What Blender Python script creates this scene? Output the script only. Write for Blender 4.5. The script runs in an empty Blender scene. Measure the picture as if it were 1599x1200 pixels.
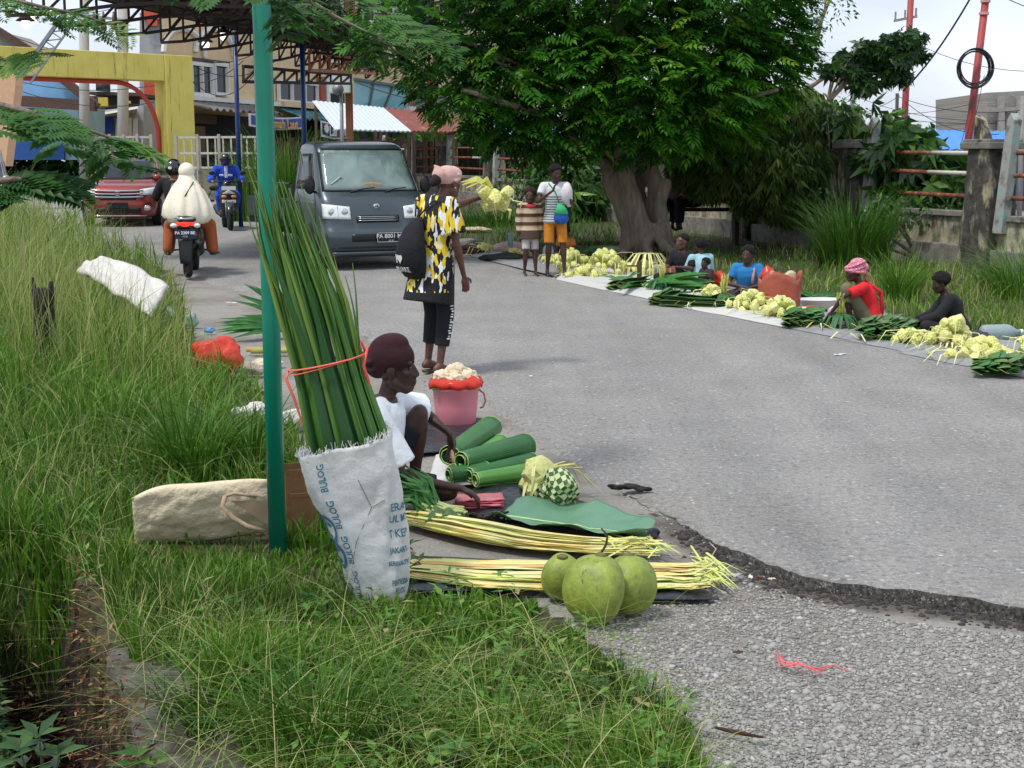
import bpy, math, random
import numpy as np
from mathutils import Vector as V, Matrix, noise
random.seed(3); rng = np.random.default_rng(5)
R_ = math.radians
SC = bpy.context.scene; COL = SC.collection
F = 2100.0; CX, CY = 799.5, 600.0; PITCH = math.atan(350/F); H = 1.63
cP, sP = math.cos(PITCH), math.sin(PITCH)
ORG = V((0, 0, 0)); UP = V((0, 0, 1))
def ray(px, py):
    x = (px-CX)/F; y = -(py-CY)/F
    return V((x, cP+y*sP, -sP+y*cP))
def W(px, py, Y):
    r = ray(px, py); t = Y/r.y
    return V((r.x*t, Y, H+r.z*t))
def ss(a, b, x):
    t = min(1, max(0, (x-a)/(b-a))); return t*t*(3-2*t)
def low(x, y): return gz0(y)-0.042*ss(5.8, 5.05, y)*ss(0.1, 0.6, x+.43*(y-5))
def gz0(y): return 0.012*min(27, max(0, y-18))
def G(px, py, dz=0.0):
    r = ray(px, py); z = 0
    for _ in range(12):
        t = (z+dz-H)/min(r.z, -1e-4); p = V((r.x*t, r.y*t, 0)); z = low(p.x, p.y)
    return V((p.x, p.y, z+dz))
def proj(P):
    P = np.asarray(P, float); x = P[..., 0]; y = P[..., 1]; z = P[..., 2]-H
    d = y*cP-z*sP; u = y*sP+z*cP
    return CX+F*x/d, CY-F*u/d
P0 = (-1.0, 3.45); DU = (-.39, .92)
def ditchd(x, y): return (x-P0[0])*-.92+(y-P0[1])*-.39
# ------------------------------------------------------------ object bookkeeping
def tag(o, label=None, cat=None, group=None, kind=None):
    if label: o['label'] = label
    if cat: o['category'] = cat
    if group: o['group'] = group
    if kind: o['kind'] = kind
    return o
def thing(name, label, cat, loc=(0, 0, 0), rz=0.0, group=None, rot=None):
    o = bpy.data.objects.new(name, None); COL.objects.link(o); o.empty_display_size = .1
    o.location = loc; o.rotation_euler = rot if rot else (0, 0, rz)
    return tag(o, label, cat, group)
def put(name, me, mat=None, parent=None, loc=None):
    o = bpy.data.objects.new(name, me); COL.objects.link(o)
    if mat is not None and not me.materials: me.materials.append(mat)
    if parent is not None: o.parent = parent
    if loc is not None: o.location = loc
    return o
def dup(root, loc, rz, label, scale=1.0):
    r = root.copy(); COL.objects.link(r); r.location = loc; r.rotation_euler = (0, 0, rz); r['label'] = label
    r.scale = (scale,)*3
    for ch in root.children:
        c = ch.copy(); COL.objects.link(c); c.parent = r
        for g in ch.children:
            d = g.copy(); COL.objects.link(d); d.parent = c
    return r
# ------------------------------------------------------------ mesh builder
def basis(d):
    d = d.normalized(); a = UP if abs(d.z) < .95 else V((1, 0, 0))
    x = d.cross(a).normalized(); return x, d.cross(x).normalized(), d
class B:
    def __init__(s): s.v = []; s.f = []; s.uv = None
    def add(s, vs, fs):
        n = len(s.v); s.v += [tuple(p) for p in vs]; s.f += [tuple(i+n for i in f) for f in fs]; return s
    def rings(s, rings, c0=True, c1=True):
        n = len(rings[0]); vs = [p for r in rings for p in r]; fs = []
        for k in range(len(rings)-1):
            for i in range(n):
                j = (i+1) % n; fs.append((k*n+i, k*n+j, (k+1)*n+j, (k+1)*n+i))
        if c0: fs.append(tuple(range(n-1, -1, -1)))
        if c1: fs.append(tuple((len(rings)-1)*n+i for i in range(n)))
        return s.add(vs, fs)
    def ring(s, c, x, y, rx, ry, n=14, p=1.0):
        o = []
        for i in range(n):
            a = 2*math.pi*i/n; ca, sa = math.cos(a), math.sin(a)
            o.append(c+x*(rx*math.copysign(abs(ca)**p, ca))+y*(ry*math.copysign(abs(sa)**p, sa)))
        return o
    def ell(s, c, r, R=None, n=16, m=9):
        c = V(c); X, Y, Z = (V((1, 0, 0)), V((0, 1, 0)), V((0, 0, 1))) if R is None else R
        rs = []
        for k in range(m+1):
            t = math.pi*(.04+.92*k/m)-math.pi/2
            rs.append(s.ring(c+Z*(r[2]*math.sin(t)), X, Y, r[0]*math.cos(t), r[1]*math.cos(t), n))
        return s.rings(rs)
    def cap(s, a, b, ra, rb, bul=0.0, n=12, at=.3):
        a = V(a); b = V(b)
        if (b-a).length < 1e-5: return s.ell(a, (ra,)*3)
        x, y, d = basis(b-a); L = (b-a).length; rs = []
        for k in range(4):
            t = math.pi/2*(1-k/4)*.97; rs.append(s.ring(a-d*(ra*math.sin(t)), x, y, ra*math.cos(t), ra*math.cos(t), n))
        for k in range(7):
            t = k/6; r = ra+(rb-ra)*t+bul*math.exp(-((t-at)/.25)**2); rs.append(s.ring(a+d*(L*t), x, y, r, r, n))
        for k in range(1, 5):
            t = math.pi/2*(k/4)*.97; rs.append(s.ring(b+d*(rb*math.sin(t)), x, y, rb*math.cos(t), rb*math.cos(t), n))
        return s.rings(rs)
    def cyl(s, a, b, ra, rb=None, n=12, open=False):
        a = V(a); b = V(b); rb = ra if rb is None else rb; x, y, d = basis(b-a)
        return s.rings([s.ring(a, x, y, ra, ra, n), s.ring(b, x, y, rb, rb, n)], not open, not open)
    def tube(s, pts, r, n=7, sq=1.0):
        pts = [V(p) for p in pts]; rs = []; x = None
        for i, p in enumerate(pts):
            d = (pts[min(i+1, len(pts)-1)]-pts[max(i-1, 0)]).normalized()
            if x is None: x, y, _ = basis(d)
            else:
                x = (x-d*x.dot(d)).normalized(); y = d.cross(x)
            rr = r[i] if hasattr(r, '__len__') else r
            rs.append(s.ring(p, x, y, rr, rr*sq, n))
        return s.rings(rs)
    def loft(s, secs, n=20, p=1.0):   # (centre, rx, ry, xaxis, yaxis)
        return s.rings([s.ring(V(c), V(x), V(y), rx, ry, n, p) for c, rx, ry, x, y in secs])
    def box(s, c, sz, R=None, rz=0.0):
        c = V(c)
        if R is None: R = (V((math.cos(rz), math.sin(rz), 0)), V((-math.sin(rz), math.cos(rz), 0)), UP)
        vs = []
        for i in (-.5, .5):
            for j in (-.5, .5):
                for k in (-.5, .5): vs.append(c+R[0]*(i*sz[0])+R[1]*(j*sz[1])+R[2]*(k*sz[2]))
        return s.add(vs, [(0, 1, 3, 2), (4, 6, 7, 5), (0, 4, 5, 1), (2, 3, 7, 6), (0, 2, 6, 4), (1, 5, 7, 3)])
    def beam(s, a, b, w, h=None):
        a = V(a); b = V(b); x, y, d = basis(b-a); h = w if h is None else h
        return s.box((a+b)/2, (w, h, (b-a).length), (x, y, d))
    def prism(s, poly, ex):
        n = len(poly); ex = V(ex); p = [V(q) for q in poly]
        return s.add(p+[q+ex for q in p], [tuple(range(n-1, -1, -1)), tuple(range(n, 2*n))]+[(i, (i+1) % n, n+(i+1) % n, n+i) for i in range(n)])
    def grid(s, fn, nu, nv, th=0.0):
        P = [[V(fn(i/nu, j/nv)) for j in range(nv+1)] for i in range(nu+1)]
        vs = [p for r in P for p in r]; k = nv+1
        fs = [(i*k+j, (i+1)*k+j, (i+1)*k+j+1, i*k+j+1) for i in range(nu) for j in range(nv)]
        return s.add(vs, fs)
    def mesh(s, name='m', smooth=True):
        me = bpy.data.meshes.new(name); me.from_pydata(s.v, [], s.f); me.update()
        if smooth: me.polygons.foreach_set('use_smooth', [True]*len(me.polygons))
        return me
    def build(s, name, mat, parent=None, smooth=False, bevel=0.0, solid=0.0, sub=0, seg=2, loc=None):
        o = put(name, s.mesh(name, smooth), mat, parent, loc)
        if solid: m = o.modifiers.new('s', 'SOLIDIFY'); m.thickness = solid; m.offset = 0
        if bevel: m = o.modifiers.new('b', 'BEVEL'); m.width = bevel; m.segments = seg; m.limit_method = 'ANGLE'; m.angle_limit = R_(35); m.harden_normals = False
        if sub: m = o.modifiers.new('u', 'SUBSURF'); m.levels = sub; m.render_levels = sub
        return o
    def fuse(s, name, mat, parent=None, voxel=.008, it=4):
        t = put('tmp', s.mesh('tmp')); m = t.modifiers.new('r', 'REMESH'); m.mode = 'VOXEL'; m.voxel_size = voxel
        m.use_smooth_shade = True
        if it: q = t.modifiers.new('q', 'SMOOTH'); q.factor = .5; q.iterations = it
        dg = bpy.context.evaluated_depsgraph_get(); me = bpy.data.meshes.new_from_object(t.evaluated_get(dg))
        old = t.data; bpy.data.objects.remove(t); bpy.data.meshes.remove(old)
        me.name = name; me.materials.clear()
        me.polygons.foreach_set('use_smooth', [True]*len(me.polygons))
        return put(name, me, mat, parent)
def mesh_np(name, v, f, mat=None, parent=None, rnd=None, smooth=False, kind=None):
    v = np.asarray(v, np.float32).reshape(-1, 3); f = np.asarray(f, np.int32); k = f.shape[1]
    me = bpy.data.meshes.new(name); me.vertices.add(len(v)); me.vertices.foreach_set('co', v.ravel())
    me.loops.add(f.size); me.loops.foreach_set('vertex_index', f.ravel())
    me.polygons.add(len(f)); me.polygons.foreach_set('loop_start', np.arange(0, f.size, k, dtype=np.int32))
    me.polygons.foreach_set('loop_total', np.full(len(f), k, np.int32))
    if smooth: me.polygons.foreach_set('use_smooth', np.ones(len(f), bool))
    me.update(); me.validate()
    if rnd is not None:
        a = me.attributes.new('rnd', 'FLOAT', 'POINT'); a.data.foreach_set('value', np.asarray(rnd, np.float32))
    return put(name, me, mat, parent)
def norm(a): return a/np.maximum(1e-9, np.linalg.norm(a, axis=-1, keepdims=True))
def blades(base, h, w, ang, bend, rnd, seg=3, twist=None):
    n = len(base); t = np.linspace(0, 1, seg+1)[None, :, None]
    d = np.stack([np.cos(ang), np.sin(ang), 0*ang], 1)[:, None, :]
    ta = ang+math.pi/2 if twist is None else twist
    sd = np.stack([np.cos(ta), np.sin(ta), 0*ang], 1)[:, None, :]
    hh = h[:, None, None]; bb = bend[:, None, None]
    c = base[:, None, :]+d*hh*(bb*t**2+.12*bb*t)+np.array([0, 0, 1.])*hh*(t-.45*np.minimum(bb, 1.3)*t**2.4)
    ww = w[:, None, None]*(1-t**1.6*.92)*.5
    L = c-sd*ww; Rr = c+sd*ww
    v = np.stack([L, Rr], 2).reshape(-1, 3)
    k = 2*(seg+1); b0 = (np.arange(n)*k)[:, None, None]; i = (np.arange(seg)*2)[None, :, None]
    f = (b0+i+np.array([0, 1, 3, 2])[None, None, :]).reshape(-1, 4)
    return v, f, np.repeat(rnd, k)
def leafq(base, dr, nr, L, Wd, rnd, droop=.15):
    dr = norm(dr); sd = norm(np.cross(dr, nr)); L = L[:, None]; Wd = Wd[:, None]; n = len(base)
    dz = np.array([0, 0, -1.])*L*droop
    up = norm(np.cross(sd, dr))*Wd*.18
    v = np.stack([base, base+dr*L*.4+sd*Wd*.5+dz*.3+up, base+dr*L+dz, base+dr*L*.4-sd*Wd*.5+dz*.3+up, base+dr*L*.4+dz*.25], 1).reshape(-1, 3)
    b = (np.arange(n)*5)[:, None, None]
    f = (b+np.array([[0, 1, 4], [1, 2, 4], [2, 3, 4], [3, 0, 4]])[None]).reshape(-1, 3)
    return v, f, np.repeat(rnd, 5)
def cat(parts):
    vs, fs, rs = [], [], []; n = 0
    for v, f, r in parts: vs.append(v); fs.append(f+n); rs.append(r); n += len(v)
    return np.concatenate(vs), np.concatenate(fs), np.concatenate(rs)
def pinnate(c, ax, nr, R, pairs, ll, lw, rnd, ang=60, droop=.15):
    """c,ax,nr (N,3): pinnate leaves: rachis along ax with leaflets each side"""
    ax = norm(ax); sd = norm(np.cross(ax, nr)); out = []; n = len(c)
    for k in range(pairs):
        t = (k+.6)/pairs
        for s in (-1, 1):
            a = math.radians(ang*(1-.35*t)); d = ax*math.cos(a)+sd*(s*math.sin(a))
            sc = (.65+.35*math.sin(math.pi*min(1, t*.8+.15)))
            out.append(leafq(c+ax*R[:, None]*t+np.array([0, 0, -1.])*(R*droop*t*t)[:, None], d, nr, ll*sc*(.85+.3*rng.random(n)), lw*sc, rnd, droop))
    out.append(leafq(c+ax*R[:, None]*.97+np.array([0, 0, -1.])*(R*droop)[:, None], ax, nr, ll*.8, lw*.8, rnd, droop))
    return cat(out)
# ------------------------------------------------------------ materials
def srgb(h):
    h = h.lstrip('#'); c = [int(h[i:i+2], 16)/255 for i in (0, 2, 4)]
    return tuple((x/12.92 if x <= .04045 else ((x+.055)/1.055)**2.4) for x in c)
def col(c): return (*c, 1) if len(c) == 3 else c
class NT:
    def __init__(s, name):
        s.m = bpy.data.materials.new(name); s.m.use_nodes = True; s.t = s.m.node_tree; s.b = s.t.nodes['Principled BSDF']
        s.out = s.t.nodes['Material Output']
    def n(s, ty, **k):
        o = s.t.nodes.new(ty)
        for a, b in k.items():
            if a.startswith('i_'):
                o.inputs[a[2:].replace('_', ' ')].default_value = b
            else: setattr(o, a, b)
        return o
    def l(s, a, b): s.t.links.new(a, b)
    def coord(s, kind='Object', scale=None):
        c = s.n('ShaderNodeTexCoord'); o = c.outputs[kind]
        if scale is not None:
            m = s.n('ShaderNodeMapping'); s.l(o, m.inputs[0]); m.inputs['Scale'].default_value = scale; o = m.outputs[0]
        return o
    def noise(s, sc, det=4, vec=None, rough=.6, dist=0):
        o = s.n('ShaderNodeTexNoise'); o.inputs['Scale'].default_value = sc; o.inputs['Detail'].default_value = det
        o.inputs['Roughness'].default_value = rough; o.inputs['Distortion'].default_value = dist
        if vec is not None: s.l(vec, o.inputs['Vector'])
        return o.outputs['Fac']
    def ramp(s, fac, stops, interp='LINEAR'):
        r = s.n('ShaderNodeValToRGB'); r.color_ramp.interpolation = interp; e = r.color_ramp.elements
        while len(e) < len(stops): e.new(.5)
        for i, (p, c) in enumerate(stops): e[i].position = p; e[i].color = col(c) if hasattr(c, '__len__') else (c, c, c, 1)
        s.l(fac, r.inputs[0]); return r.outputs[0]
    def mix(s, fac, a, b, mode='MIX'):
        m = s.n('ShaderNodeMix', data_type='RGBA', blend_type=mode)
        for i, x in ((0, fac), (6, a), (7, b)):
            if isinstance(x, bpy.types.NodeSocket): s.l(x, m.inputs[i])
            else: m.inputs[i].default_value = x if i == 0 else col(x)
        return m.outputs[2]
    def math(s, op, a, b=0.0):
        m = s.n('ShaderNodeMath', operation=op)
        for i, x in ((0, a), (1, b)):
            if isinstance(x, bpy.types.NodeSocket): s.l(x, m.inputs[i])
            else: m.inputs[i].default_value = x
        return m.outputs[0]
    def bump(s, h, st=.3, dist=.01):
        b = s.n('ShaderNodeBump'); b.inputs['Strength'].default_value = st; b.inputs['Distance'].default_value = dist
        s.l(h, b.inputs['Height']); s.l(b.outputs[0], s.b.inputs['Normal'])
    def base(s, c):
        if isinstance(c, bpy.types.NodeSocket): s.l(c, s.b.inputs['Base Color'])
        else: s.b.inputs['Base Color'].default_value = col(c)
    def rough(s, r): s.b.inputs['Roughness'].default_value = r
    def translucent(s, c, fac=.35):
        t = s.n('ShaderNodeBsdfTranslucent'); mx = s.n('ShaderNodeMixShader'); mx.inputs[0].default_value = fac
        if isinstance(c, bpy.types.NodeSocket): s.l(c, t.inputs[0])
        else: t.inputs[0].default_value = col(c)
        s.l(s.b.outputs[0], mx.inputs[1]); s.l(t.outputs[0], mx.inputs[2]); s.l(mx.outputs[0], s.out.inputs[0])
MC = {}
def M(c, rough=.7, var=.18, sc=8, bump=.15, bs=None, metal=0, dirt=None, dsc=3, dth=.5, coat=0, trl=0, alpha=1, bd=.005, coords='Object', det=5):
    key = (c, rough, var, sc, bump, bs, metal, dirt, dsc, dth, coat, trl, alpha, bd, coords)
    if key in MC: return MC[key]
    q = NT('mat_%02d' % len(MC)); c3 = srgb(c) if isinstance(c, str) else c
    vec = q.coord(coords); n1 = q.noise(sc, det, vec)
    a = tuple(max(0, x*(1-var)) for x in c3); b = tuple(min(1, x*(1+var)) for x in c3)
    cc = q.ramp(n1, [(.3, a), (.7, b)])
    if dirt:
        d3 = srgb(dirt) if isinstance(dirt, str) else dirt
        n2 = q.noise(dsc, 6, vec, .65); cc = q.mix(q.ramp(n2, [(dth, 0.), (dth+.15, 1.)]), cc, d3)
    q.base(cc); q.rough(rough); q.b.inputs['Metallic'].default_value = metal
    if coat: q.b.inputs['Coat Weight'].default_value = coat; q.b.inputs['Coat Roughness'].default_value = .08
    if bump: q.bump(q.noise(bs or sc*3, 4, vec), bump, bd)
    if alpha < 1: q.b.inputs['Alpha'].default_value = alpha
    if trl: q.translucent(cc, trl)
    MC[key] = q.m; return q.m
def leafmat(name, stops, rough=.5, trl=.35, spec=.35):
    q = NT(name); a = q.n('ShaderNodeAttribute', attribute_name='rnd')
    c = q.ramp(a.outputs['Fac'], stops); q.base(c); q.rough(rough); q.b.inputs['Specular IOR Level'].default_value = spec
    q.translucent(c, trl); return q.m
# ------------------------------------------------------------ world, sun, camera
w = bpy.data.worlds.new('World'); SC.world = w; w.use_nodes = True; nt = w.node_tree
bg = nt.nodes['Background']; sky = nt.nodes.new('ShaderNodeTexSky'); sky.sky_type = 'NISHITA'; sky.sun_disc = False
SEL, SAZ = R_(62), R_(235)     # elevation; azimuth measured as blender sun_rotation
sky.sun_elevation = SEL; sky.sun_rotation = SAZ; sky.air_density = 1.2; sky.dust_density = 2.5
tc = nt.nodes.new('ShaderNodeTexCoord'); mp = nt.nodes.new('ShaderNodeMapping'); mp.inputs['Scale'].default_value = (1, 1, 3.2)
nt.links.new(tc.outputs['Generated'], mp.inputs[0])
nz = nt.nodes.new('ShaderNodeTexNoise'); nz.inputs['Scale'].default_value = 2.2; nz.inputs['Detail'].default_value = 7; nz.inputs['Roughness'].default_value = .55
nt.links.new(mp.outputs[0], nz.inputs['Vector'])
rp = nt.nodes.new('ShaderNodeValToRGB'); rp.color_ramp.elements[0].position = .3; rp.color_ramp.elements[0].color = (.5,)*3+(1,)
rp.color_ramp.elements[1].position = .62; rp.color_ramp.elements[1].color = (1,)*4
nt.links.new(nz.outputs['Fac'], rp.inputs[0])
nz2 = nt.nodes.new('ShaderNodeTexNoise'); nz2.inputs['Scale'].default_value = 3.4; nz2.inputs['Detail'].default_value = 5
nt.links.new(mp.outputs[0], nz2.inputs['Vector'])
rp2 = nt.nodes.new('ShaderNodeValToRGB'); rp2.color_ramp.elements[0].position = .3; rp2.color_ramp.elements[0].color = (8.2, 9.4, 11.6, 1)
rp2.color_ramp.elements[1].position = .7; rp2.color_ramp.elements[1].color = (10.8, 11.4, 12.5, 1)
nt.links.new(nz2.outputs['Fac'], rp2.inputs[0])
mx = nt.nodes.new('ShaderNodeMix'); mx.data_type = 'RGBA'
nt.links.new(rp.outputs[0], mx.inputs[0]); nt.links.new(sky.outputs[0], mx.inputs[6]); nt.links.new(rp2.outputs[0], mx.inputs[7])
nt.links.new(mx.outputs[2], bg.inputs[0]); bg.inputs[1].default_value = .082
sl = bpy.data.lights.new('sun', 'SUN'); sl.energy = 2.2; sl.angle = R_(10); sl.color = (1, .96, .9)
so = bpy.data.objects.new('sun', sl); COL.objects.link(so)
sd = V((math.sin(SAZ)*math.cos(SEL), math.cos(SAZ)*math.cos(SEL), math.sin(SEL)))
so.rotation_euler = sd.to_track_quat('Z', 'Y').to_euler(); so.location = (0, 0, 30)
cam = bpy.data.cameras.new('camera'); co = bpy.data.objects.new('camera', cam); COL.objects.link(co)
co.location = (0, 0, H); co.rotation_euler = (math.pi/2-PITCH, 0, 0)
cam.sensor_width = 36; cam.lens = F/1599*36; cam.clip_start = .05; cam.clip_end = 2000; SC.camera = co
SC.view_settings.view_transform = 'Standard'; SC.view_settings.look = 'None'; SC.view_settings.gamma = 1
SC.view_settings.exposure = 0.27
SC.cycles.max_bounces = 6; SC.cycles.diffuse_bounces = 3; SC.cycles.transparent_max_bounces = 8
try: SC.cycles.use_denoising = True
except Exception: pass
# ============================================================ SETTING: terrain, road, grass
def axis(lo, hi, segs):
    out = [lo]
    for end, st in segs:
        n = max(1, int(round((end-out[-1])/st))); a = out[-1]
        out += [a+(end-a)*(i+1)/n for i in range(n)]
    return np.array(out)
def terrain_z(x, y):
    z = low(x, y)-.022
    d = ditchd(x, y)
    if -0.05 < d < 1.5 and y < 7: z -= .9*ss(0, .08, d)*(1-ss(.42, .7, d))*(1-ss(4.9, 5.6, y))
    z += .012*noise.noise(V((x*2.3, y*2.3, 0))) if y < 14 else 0
    return z
xs = axis(-400, 400, [(-60, 40), (-18, 3), (-4, .3), (3.4, .055), (16, .3), (60, 5), (400, 40)])
ys = axis(-30, 900, [(2.6, 4), (7.5, .055), (30, .25), (45, 1.), (120, 8), (900, 80)])
nx, ny = len(xs), len(ys)
tv = np.zeros((nx, ny, 3)); gr = np.zeros((nx, ny))
GRASS_PX = [(-700, 325), (0, 335), (150, 375), (250, 415), (285, 470), (300, 520), (330, 565), (400, 600), (440, 650), (470, 700), (490, 760),
            (640, 862), (720, 905), (830, 935), (880, 975), (940, 1015), (1000, 1060), (1070, 1130), (1100, 1200), (1180, 1400), (-900, 1400)]
FAR_PX = [(560, 330), (700, 372), (760, 385), (900, 405), (1050, 425), (1200, 450), (1330, 478), (1450, 500), (1640, 545), (2300, 660), (2300, 400), (1500, 418), (1330, 385), (1100, 350), (850, 322), (700, 305)]
def inpoly(px, py, poly):
    px = np.asarray(px); py = np.asarray(py); r = np.zeros(px.shape, bool); n = len(poly)
    for i in range(n):
        x1, y1 = poly[i]; x2, y2 = poly[(i+1) % n]
        if y1 == y2: continue
        c = ((y1 > py) != (y2 > py)) & (px < (x2-x1)*(py-y1)/(y2-y1)+x1); r ^= c
    return r
for i in range(nx):
    for j in range(ny): tv[i, j] = (xs[i], ys[j], terrain_z(xs[i], ys[j]))
q = np.array(tv); q[..., 1] = np.maximum(q[..., 1], 1.2)
ppx, ppy = proj(q)
gm = (inpoly(ppx, ppy, GRASS_PX) | inpoly(ppx, ppy, FAR_PX)).astype(float)
gm[(tv[..., 1] > 60)] = 1
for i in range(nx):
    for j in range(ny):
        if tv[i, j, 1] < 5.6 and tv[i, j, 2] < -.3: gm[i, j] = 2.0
idx = np.arange(nx*ny).reshape(nx, ny)
tf = np.stack([idx[:-1, :-1], idx[1:, :-1], idx[1:, 1:], idx[:-1, 1:]], -1).reshape(-1, 4)
Q = NT('ground_soil'); vec = Q.coord()
at = Q.n('ShaderNodeAttribute', attribute_name='rnd')
vo = Q.n('ShaderNodeTexVoronoi'); vo.inputs['Scale'].default_value = 70; Q.l(vec, vo.inputs['Vector'])
stone = Q.ramp(vo.outputs['Color'], [(0, srgb('#7d7c78')), (.5, srgb('#a5a39e')), (1, srgb('#c2beb7'))])
edge = Q.ramp(vo.outputs['Distance'], [(.0, 1.), (.012, .55)])
big = Q.noise(1.1, 6, vec); fine = Q.noise(140, 3, vec)
dirtc = Q.ramp(Q.noise(9, 6, vec), [(.3, srgb('#574d45')), (.5, srgb('#7b7067')), (.7, srgb('#9a9086'))])
g1 = Q.mix(Q.ramp(big, [(.42, 0.), (.6, 1.)]), stone, dirtc)
g1 = Q.mix(.5, g1, Q.ramp(fine, [(.3, srgb('#4e4a46')), (.7, srgb('#b0aba4'))]), 'MULTIPLY')
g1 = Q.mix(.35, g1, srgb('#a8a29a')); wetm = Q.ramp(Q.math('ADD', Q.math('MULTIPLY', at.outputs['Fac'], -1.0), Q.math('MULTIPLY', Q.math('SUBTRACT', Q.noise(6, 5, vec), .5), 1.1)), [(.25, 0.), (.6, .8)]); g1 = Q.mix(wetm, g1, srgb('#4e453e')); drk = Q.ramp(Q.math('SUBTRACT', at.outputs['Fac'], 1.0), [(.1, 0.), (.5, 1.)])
soil = Q.ramp(Q.noise(14, 6, vec), [(.3, srgb('#2c2a18')), (.55, srgb('#46452a')), (.75, srgb('#6a6240'))])
fac = Q.math('ADD', at.outputs['Fac'], Q.math('MULTIPLY', Q.math('SUBTRACT', Q.noise(5, 4, vec), .5), .8))
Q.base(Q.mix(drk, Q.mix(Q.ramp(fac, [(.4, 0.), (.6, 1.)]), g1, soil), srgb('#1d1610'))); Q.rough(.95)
Q.bump(Q.math('ADD', Q.math('MULTIPLY', vo.outputs['Distance'], -.6), fine), .6, .012)
EDG = [G(a, b_) for a, b_ in ((2000, 1010), (1750, 985), (1599, 962), (1520, 950), (1440, 941), (1380, 934), (1300, 921), (1240, 905), (1200, 890), (1160, 868), (1110, 838), (1060, 815))]
for i in range(nx):
    for j in range(ny):
        x_, y_ = tv[i, j, 0], tv[i, j, 1]
        if gm[i, j] == 0 and y_ < 6.4 and x_ > .1:
            dd = 9
            for a_, c_ in zip(EDG[:-1], EDG[1:]):
                ab = c_-a_; t_ = max(0, min(1, ((x_-a_.x)*ab.x+(y_-a_.y)*ab.y)/(ab.x**2+ab.y**2))); dd = min(dd, math.hypot(x_-a_.x-ab.x*t_, y_-a_.y-ab.y*t_))
            gm[i, j] = -max(0, 1-dd/.25)
o = mesh_np('ground', tv.reshape(-1, 3), tf, Q.m, rnd=gm.ravel(), smooth=True); tag(o, 'grey stony dirt shoulder and soil under the grass', kind='structure')
# road
near_px = [(2600, 1090), (2000, 1010), (1750, 985), (1599, 962), (1520, 950), (1440, 941), (1380, 934), (1300, 921), (1240, 905), (1200, 890), (1160, 868), (1110, 838), (1040, 800), (950, 752), (870, 700), (790, 650), (700, 594), (600, 535), (500, 490), (400, 458), (320, 436), (250, 415), (150, 385), (-100, 352), (-700, 330)]
jits = []
far_px = [(-700, 303), (-100, 306), (250, 318), (450, 338), (600, 362), (690, 386), (740, 402), (860, 434), (1000, 464), (1300, 524), (1599, 587), (1750, 622), (2600, 830)]
def edgept(px, py, jit):
    p = G(px, py); return p
nearw = []
for a, b in zip(near_px[:-1], near_px[1:]):
    pa, pb = G(*a), G(*b); n = max(2, int((pb-pa).length/.035)) if pa.y < 9 else max(2, int((pb-pa).length/.3))
    for k in range(n):
        p = pa.lerp(pb, k/n); t = (pb-pa).normalized(); nn = V((-t.y, t.x, 0))
        amp = .045+.06*ss(8, 13, p.y)
        jt = nn*amp*(noise.noise(V((p.x*3.1, p.y*3.1, 1)))+.6*noise.noise(V((p.x*13, p.y*13, 4)))+.35*noise.noise(V((p.x*31, p.y*31, 4)))); nearw.append(p); jits.append(jt)
farw = []
for a, b in zip(far_px[:-1], far_px[1:]):
    pa, pb = G(*a), G(*b); n = max(2, int((pb-pa).length/.4))
    for k in range(n): farw.append(pa.lerp(pb, k/n))
farw.append(G(*far_px[-1])); farw.reverse()
# resample both borders to the same count and span them with a sheet
def resample(P, n):
    P = [V((p.x, p.y, 0)) for p in P]; L = [0]
    for a, b in zip(P[:-1], P[1:]): L.append(L[-1]+(b-a).length)
    out = []; j = 0
    for k in range(n):
        s_ = L[-1]*k/(n-1)
        while j < len(L)-2 and L[j+1] < s_: j += 1
        out.append(P[j].lerp(P[j+1], (s_-L[j])/max(1e-6, L[j+1]-L[j])))
    return out
NN = len(nearw); cum = [0]
for a, b in zip(nearw[:-1], nearw[1:]): cum.append(cum[-1]+(b-a).length)
fr = resample(farw, 400)
rv, rf = [], []; NC = 14
for i, p in enumerate(nearw):
    q_ = fr[min(399, int(cum[i]/cum[-1]*399))]
    kk = ss(6.2, 7, p.y); od = (p-q_); od.z = 0; od = od.normalized()*(.16*kk); J_ = jits[i]; rv.append((p.x+od.x+J_.x, p.y+od.y+J_.y, (low(p.x, p.y)-.05)*kk-.075*(1-kk)))
    t_ = .35*ss(0, 1, 1)
    for k in range(NC+1):
        u = (k/NC)**1.6; jf = (1, .25)[k] if k < 2 else 0; x = p.x+(q_.x-p.x)*u+jits[i].x*jf; y = p.y+(q_.y-p.y)*u+jits[i].y*jf
        zz = gz0(y)+.006*noise.noise(V((x*2, y*2, 0)))
        if k == 0: zz -= (.007+.012*max(0, noise.noise(V((x*20, y*20, 0)))))*(1-ss(6, 7, y))+.02*ss(6, 7, y)
        rv.append((x, y, zz))
K = NC+2
for i in range(NN-1):
    for k in range(K-1): rf.append((i*K+k, (i+1)*K+k, (i+1)*K+k+1, i*K+k+1))
Q = NT('asphalt'); vec = Q.coord()
n1 = Q.noise(38, 5, vec, .9); n2 = Q.noise(1.3, 7, vec, .6); n3 = Q.noise(32, 5, vec, .7)
c = Q.ramp(n1, [(.33, srgb('#4c4b4a')), (.45, srgb('#7f7e7d')), (.55, srgb('#9e9d9b')), (.64, srgb('#c6c3be'))])
c = Q.mix(.55, c, Q.ramp(n3, [(.3, srgb('#5f5e5c')), (.7, srgb('#bdb9b3'))]), 'OVERLAY')
c = Q.mix(.5, c, Q.ramp(n2, [(.3, srgb('#7f7d7a')), (.5, srgb('#979593')), (.7, srgb('#aca8a2'))]))
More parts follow.
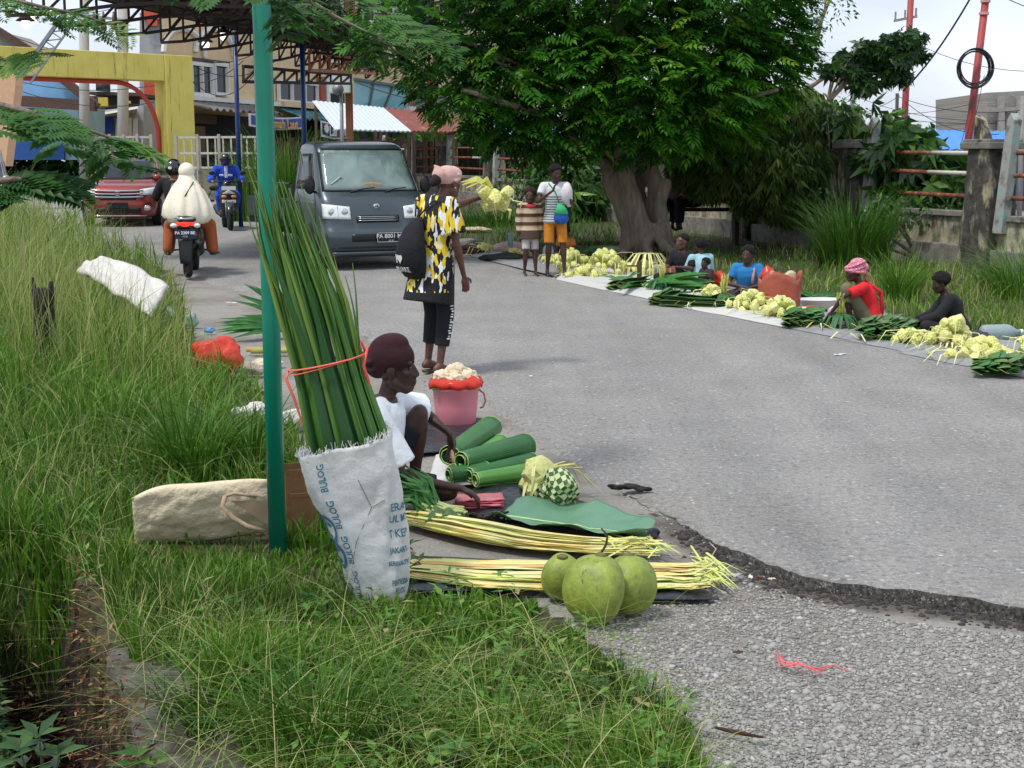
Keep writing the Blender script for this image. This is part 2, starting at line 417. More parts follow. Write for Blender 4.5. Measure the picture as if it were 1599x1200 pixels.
trk = Q.n('ShaderNodeMapping'); Q.l(vec, trk.inputs[0]); trk.inputs['Rotation'].default_value = (0, 0, R_(-23)); trk.inputs['Scale'].default_value = (1.5, .1, 1); c = Q.mix(.24, c, Q.ramp(Q.noise(1.2, 5, trk.outputs[0], .6), [(.35, srgb('#7c7a77')), (.65, srgb('#b4b0aa'))])); stain = Q.ramp(Q.noise(.45, 8, vec, .7), [(.5, 0.), (.66, .5)]); c = Q.mix(stain, c, srgb('#8d8579'))
vk = Q.n('ShaderNodeTexVoronoi', feature='DISTANCE_TO_EDGE'); vk.inputs['Scale'].default_value = .55
wv = Q.n('ShaderNodeVectorMath', operation='ADD'); nzc = Q.n('ShaderNodeTexNoise'); nzc.inputs['Scale'].default_value = 1.6; nzc.inputs['Detail'].default_value = 8
Q.l(vec, nzc.inputs['Vector']); Q.l(vec, wv.inputs[0]); Q.l(nzc.outputs['Color'], wv.inputs[1]); Q.l(wv.outputs[0], vk.inputs['Vector'])
crack = Q.math('MULTIPLY', Q.ramp(vk.outputs['Distance'], [(.0, .12), (.004, 0.)]), Q.ramp(Q.noise(.8, 2, vec), [(.5, 0.), (.6, 1.)]))
c = Q.mix(crack, c, srgb('#4b4846'))
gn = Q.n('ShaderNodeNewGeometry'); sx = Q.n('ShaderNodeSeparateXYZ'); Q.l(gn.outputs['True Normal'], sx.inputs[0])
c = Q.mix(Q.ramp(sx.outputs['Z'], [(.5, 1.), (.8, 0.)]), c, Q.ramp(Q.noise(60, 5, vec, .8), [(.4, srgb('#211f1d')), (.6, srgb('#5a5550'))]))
c = Q.mix(.75, c, Q.ramp(Q.noise(24, 4, vec, .9), [(.36, (.42, .42, .41)), (.5, (.95, .95, .94)), (.64, (1, 1, 1))]), 'MULTIPLY'); c = Q.mix(.3, c, Q.ramp(Q.noise(41, 3, vec, .9), [(.55, (0, 0, 0)), (.66, (.9, .88, .85))]), 'SCREEN')
vs2 = Q.n('ShaderNodeTexVoronoi'); vs2.inputs['Scale'].default_value = 24; Q.l(vec, vs2.inputs['Vector']); sp2_ = Q.n('ShaderNodeSeparateXYZ'); Q.l(vs2.outputs['Color'], sp2_.inputs[0]); dot = Q.ramp(vs2.outputs['Distance'], [(.18, 1.), (.3, 0.)])
c = Q.mix(Q.math('MULTIPLY', dot, Q.ramp(sp2_.outputs[0], [(.93, 0.), (.95, .6)])), c, srgb('#d8d5cf')); c = Q.mix(Q.math('MULTIPLY', dot, Q.ramp(sp2_.outputs[1], [(.9, 0.), (.92, .5)])), c, srgb('#4a4846'))
Q.base(c); Q.rough(.92); Q.bump(Q.math('ADD', n1, Q.math('MULTIPLY', n3, .7)), .8, .012)
o = mesh_np('road', np.array(rv), np.array(rf), Q.m); tag(o, 'worn grey asphalt road with a broken edge', kind='structure')
# concrete ditch edge
b = B(); p0 = V((P0[0], P0[1], 0)); du = V((DU[0], DU[1], 0)).normalized(); dn = V((-.92, -.39, 0)).normalized()
def kerbf(u, v):
    t = -1.2+u*2.1; s_ = v*4
    pts = [(-.3, -.12), (-.29, .01), (0, .02), (.012, -.2), (.05, -.78)]
    i = min(3, int(s_)); f_ = s_-i; a_, b_ = pts[i], pts[i+1]; d_, z_ = a_[0]+(b_[0]-a_[0])*f_, a_[1]+(b_[1]-a_[1])*f_
    P = p0+du*t+dn*d_; nz_ = noise.noise(V((P.x*9, P.y*9, z_*9)))
    return P+V((0, 0, z_+.015*nz_))+dn*.018*nz_
b.grid(kerbf, 90, 16)
kb = b.build('kerb', M('#5f5b55', .95, .3, 14, .9, 30, dirt='#34301f', dsc=5, dth=.48), smooth=True); tag(kb, 'rough concrete lip of the roadside ditch', kind='structure')
# ------------------------------------------------------------ grass
GST = [(0, (.018, .05, .008)), (.3, (.048, .135, .010)), (.55, (.10, .235, .018)), (.75, (.19, .32, .04)), (.88, (.38, .40, .13)), (1, (.52, .46, .24))]
MG = leafmat('grass_blade', GST, .55, .3)
def sample_px(n, x0, x1, y0, y1, poly=None):
    px = rng.uniform(x0, x1, n); py = rng.uniform(y0, y1, n)
    if poly is not None: k = inpoly(px, py, poly); px, py = px[k], py[k]
    P = np.zeros((len(px), 3))
    for i in range(len(px)):
        g = G(px[i], py[i]); P[i] = (g.x, g.y, terrain_z(g.x, g.y) if g.y < 16 else g.z-.01)
    return px, py, P
def fbm(P, s, k=0):
    return np.array([noise.noise(V((p[0]*s, p[1]*s, k))) for p in P])
KEEP = [(100, 420, 262, 500, .62), (205, 752, 425, 865, .75), (340, 610, 475, 668, .5), (640, 850, 1130, 930, .95), (840, 860, 1020, 985, 1.), (285, 515, 390, 580, .7), (470, 790, 640, 925, .25), (250, 480, 310, 520, .5)]
def keepmask(px, py):
    k = np.ones(len(px), bool)
    for x0, y0, x1, y1, pr in KEEP: k &= ~((px > x0) & (px < x1) & (py > y0) & (py < y1) & (rng.random(len(px)) < pr))
    return k
px, py, P = sample_px(150000, -500, 1250, 322, 1380, GRASS_PX)
d = ditchd(P[:, 0], P[:, 1]); k = keepmask(px, py) & ~((d > -.06) & (d < .75) & (P[:, 1] < 5.2)) & ~((d > -.25) & (d < .75) & (P[:, 1] < 4.15)); px, py, P, d = px[k], py[k], P[k], d[k]
cl = fbm(P, 1.6); cl2 = fbm(P, 5, 3)
leftness = np.clip((330-px)/330, 0, 1); farn = np.clip((760-py)/360, 0, 1)
h = .10+.16*np.clip(cl2+.3, 0, 1)+.26*np.clip(cl, 0, .6)
h += leftness*farn*.86*(.6+.4*rng.random(len(px)))+.14*farn+.1*leftness
h *= (.55+.75*rng.random(len(px)))*np.where(py > 820, .8, 1)
h = np.where((px > 620) & (py > 800), h*(.25+.4*np.clip((py-930)/160, 0, 1)), h)
h = np.where((px > 255) & (py < 640), np.minimum(h, .32), h)
h = np.where((px > 150) & (px < 270) & (py < 500) & (py > 400), np.minimum(h, .5), h)
h = np.where((px > 350) & (px < 480) & (py < 720), np.minimum(h, .22), h)
h = np.where((px > 205) & (px < 440) & (py > 845) & (py < 930), np.minimum(h, .035+.0011*np.clip(py-845, 0, 90)), h)
h = np.where((px > 440) & (px < 680) & (py > 860) & (py < 1080), np.minimum(h, .04+.0011*np.clip(py-900, 0, 200)), h)
rn = np.clip(.50+.06*farn+.34*cl+.16*cl2+.2*rng.standard_normal(len(px))*.8+.16*farn, 0, 1)
dry = rng.random(len(px)) < .06+.1*leftness+.16*(cl < -.3); rn[dry] = rng.uniform(.72, 1, dry.sum())
wd = (.0038+.0045*rng.random(len(px))**2)*(1+P[:, 1]*.05)*np.where(cl > 0, 1.25, 1); thick = (cl+.5*cl2 > .12) & (rng.random(len(px)) < .55) & ~dry; wd[thick] *= 2.2; rn[thick] = np.minimum(rn[thick], .55)
wd[dry] *= .6; h[dry] *= 1.35
v, f, r = blades(P, h, wd, rng.uniform(0, 6.283, len(px)), (np.abs(rng.normal(.35, .3, len(px)))+.08)*np.where(py > 800, .72, 1), rn, 4, rng.uniform(0, 6.283, len(px)))
o = mesh_np('grass', v, f, MG, rnd=r); tag(o, 'long green and straw coloured grass of the near verge', 'grass', kind='stuff')
# dry straw thatch lying flat
px, py, P = sample_px(5000, -300, 1150, 420, 1330, GRASS_PX); d = ditchd(P[:, 0], P[:, 1]); k = keepmask(px, py) & ~((d > 0) & (d < 1.3)); px, py, P = px[k], py[k], P[k]
k2 = ~((px > 190) & (px < 1000) & (py > 820) & (py < 1010)); P = P[k2]; px = px[k2]; py = py[k2]; P[:, 2] += rng.uniform(.01, .14, len(P)); n = len(P)
v, f, r = blades(P, rng.uniform(.10, .34, n), rng.uniform(.002, .0035, n)*(1+P[:, 1]*.04), rng.uniform(0, 6.283, n), rng.uniform(1.2, 2.4, n), rng.uniform(.66, 1, n), 4, rng.uniform(0, 6.283, n))
o = mesh_np('dry_grass', v, f, MG, rnd=r); tag(o, 'dry straw tangled through the near verge', 'grass', kind='stuff')
# tall pale seed stems at the far left
px, py, P = sample_px(3200, -260, 300, 335, 620, GRASS_PX); k = keepmask(px, py); P = P[k]; px = px[k]; n = len(P)
hh = rng.uniform(.85, 1.55, n)*np.clip(1.1-px/420, .35, 1.1); v, f, r = blades(P, hh, rng.uniform(.005, .009, n), rng.uniform(0, 6.283, n), np.abs(rng.normal(.25, .2, n)), rng.uniform(.78, .95, n), 5, rng.uniform(0, 6.283, n))
o = mesh_np('seed_stems', v, f, MG, rnd=r); tag(o, 'pale seeding stems rising above the tall grass at left', 'grass', kind='stuff')
# far verge grass
px, py, P = sample_px(60000, 560, 1750, 300, 640, FAR_PX); n = len(P); cl = fbm(P, .9, 7)
h = (.08+.16*np.clip(cl+.3, 0, 1))*(.5+rng.random(n)); h = np.where(px < 960, h*1.9, h); h *= np.clip(.4+((px-700)/200), .4, 1.2)
shade = (px > 900) & (px < 1240) & (py < 470); h[shade] *= .6
rn = np.clip(.5+.3*cl+.2*rng.standard_normal(n), 0, 1); rn = np.where(px < 960, rn*.75, np.clip(rn+.12, 0, 1))
v, f, r = blades(P, h, .006+.0006*P[:, 1]*rng.random(n), rng.uniform(0, 6.283, n), np.abs(rng.normal(.4, .3, n)), rn, 3, rng.uniform(0, 6.283, n))
o = mesh_np('grass', v, f, MG, rnd=r); tag(o, 'short yellow green grass below the concrete fence', 'grass', kind='stuff')
def clump(name, label, p, n, rad, hh, ww, rr, bend=.5, cat_='plant', group=None, mt=None, seg=6):
    root = p; a = rng.uniform(0, 6.283, n); rd = rad*np.sqrt(rng.random(n))
    base = np.stack([np.cos(a)*rd, np.sin(a)*rd, 0*a-.02], 1)
    v, f, r = blades(base, hh*(.55+.5*rng.random(n)), ww*(.6+.6*rng.random(n)), a+rng.normal(0, .5, n), np.abs(rng.normal(bend, bend*.5, n))+.05, np.clip(rng.uniform(rr[0], rr[1], n), 0, 1), seg, a+math.pi/2+rng.normal(0, .5, n))
    o = mesh_np(name, v, f, mt or MG, rnd=r); o.location = p; return tag(o, label, cat_, group)
gc = 'tall grass clumps'
clump('grass_clump', 'dense tall blue green grass clump before the ivy covered fence pillar', G(1332, 420), 700, .5, 1.4, .018, (.05, .5), .4, group=gc)
clump('grass_clump', 'spiky green grass clump just right of the woman in red', G(1405, 468), 260, .22, .78, .014, (.3, .72), .45, group=gc)
clump('grass_clump', 'arching grass clump at the right edge beneath the fence', G(1600, 462), 420, .55, .95, .016, (.2, .65), .8, group=gc)
clump('grass_clump', 'low green grass tuft in front of the fence beside the striped shirt boy', G(775, 352), 420, .8, .6, .02, (.1, .5), .5, group=gc)
clump('grass_clump', 'broad bladed green clump left of the teal pole behind the beige bag', G(300, 742), 150, .16, .62, .014, (.2, .58), .5, group=gc)
clump('grass_clump', 'broad bladed clump between the beige bag and white cloth', G(395, 730), 90, .12, .52, .014, (.2, .55), .5, group=gc)
clump('grass_clump', 'deep green clump at the bottom edge below the printed sack', G(500, 1180), 420, .17, .36, .010, (.15, .5), .45, group=gc)
clump('grass_clump', 'bright green grass clump near the bottom beside the cut stick', G(770, 1170), 220, .16, .28, .008, (.3, .6), .5, group=gc)
clump('grass_clump', 'low dark clump at the bottom left beside the ditch', G(330, 1130), 200, .14, .3, .008, (.1, .5), .6, group=gc)
for i, (a_, y_, hh, lb) in enumerate([(395, 345, 2.1, 'tall reed stand between the blue posts'), (448, 352, 2.6, 'tall reed stand right of the teal pole behind the pickup')]):
    clump('reed_stand', lb, G(a_, y_), 420, .55, hh, .03, (.3, .72), .26, 'reeds')
# gravel: one object of small stones
n = 15000; gx = []; 
ico_v = []
t5 = (1+5**.5)/2
iv = np.array([(-1, t5, 0), (1, t5, 0), (-1, -t5, 0), (1, -t5, 0), (0, -1, t5), (0, 1, t5), (0, -1, -t5), (0, 1, -t5), (t5, 0, -1), (t5, 0, 1), (-t5, 0, -1), (-t5, 0, 1)])/math.sqrt(1+t5*t5)
iff = np.array([(0, 11, 5), (0, 5, 1), (0, 1, 7), (0, 7, 10), (0, 10, 11), (1, 5, 9), (5, 11, 4), (11, 10, 2), (10, 7, 6), (7, 1, 8), (3, 9, 4), (3, 4, 2), (3, 2, 6), (3, 6, 8), (3, 8, 9), (4, 9, 5), (2, 4, 11), (6, 2, 10), (8, 6, 7), (9, 8, 1)])
GRAV = [(880, 960), (1130, 880), (1180, 905), (1400, 965), (1599, 985), (1900, 1020), (2000, 1500), (1050, 1500), (1080, 1130), (940, 1010)]
px, py, P = sample_px(60000, 850, 1900, 840, 1400, GRAV)
px2, py2, P2 = sample_px(2600, 560, 1250, 520, 900, [(560, 520), (700, 600), (870, 705), (1110, 840), (1200, 895), (1150, 930), (1050, 860), (960, 760), (830, 690), (700, 640)])
P = np.concatenate([P, P2]); n = len(P)
sz = np.clip(rng.lognormal(-5.25, .42, n), .002, .017); dp = rng.uniform(.5, 1.2, (n, 12, 1))*rng.uniform(.75, 1.25, (n, 1, 3))*np.array([1.2, 1, .62])
an = rng.uniform(0, 6.283, n); vv = iv[None]*dp*sz[:, None, None]
ca, sa = np.cos(an)[:, None], np.sin(an)[:, None]
vx = vv[..., 0]*ca-vv[..., 1]*sa; vy = vv[..., 0]*sa+vv[..., 1]*ca
vv = np.stack([vx, vy, vv[..., 2]], -1)+P[:, None, :]+np.array([0, 0, .002])
ff = (np.arange(n)*12)[:, None, None]+iff[None]
Q = NT('pebble'); at = Q.n('ShaderNodeAttribute', attribute_name='rnd')
Q.base(Q.ramp(at.outputs['Fac'], [(0, srgb('#74726e')), (.3, srgb('#8b8985')), (.7, srgb('#9d9b96')), (.97, srgb('#aba7a1')), (1, srgb('#c4bfb8'))])); Q.rough(.85)
o = mesh_np('gravel', vv.reshape(-1, 3), ff.reshape(-1, 3), Q.m, rnd=np.repeat(rng.random(n), 12)); tag(o, 'loose grey gravel of the near shoulder', 'gravel', kind='stuff')
# fallen brown leaves and low dark weeds over the ditch
px, py, P = sample_px(40000, -200, 300, 860, 1330); d = ditchd(P[:, 0], P[:, 1]); k = (d > .01) & (d < .6) & (P[:, 1] < 5.2); P = P[k]; n = len(P)
P[:, 2] = np.array([terrain_z(p[0], p[1]) for p in P])+rng.uniform(0, .1, n)+np.where(rng.random(n) < .25, rng.uniform(.1, .35, n), 0)
MB_ = leafmat('brown_leaf', [(0, srgb('#2c1a10')), (.5, srgb('#553421')), (.85, srgb('#80583a')), (1, srgb('#b09068'))], .8, .15)
v, f, r = leafq(P, rng.normal(0, 1, (n, 3))*[1, 1, .25], rng.normal(0, .4, (n, 3))+[0, 0, 1], rng.uniform(.02, .055, n), rng.uniform(.006, .012, n), rng.random(n))
o = mesh_np('fallen_leaves', v, f, MB_, rnd=r); tag(o, 'dead brown leaves choking the ditch', 'leaves', kind='stuff')
px, py, P = sample_px(90000, -420, 260, 640, 1350); d = ditchd(P[:, 0], P[:, 1]); k = ((d > .34) & (P[:, 1] < 6)) | ((d > .45) & (P[:, 1] > 4.9) & (px < 120)); px, py, P, d = px[k], py[k], P[k], d[k]; n = len(P)
P[:, 2] = np.maximum(-.22, np.array([terrain_z(p[0], p[1]) for p in P]))+rng.random(n)*(.10+.5*np.clip(d-.3, 0, 1))
MW = leafmat('weed_leaf', [(0, (.012, .035, .008)), (.5, (.03, .085, .015)), (.85, (.06, .14, .03)), (1, (.14, .2, .07))], .5, .25)
v, f, r = leafq(P, rng.normal(0, 1, (n, 3))*[1, 1, .4]+[0, 0, .2], rng.normal(0, .5, (n, 3))+[0, 0, 1], rng.uniform(.02, .05, n), rng.uniform(.01, .024, n), rng.random(n))
o = mesh_np('weeds', v, f, MW, rnd=r); tag(o, 'dark small leaved weeds beyond the ditch', 'weeds', kind='stuff')

# broad leaved weeds mixed into the near verge
px, py, P = sample_px(900, -300, 1090, 560, 1330, GRASS_PX); k = keepmask(px, py); d = ditchd(P[:, 0], P[:, 1]); k &= ~((d > -.3) & (d < .8) & (P[:, 1] < 5)) & ~((px > 200) & (px < 700) & (py > 840) & (py < 960)); P = P[k]; n = len(P)
parts_ = []
for j in range(7):
    a = rng.uniform(0, 6.283, n); dr = np.stack([np.cos(a), np.sin(a), rng.uniform(.1, .9, n)], 1); q_ = P+np.array([0, 0, 1.])*(rng.uniform(.03, .16, n))[:, None]
    parts_.append(leafq(q_, dr, np.tile([0, 0, 1.], (n, 1)), rng.uniform(.025, .07, n), rng.uniform(.012, .026, n), rng.uniform(.2, 1, n), .3))
v, f, r = cat(parts_); MW2 = leafmat('verge_weed', [(0, (.02, .07, .01)), (.5, (.06, .19, .02)), (.9, (.14, .3, .04)), (1, (.35, .3, .12))], .5, .25)
o = mesh_np('weeds', v, f, MW2, rnd=r); tag(o, 'small broad leaved weeds scattered in the near verge', 'weeds', kind='stuff')
# dark crumbs of broken asphalt along the lip
n = 2000; ii = rng.integers(0, len([p for p in nearw if p.y < 5.9]), n); nw = [p+j for p, j in zip(nearw, jits) if p.y < 5.9]
P = np.array([(nw[i].x, nw[i].y, 0) for i in ii])+np.stack([rng.normal(-.015, .05, n), rng.normal(-.045, .045, n), 0*rng.random(n)], 1); P[:, 2] = np.array([terrain_z(p[0], p[1]) for p in P])
sz = np.clip(rng.lognormal(-5.0, .6, n), .002, .026); vv = iv[None]*rng.uniform(.6, 1.2, (n, 12, 1))*sz[:, None, None]*np.array([1.2, 1, .7])+P[:, None, :]
ff = (np.arange(n)*12)[:, None, None]+iff[None]; o = mesh_np('asphalt_crumbs', vv.reshape(-1, 3), ff.reshape(-1, 3), M('#3b3835', .95, .5, 60, .2)); tag(o, 'dark asphalt crumbs along the broken road edge', 'rubble', kind='stuff')
# ============================================================ STRUCTURES
Q = NT('stained_concrete'); v1 = Q.coord('Object', (2.6, 2.6, 1.0)); v2 = Q.coord('Object')
st = Q.ramp(Q.noise(1.6, 7, v1, .65), [(.52, 0.), (.62, 1.)])
yl = Q.ramp(Q.noise(3, 5, v2), [(.3, srgb('#8b8568')), (.6, srgb('#aaa283')), (.8, srgb('#c2bda8'))])
gy = Q.ramp(Q.noise(7, 6, v2), [(.3, srgb('#262422')), (.55, srgb('#4a4641')), (.8, srgb('#736d66'))])
Q.base(Q.mix(st, gy, yl)); Q.rough(.92); Q.bump(Q.noise(25, 5, v2), .5, .01); MCON = Q.m
Q = NT('pale_stained_wall'); v1 = Q.coord('Object', (1.6, 1.6, .8)); v2 = Q.coord(); st = Q.ramp(Q.noise(1.8, 7, v1, .7), [(.44, 0.), (.6, 1.)])
Q.base(Q.mix(st, Q.ramp(Q.noise(6, 6, v2), [(.3, srgb('#3f3c37')), (.7, srgb('#6f6a60'))]), Q.ramp(Q.noise(3, 5, v2), [(.3, srgb('#9c9474')), (.7, srgb('#c4bda3'))]))); Q.rough(.92); Q.bump(Q.noise(25, 5, v2), .5, .01); MCONL = Q.m
MCOP = M('#7c7870', .95, .35, 6, .5, 30, dirt='#45413b', dsc=4, dth=.54)
Q = NT('old_post'); v2 = Q.coord(); pc = Q.ramp(Q.noise(5, 6, v2), [(.35, srgb('#6f6d68')), (.5, srgb('#a3a19b')), (.66, srgb('#84b0a8'))]); Q.base(pc); Q.rough(.9); Q.bump(Q.noise(30, 4, v2), .5, .01); MPOST = Q.m
Q = NT('rusty_rail'); v2 = Q.coord(); rr_ = Q.ramp(Q.noise(9, 6, v2), [(.35, srgb('#4c2a1d')), (.6, srgb('#8a5038')), (.75, srgb('#b08a74'))]); Q.base(rr_); Q.rough(.85); Q.bump(Q.noise(60, 3, v2), .4, .004); MRUST = Q.m
MRAILW = M('#c9c3b8', .6, .12, 12, .2, dirt='#7a4a34', dsc=9, dth=.6)
WA = V((7.1, 20, 0)); WD = V((-.336, .942, 0)).normalized(); WN = V((-WD.y, WD.x, 0))  # points to the street side
def wt(px):
    lo, hi = -8.0, 60.0
    for _ in range(50):
        m = (lo+hi)/2; p = WA+WD*m; x, _y = proj((p.x, p.y, 1.0))
        if x > px: lo = m
        else: hi = m
    return (lo+hi)/2
fence = thing('concrete_fence', 'mouldy concrete fence with pillars and rusty red and white pipe rails', 'fence', WA)
pts = [1800, 1545, 1340, 1175, 1045, 940, 847, 772, 700, 645, 600]
ts = [wt(p) for p in pts]
def wp(t, off=0.0, z=0.0):
    p = WD*t+WN*off; return V((p.x, p.y, z+low(0, WA.y+p.y)))
RW = (WD, WN, UP)
for i, t in enumerate(ts):
    g = wp(t); hp = 1.86
    b = B(); wt_ = .27
    secs = [(g+UP*-.1, .36, .36), (g+UP*.3, .32, .34), (g+UP*1.0, .285, .3), (g+UP*(hp-.1), .27, .28)]
    b.loft([(c, rx, ry, WD, WN) for c, rx, ry in secs], 16, .35)
    b.build('pillar', MCON, fence, bevel=.02)
    c = B(); c.box(g+UP*(hp-.05), (.66, .66, .1), RW); c.box(g+UP*(hp+.02), (.6, .6, .05), RW); c.build('pillar_cap', MCOP, fence, bevel=.012)
    s = B(); ba = wp(t-.42, .05, .55)
    s.prism([ba+WD*-.1, ba+WD*.1, ba+WD*.02+UP*1.62+WD*-.1, ba+UP*1.72+WD*-.16, ba+UP*1.62+WD*-.24], WN*.14)
    s.build('slanted_post', MPOST, fence, bevel=.01)
    if i == 1:
        s = B(); ba = wp(t+.12, .0, hp+.03); s.prism([ba+WD*.18, ba+WD*.16+UP*.36, ba+WD*.05+UP*.3, ba+WD*-.12], WN*.12); s.build('broken_stub', MCON, fence)
    if i:
        t0 = ts[i-1]+.3; t1 = t-.3; L = t1-t0; m = (t0+t1)/2
        w_ = B(); w_.box(wp(m, 0, .38), (L, .16, .72), RW); w_.build('wall_panel', MCONL, fence)
        w_ = B(); w_.box(wp(m, 0, .78), (L, .26, .085), RW); w_.build('coping', MCOP, fence, bevel=.01)
        w_ = B(); w_.box(wp(m, .05, .14), (L, .3, .36), RW); w_.build('plinth', MCOP, fence, bevel=.015)
        for z in (1.06, 1.40, 1.70):
            tm = t0+L*.38+rng.uniform(-.05, .05)
            a_ = wp(t0, .06, z); c_ = wp(tm, .06, z); e_ = wp(t1, .06, z+rng.uniform(-.02, .02))
            if z > 1.2 or i % 2: B().cyl(a_, c_, .034, n=10).build('rail', MRAILW if i % 2 == 0 else MRUST, fence, smooth=True); B().cyl(c_, e_, .033, n=10).build('rail', MRUST, fence, smooth=True)
            else: B().cyl(a_, e_, .033, n=10).build('rail', MRUST, fence, smooth=True)
# teal pole
g = G(434, 862); sc_ = 2100/(g.y*cP+H*sP)
b = B(); b.loft([(g+UP*z, 13.4/sc_, 13.4/sc_, V((1, 0, 0)), V((0, 1, 0))) for z in (-.1, 1, 2, 4.2)], 28, .8)
tp = b.build('metal_pole', M('#0a8067', .32, .1, 3, .05, 60, dirt='#1f5a48', dsc=7, dth=.62), smooth=True); tag(tp, 'thick teal painted metal pole standing in the near grass', 'pole')
# canopy with blue posts
MB = M('#12386e', .4, .15, 6, .1); MDK = M('#33241e', .7, .3, 8, .1); MOR = M('#a8633c', .6, .15, 8, .1); MSHEET = M('#4a3c36', .6, .25, 3, .2)
can = thing('canopy', 'sheet roofed canopy on blue posts over the street entrance', 'canopy', (-5, 27, 0))
cl_ = V((-5, 27, 0))
def rf_(u, v):
    Y = 20.5+17.5*u; xl = -7.8+4.1*u; xr = -3.1-.3*u; X = xl+(xr-xl)*v
    return V((X, Y, 4.32+.12*v+.10*math.sin(v*3.14)+.03*math.sin(v*90)))-cl_
B().grid(rf_, 12, 120).build('roof_sheet', MSHEET, can, solid=.02)
for k in range(11):
    u = (k+.35)/11; b = B(); P_ = [rf_(u, v)-UP*.07 for v in np.linspace(0, 1, 9)]; Qb = [p-UP*(.46+.0*i) for i, p in enumerate(P_)]
    for a_, c_ in zip(P_[:-1], P_[1:]): b.beam(a_, c_, .05)
    for a_, c_ in zip(Qb[:-1], Qb[1:]): b.beam(a_, c_, .05)
    for i in range(9): b.beam(P_[i], Qb[i], .035)
    for i in range(8): b.beam(Qb[i], P_[i+1], .035)
    b.build('truss', MDK, can)
b = B()
for v in np.linspace(.02, .98, 8): b.beam(rf_(0, v)-UP*.035, rf_(1, v)-UP*.035, .05, .05)
b.build('purlins', MDK, can)
for (a0, a1, c0, c1, mt_) in [((483, 80, 30.5), (604, 101, 37.5), (483, 110, 30.5), (604, 116, 37.5), MOR), ((380, 104, 30), (548, 118, 37), (380, 128, 30), (548, 131, 37), MDK)]:
    b = B(); n = 9; A0, A1, C0, C1 = [W(*q_)-cl_ for q_ in (a0, a1, c0, c1)]
    b.beam(A0, A1, .07); b.beam(C0, C1, .07)
    for i in range(n+1): b.beam(A0.lerp(A1, i/n), C0.lerp(C1, i/n), .05)
    for i in range(n): b.beam(C0.lerp(C1, i/n), A0.lerp(A1, (i+1)/n), .045)
    b.build('truss', mt_, can)
for px, Y in ((373, 30.4), (405, 26.8), (476, 28.5)):
    p = W(px, 250, Y); b = B(); b.cyl((p.x+5, p.y-27, -.1), (p.x+5, p.y-27, 4.6), .052, n=14); b.build('post', MB, can, smooth=True)
MLAMP = M('#efefe8', .4, .05); 
ML = NT('lamp_glow'); ML.b.inputs['Emission Color'].default_value = (1, .98, .92, 1); ML.b.inputs['Emission Strength'].default_value = 1.6; ML.base((.9, .9, .88))
for i, (px, py, Y, lb) in enumerate([(40, 33, 24, 'lit bulb lamp leftmost under the canopy edge'), (51, 25, 26, 'lit bulb lamp beside the leftmost one by the canopy edge'), (321, 66, 29, 'lit bulb lamp hanging before the arched window mouldings'), (349, 52, 28, 'lit bulb lamp hanging highest beside the blue post')]):
    p = W(px, py, Y); t = thing('hanging_lamp', lb, 'lamp', p, group='lamps hanging from the canopy')
    B().loft([(V((0, 0, .14)), .03, .03, V((1, 0, 0)), V((0, 1, 0))), (V((0, 0, .1)), .05, .05, V((1, 0, 0)), V((0, 1, 0))), (V((0, 0, 0)), .17, .17, V((1, 0, 0)), V((0, 1, 0)))]).build('lamp_shade', MDK, t, smooth=True)
    B().ell((0, 0, -.05), (.08, .08, .1)).build('bulb', ML.m, t, smooth=True)
    B().cyl((0, 0, .14), (0, 0, .7), .01, n=6).build('cord', MDK, t)
# yellow gate
Q = NT('yellow_paint'); v1 = Q.coord('Object', (4, 4, .35)); v2 = Q.coord()
yb = Q.ramp(Q.noise(1.2, 4, v2), [(.3, srgb('#d2bf55')), (.7, srgb('#e2d473'))]); stn = Q.ramp(Q.noise(1.7, 7, v1, .75), [(.56, 0.), (.68, .8)])
Q.base(Q.mix(stn, yb, srgb('#5d5a2c'))); Q.rough(.75); MY = Q.m; MRED = M('#c04a3c', .6, .1, 4, .1)
gate = thing('entrance_gate', 'yellow painted entrance gate with a red inner arch line', 'gate', (-12, 50, 0)); go = V((-12, 50, 0))
ga, gb_ = W(282, 90, 50), W(-260, 60, 42.5); gd = V((gb_.x-ga.x, gb_.y-ga.y, 0)).normalized(); gn_ = V((gd.y, -gd.x, 0)); Lg = (V((gb_.x, gb_.y, 0))-V((ga.x, ga.y, 0))).length
def gp(s_, z, o_=0): return V((ga.x, ga.y, z))+gd*s_+gn_*o_-go
zt = ga.z; zb = W(240, 130, 50).z
b = B(); b.prism([gp(0, 0), gp(1.06, 0), gp(1.06, zb), gp(1.06, zt), gp(0, zt)], gn_*-.9); b.build('gate_pillar', MY, gate, bevel=.02)
b = B(); b.prism([gp(1.07, zb), gp(Lg, zb), gp(Lg, zt), gp(1.07, zt)], gn_*-.85); b.build('crossbeam', MY, gate, bevel=.02)
b = B(); b.prism([gp(Lg-1.2, 0), gp(Lg-.1, 0), gp(Lg-.1, zb-.01), gp(Lg-1.2, zb-.01)], gn_*-.85); b.build('gate_pillar', MY, gate)
arc = [gp(1.14, 0, -.3), gp(1.14, zb-1.9, -.3)]+[gp(1.14+1.5*(1-math.cos(a)), zb-1.9+1.82*math.sin(a), -.3) for a in np.linspace(0.1, math.pi/2, 10)]+[gp(7, zb-.06, -.3), gp(Lg-1.3, zb-.06, -.3)]
B().tube(arc, .085, 8).build('arch_trim', MRED, gate, smooth=True)
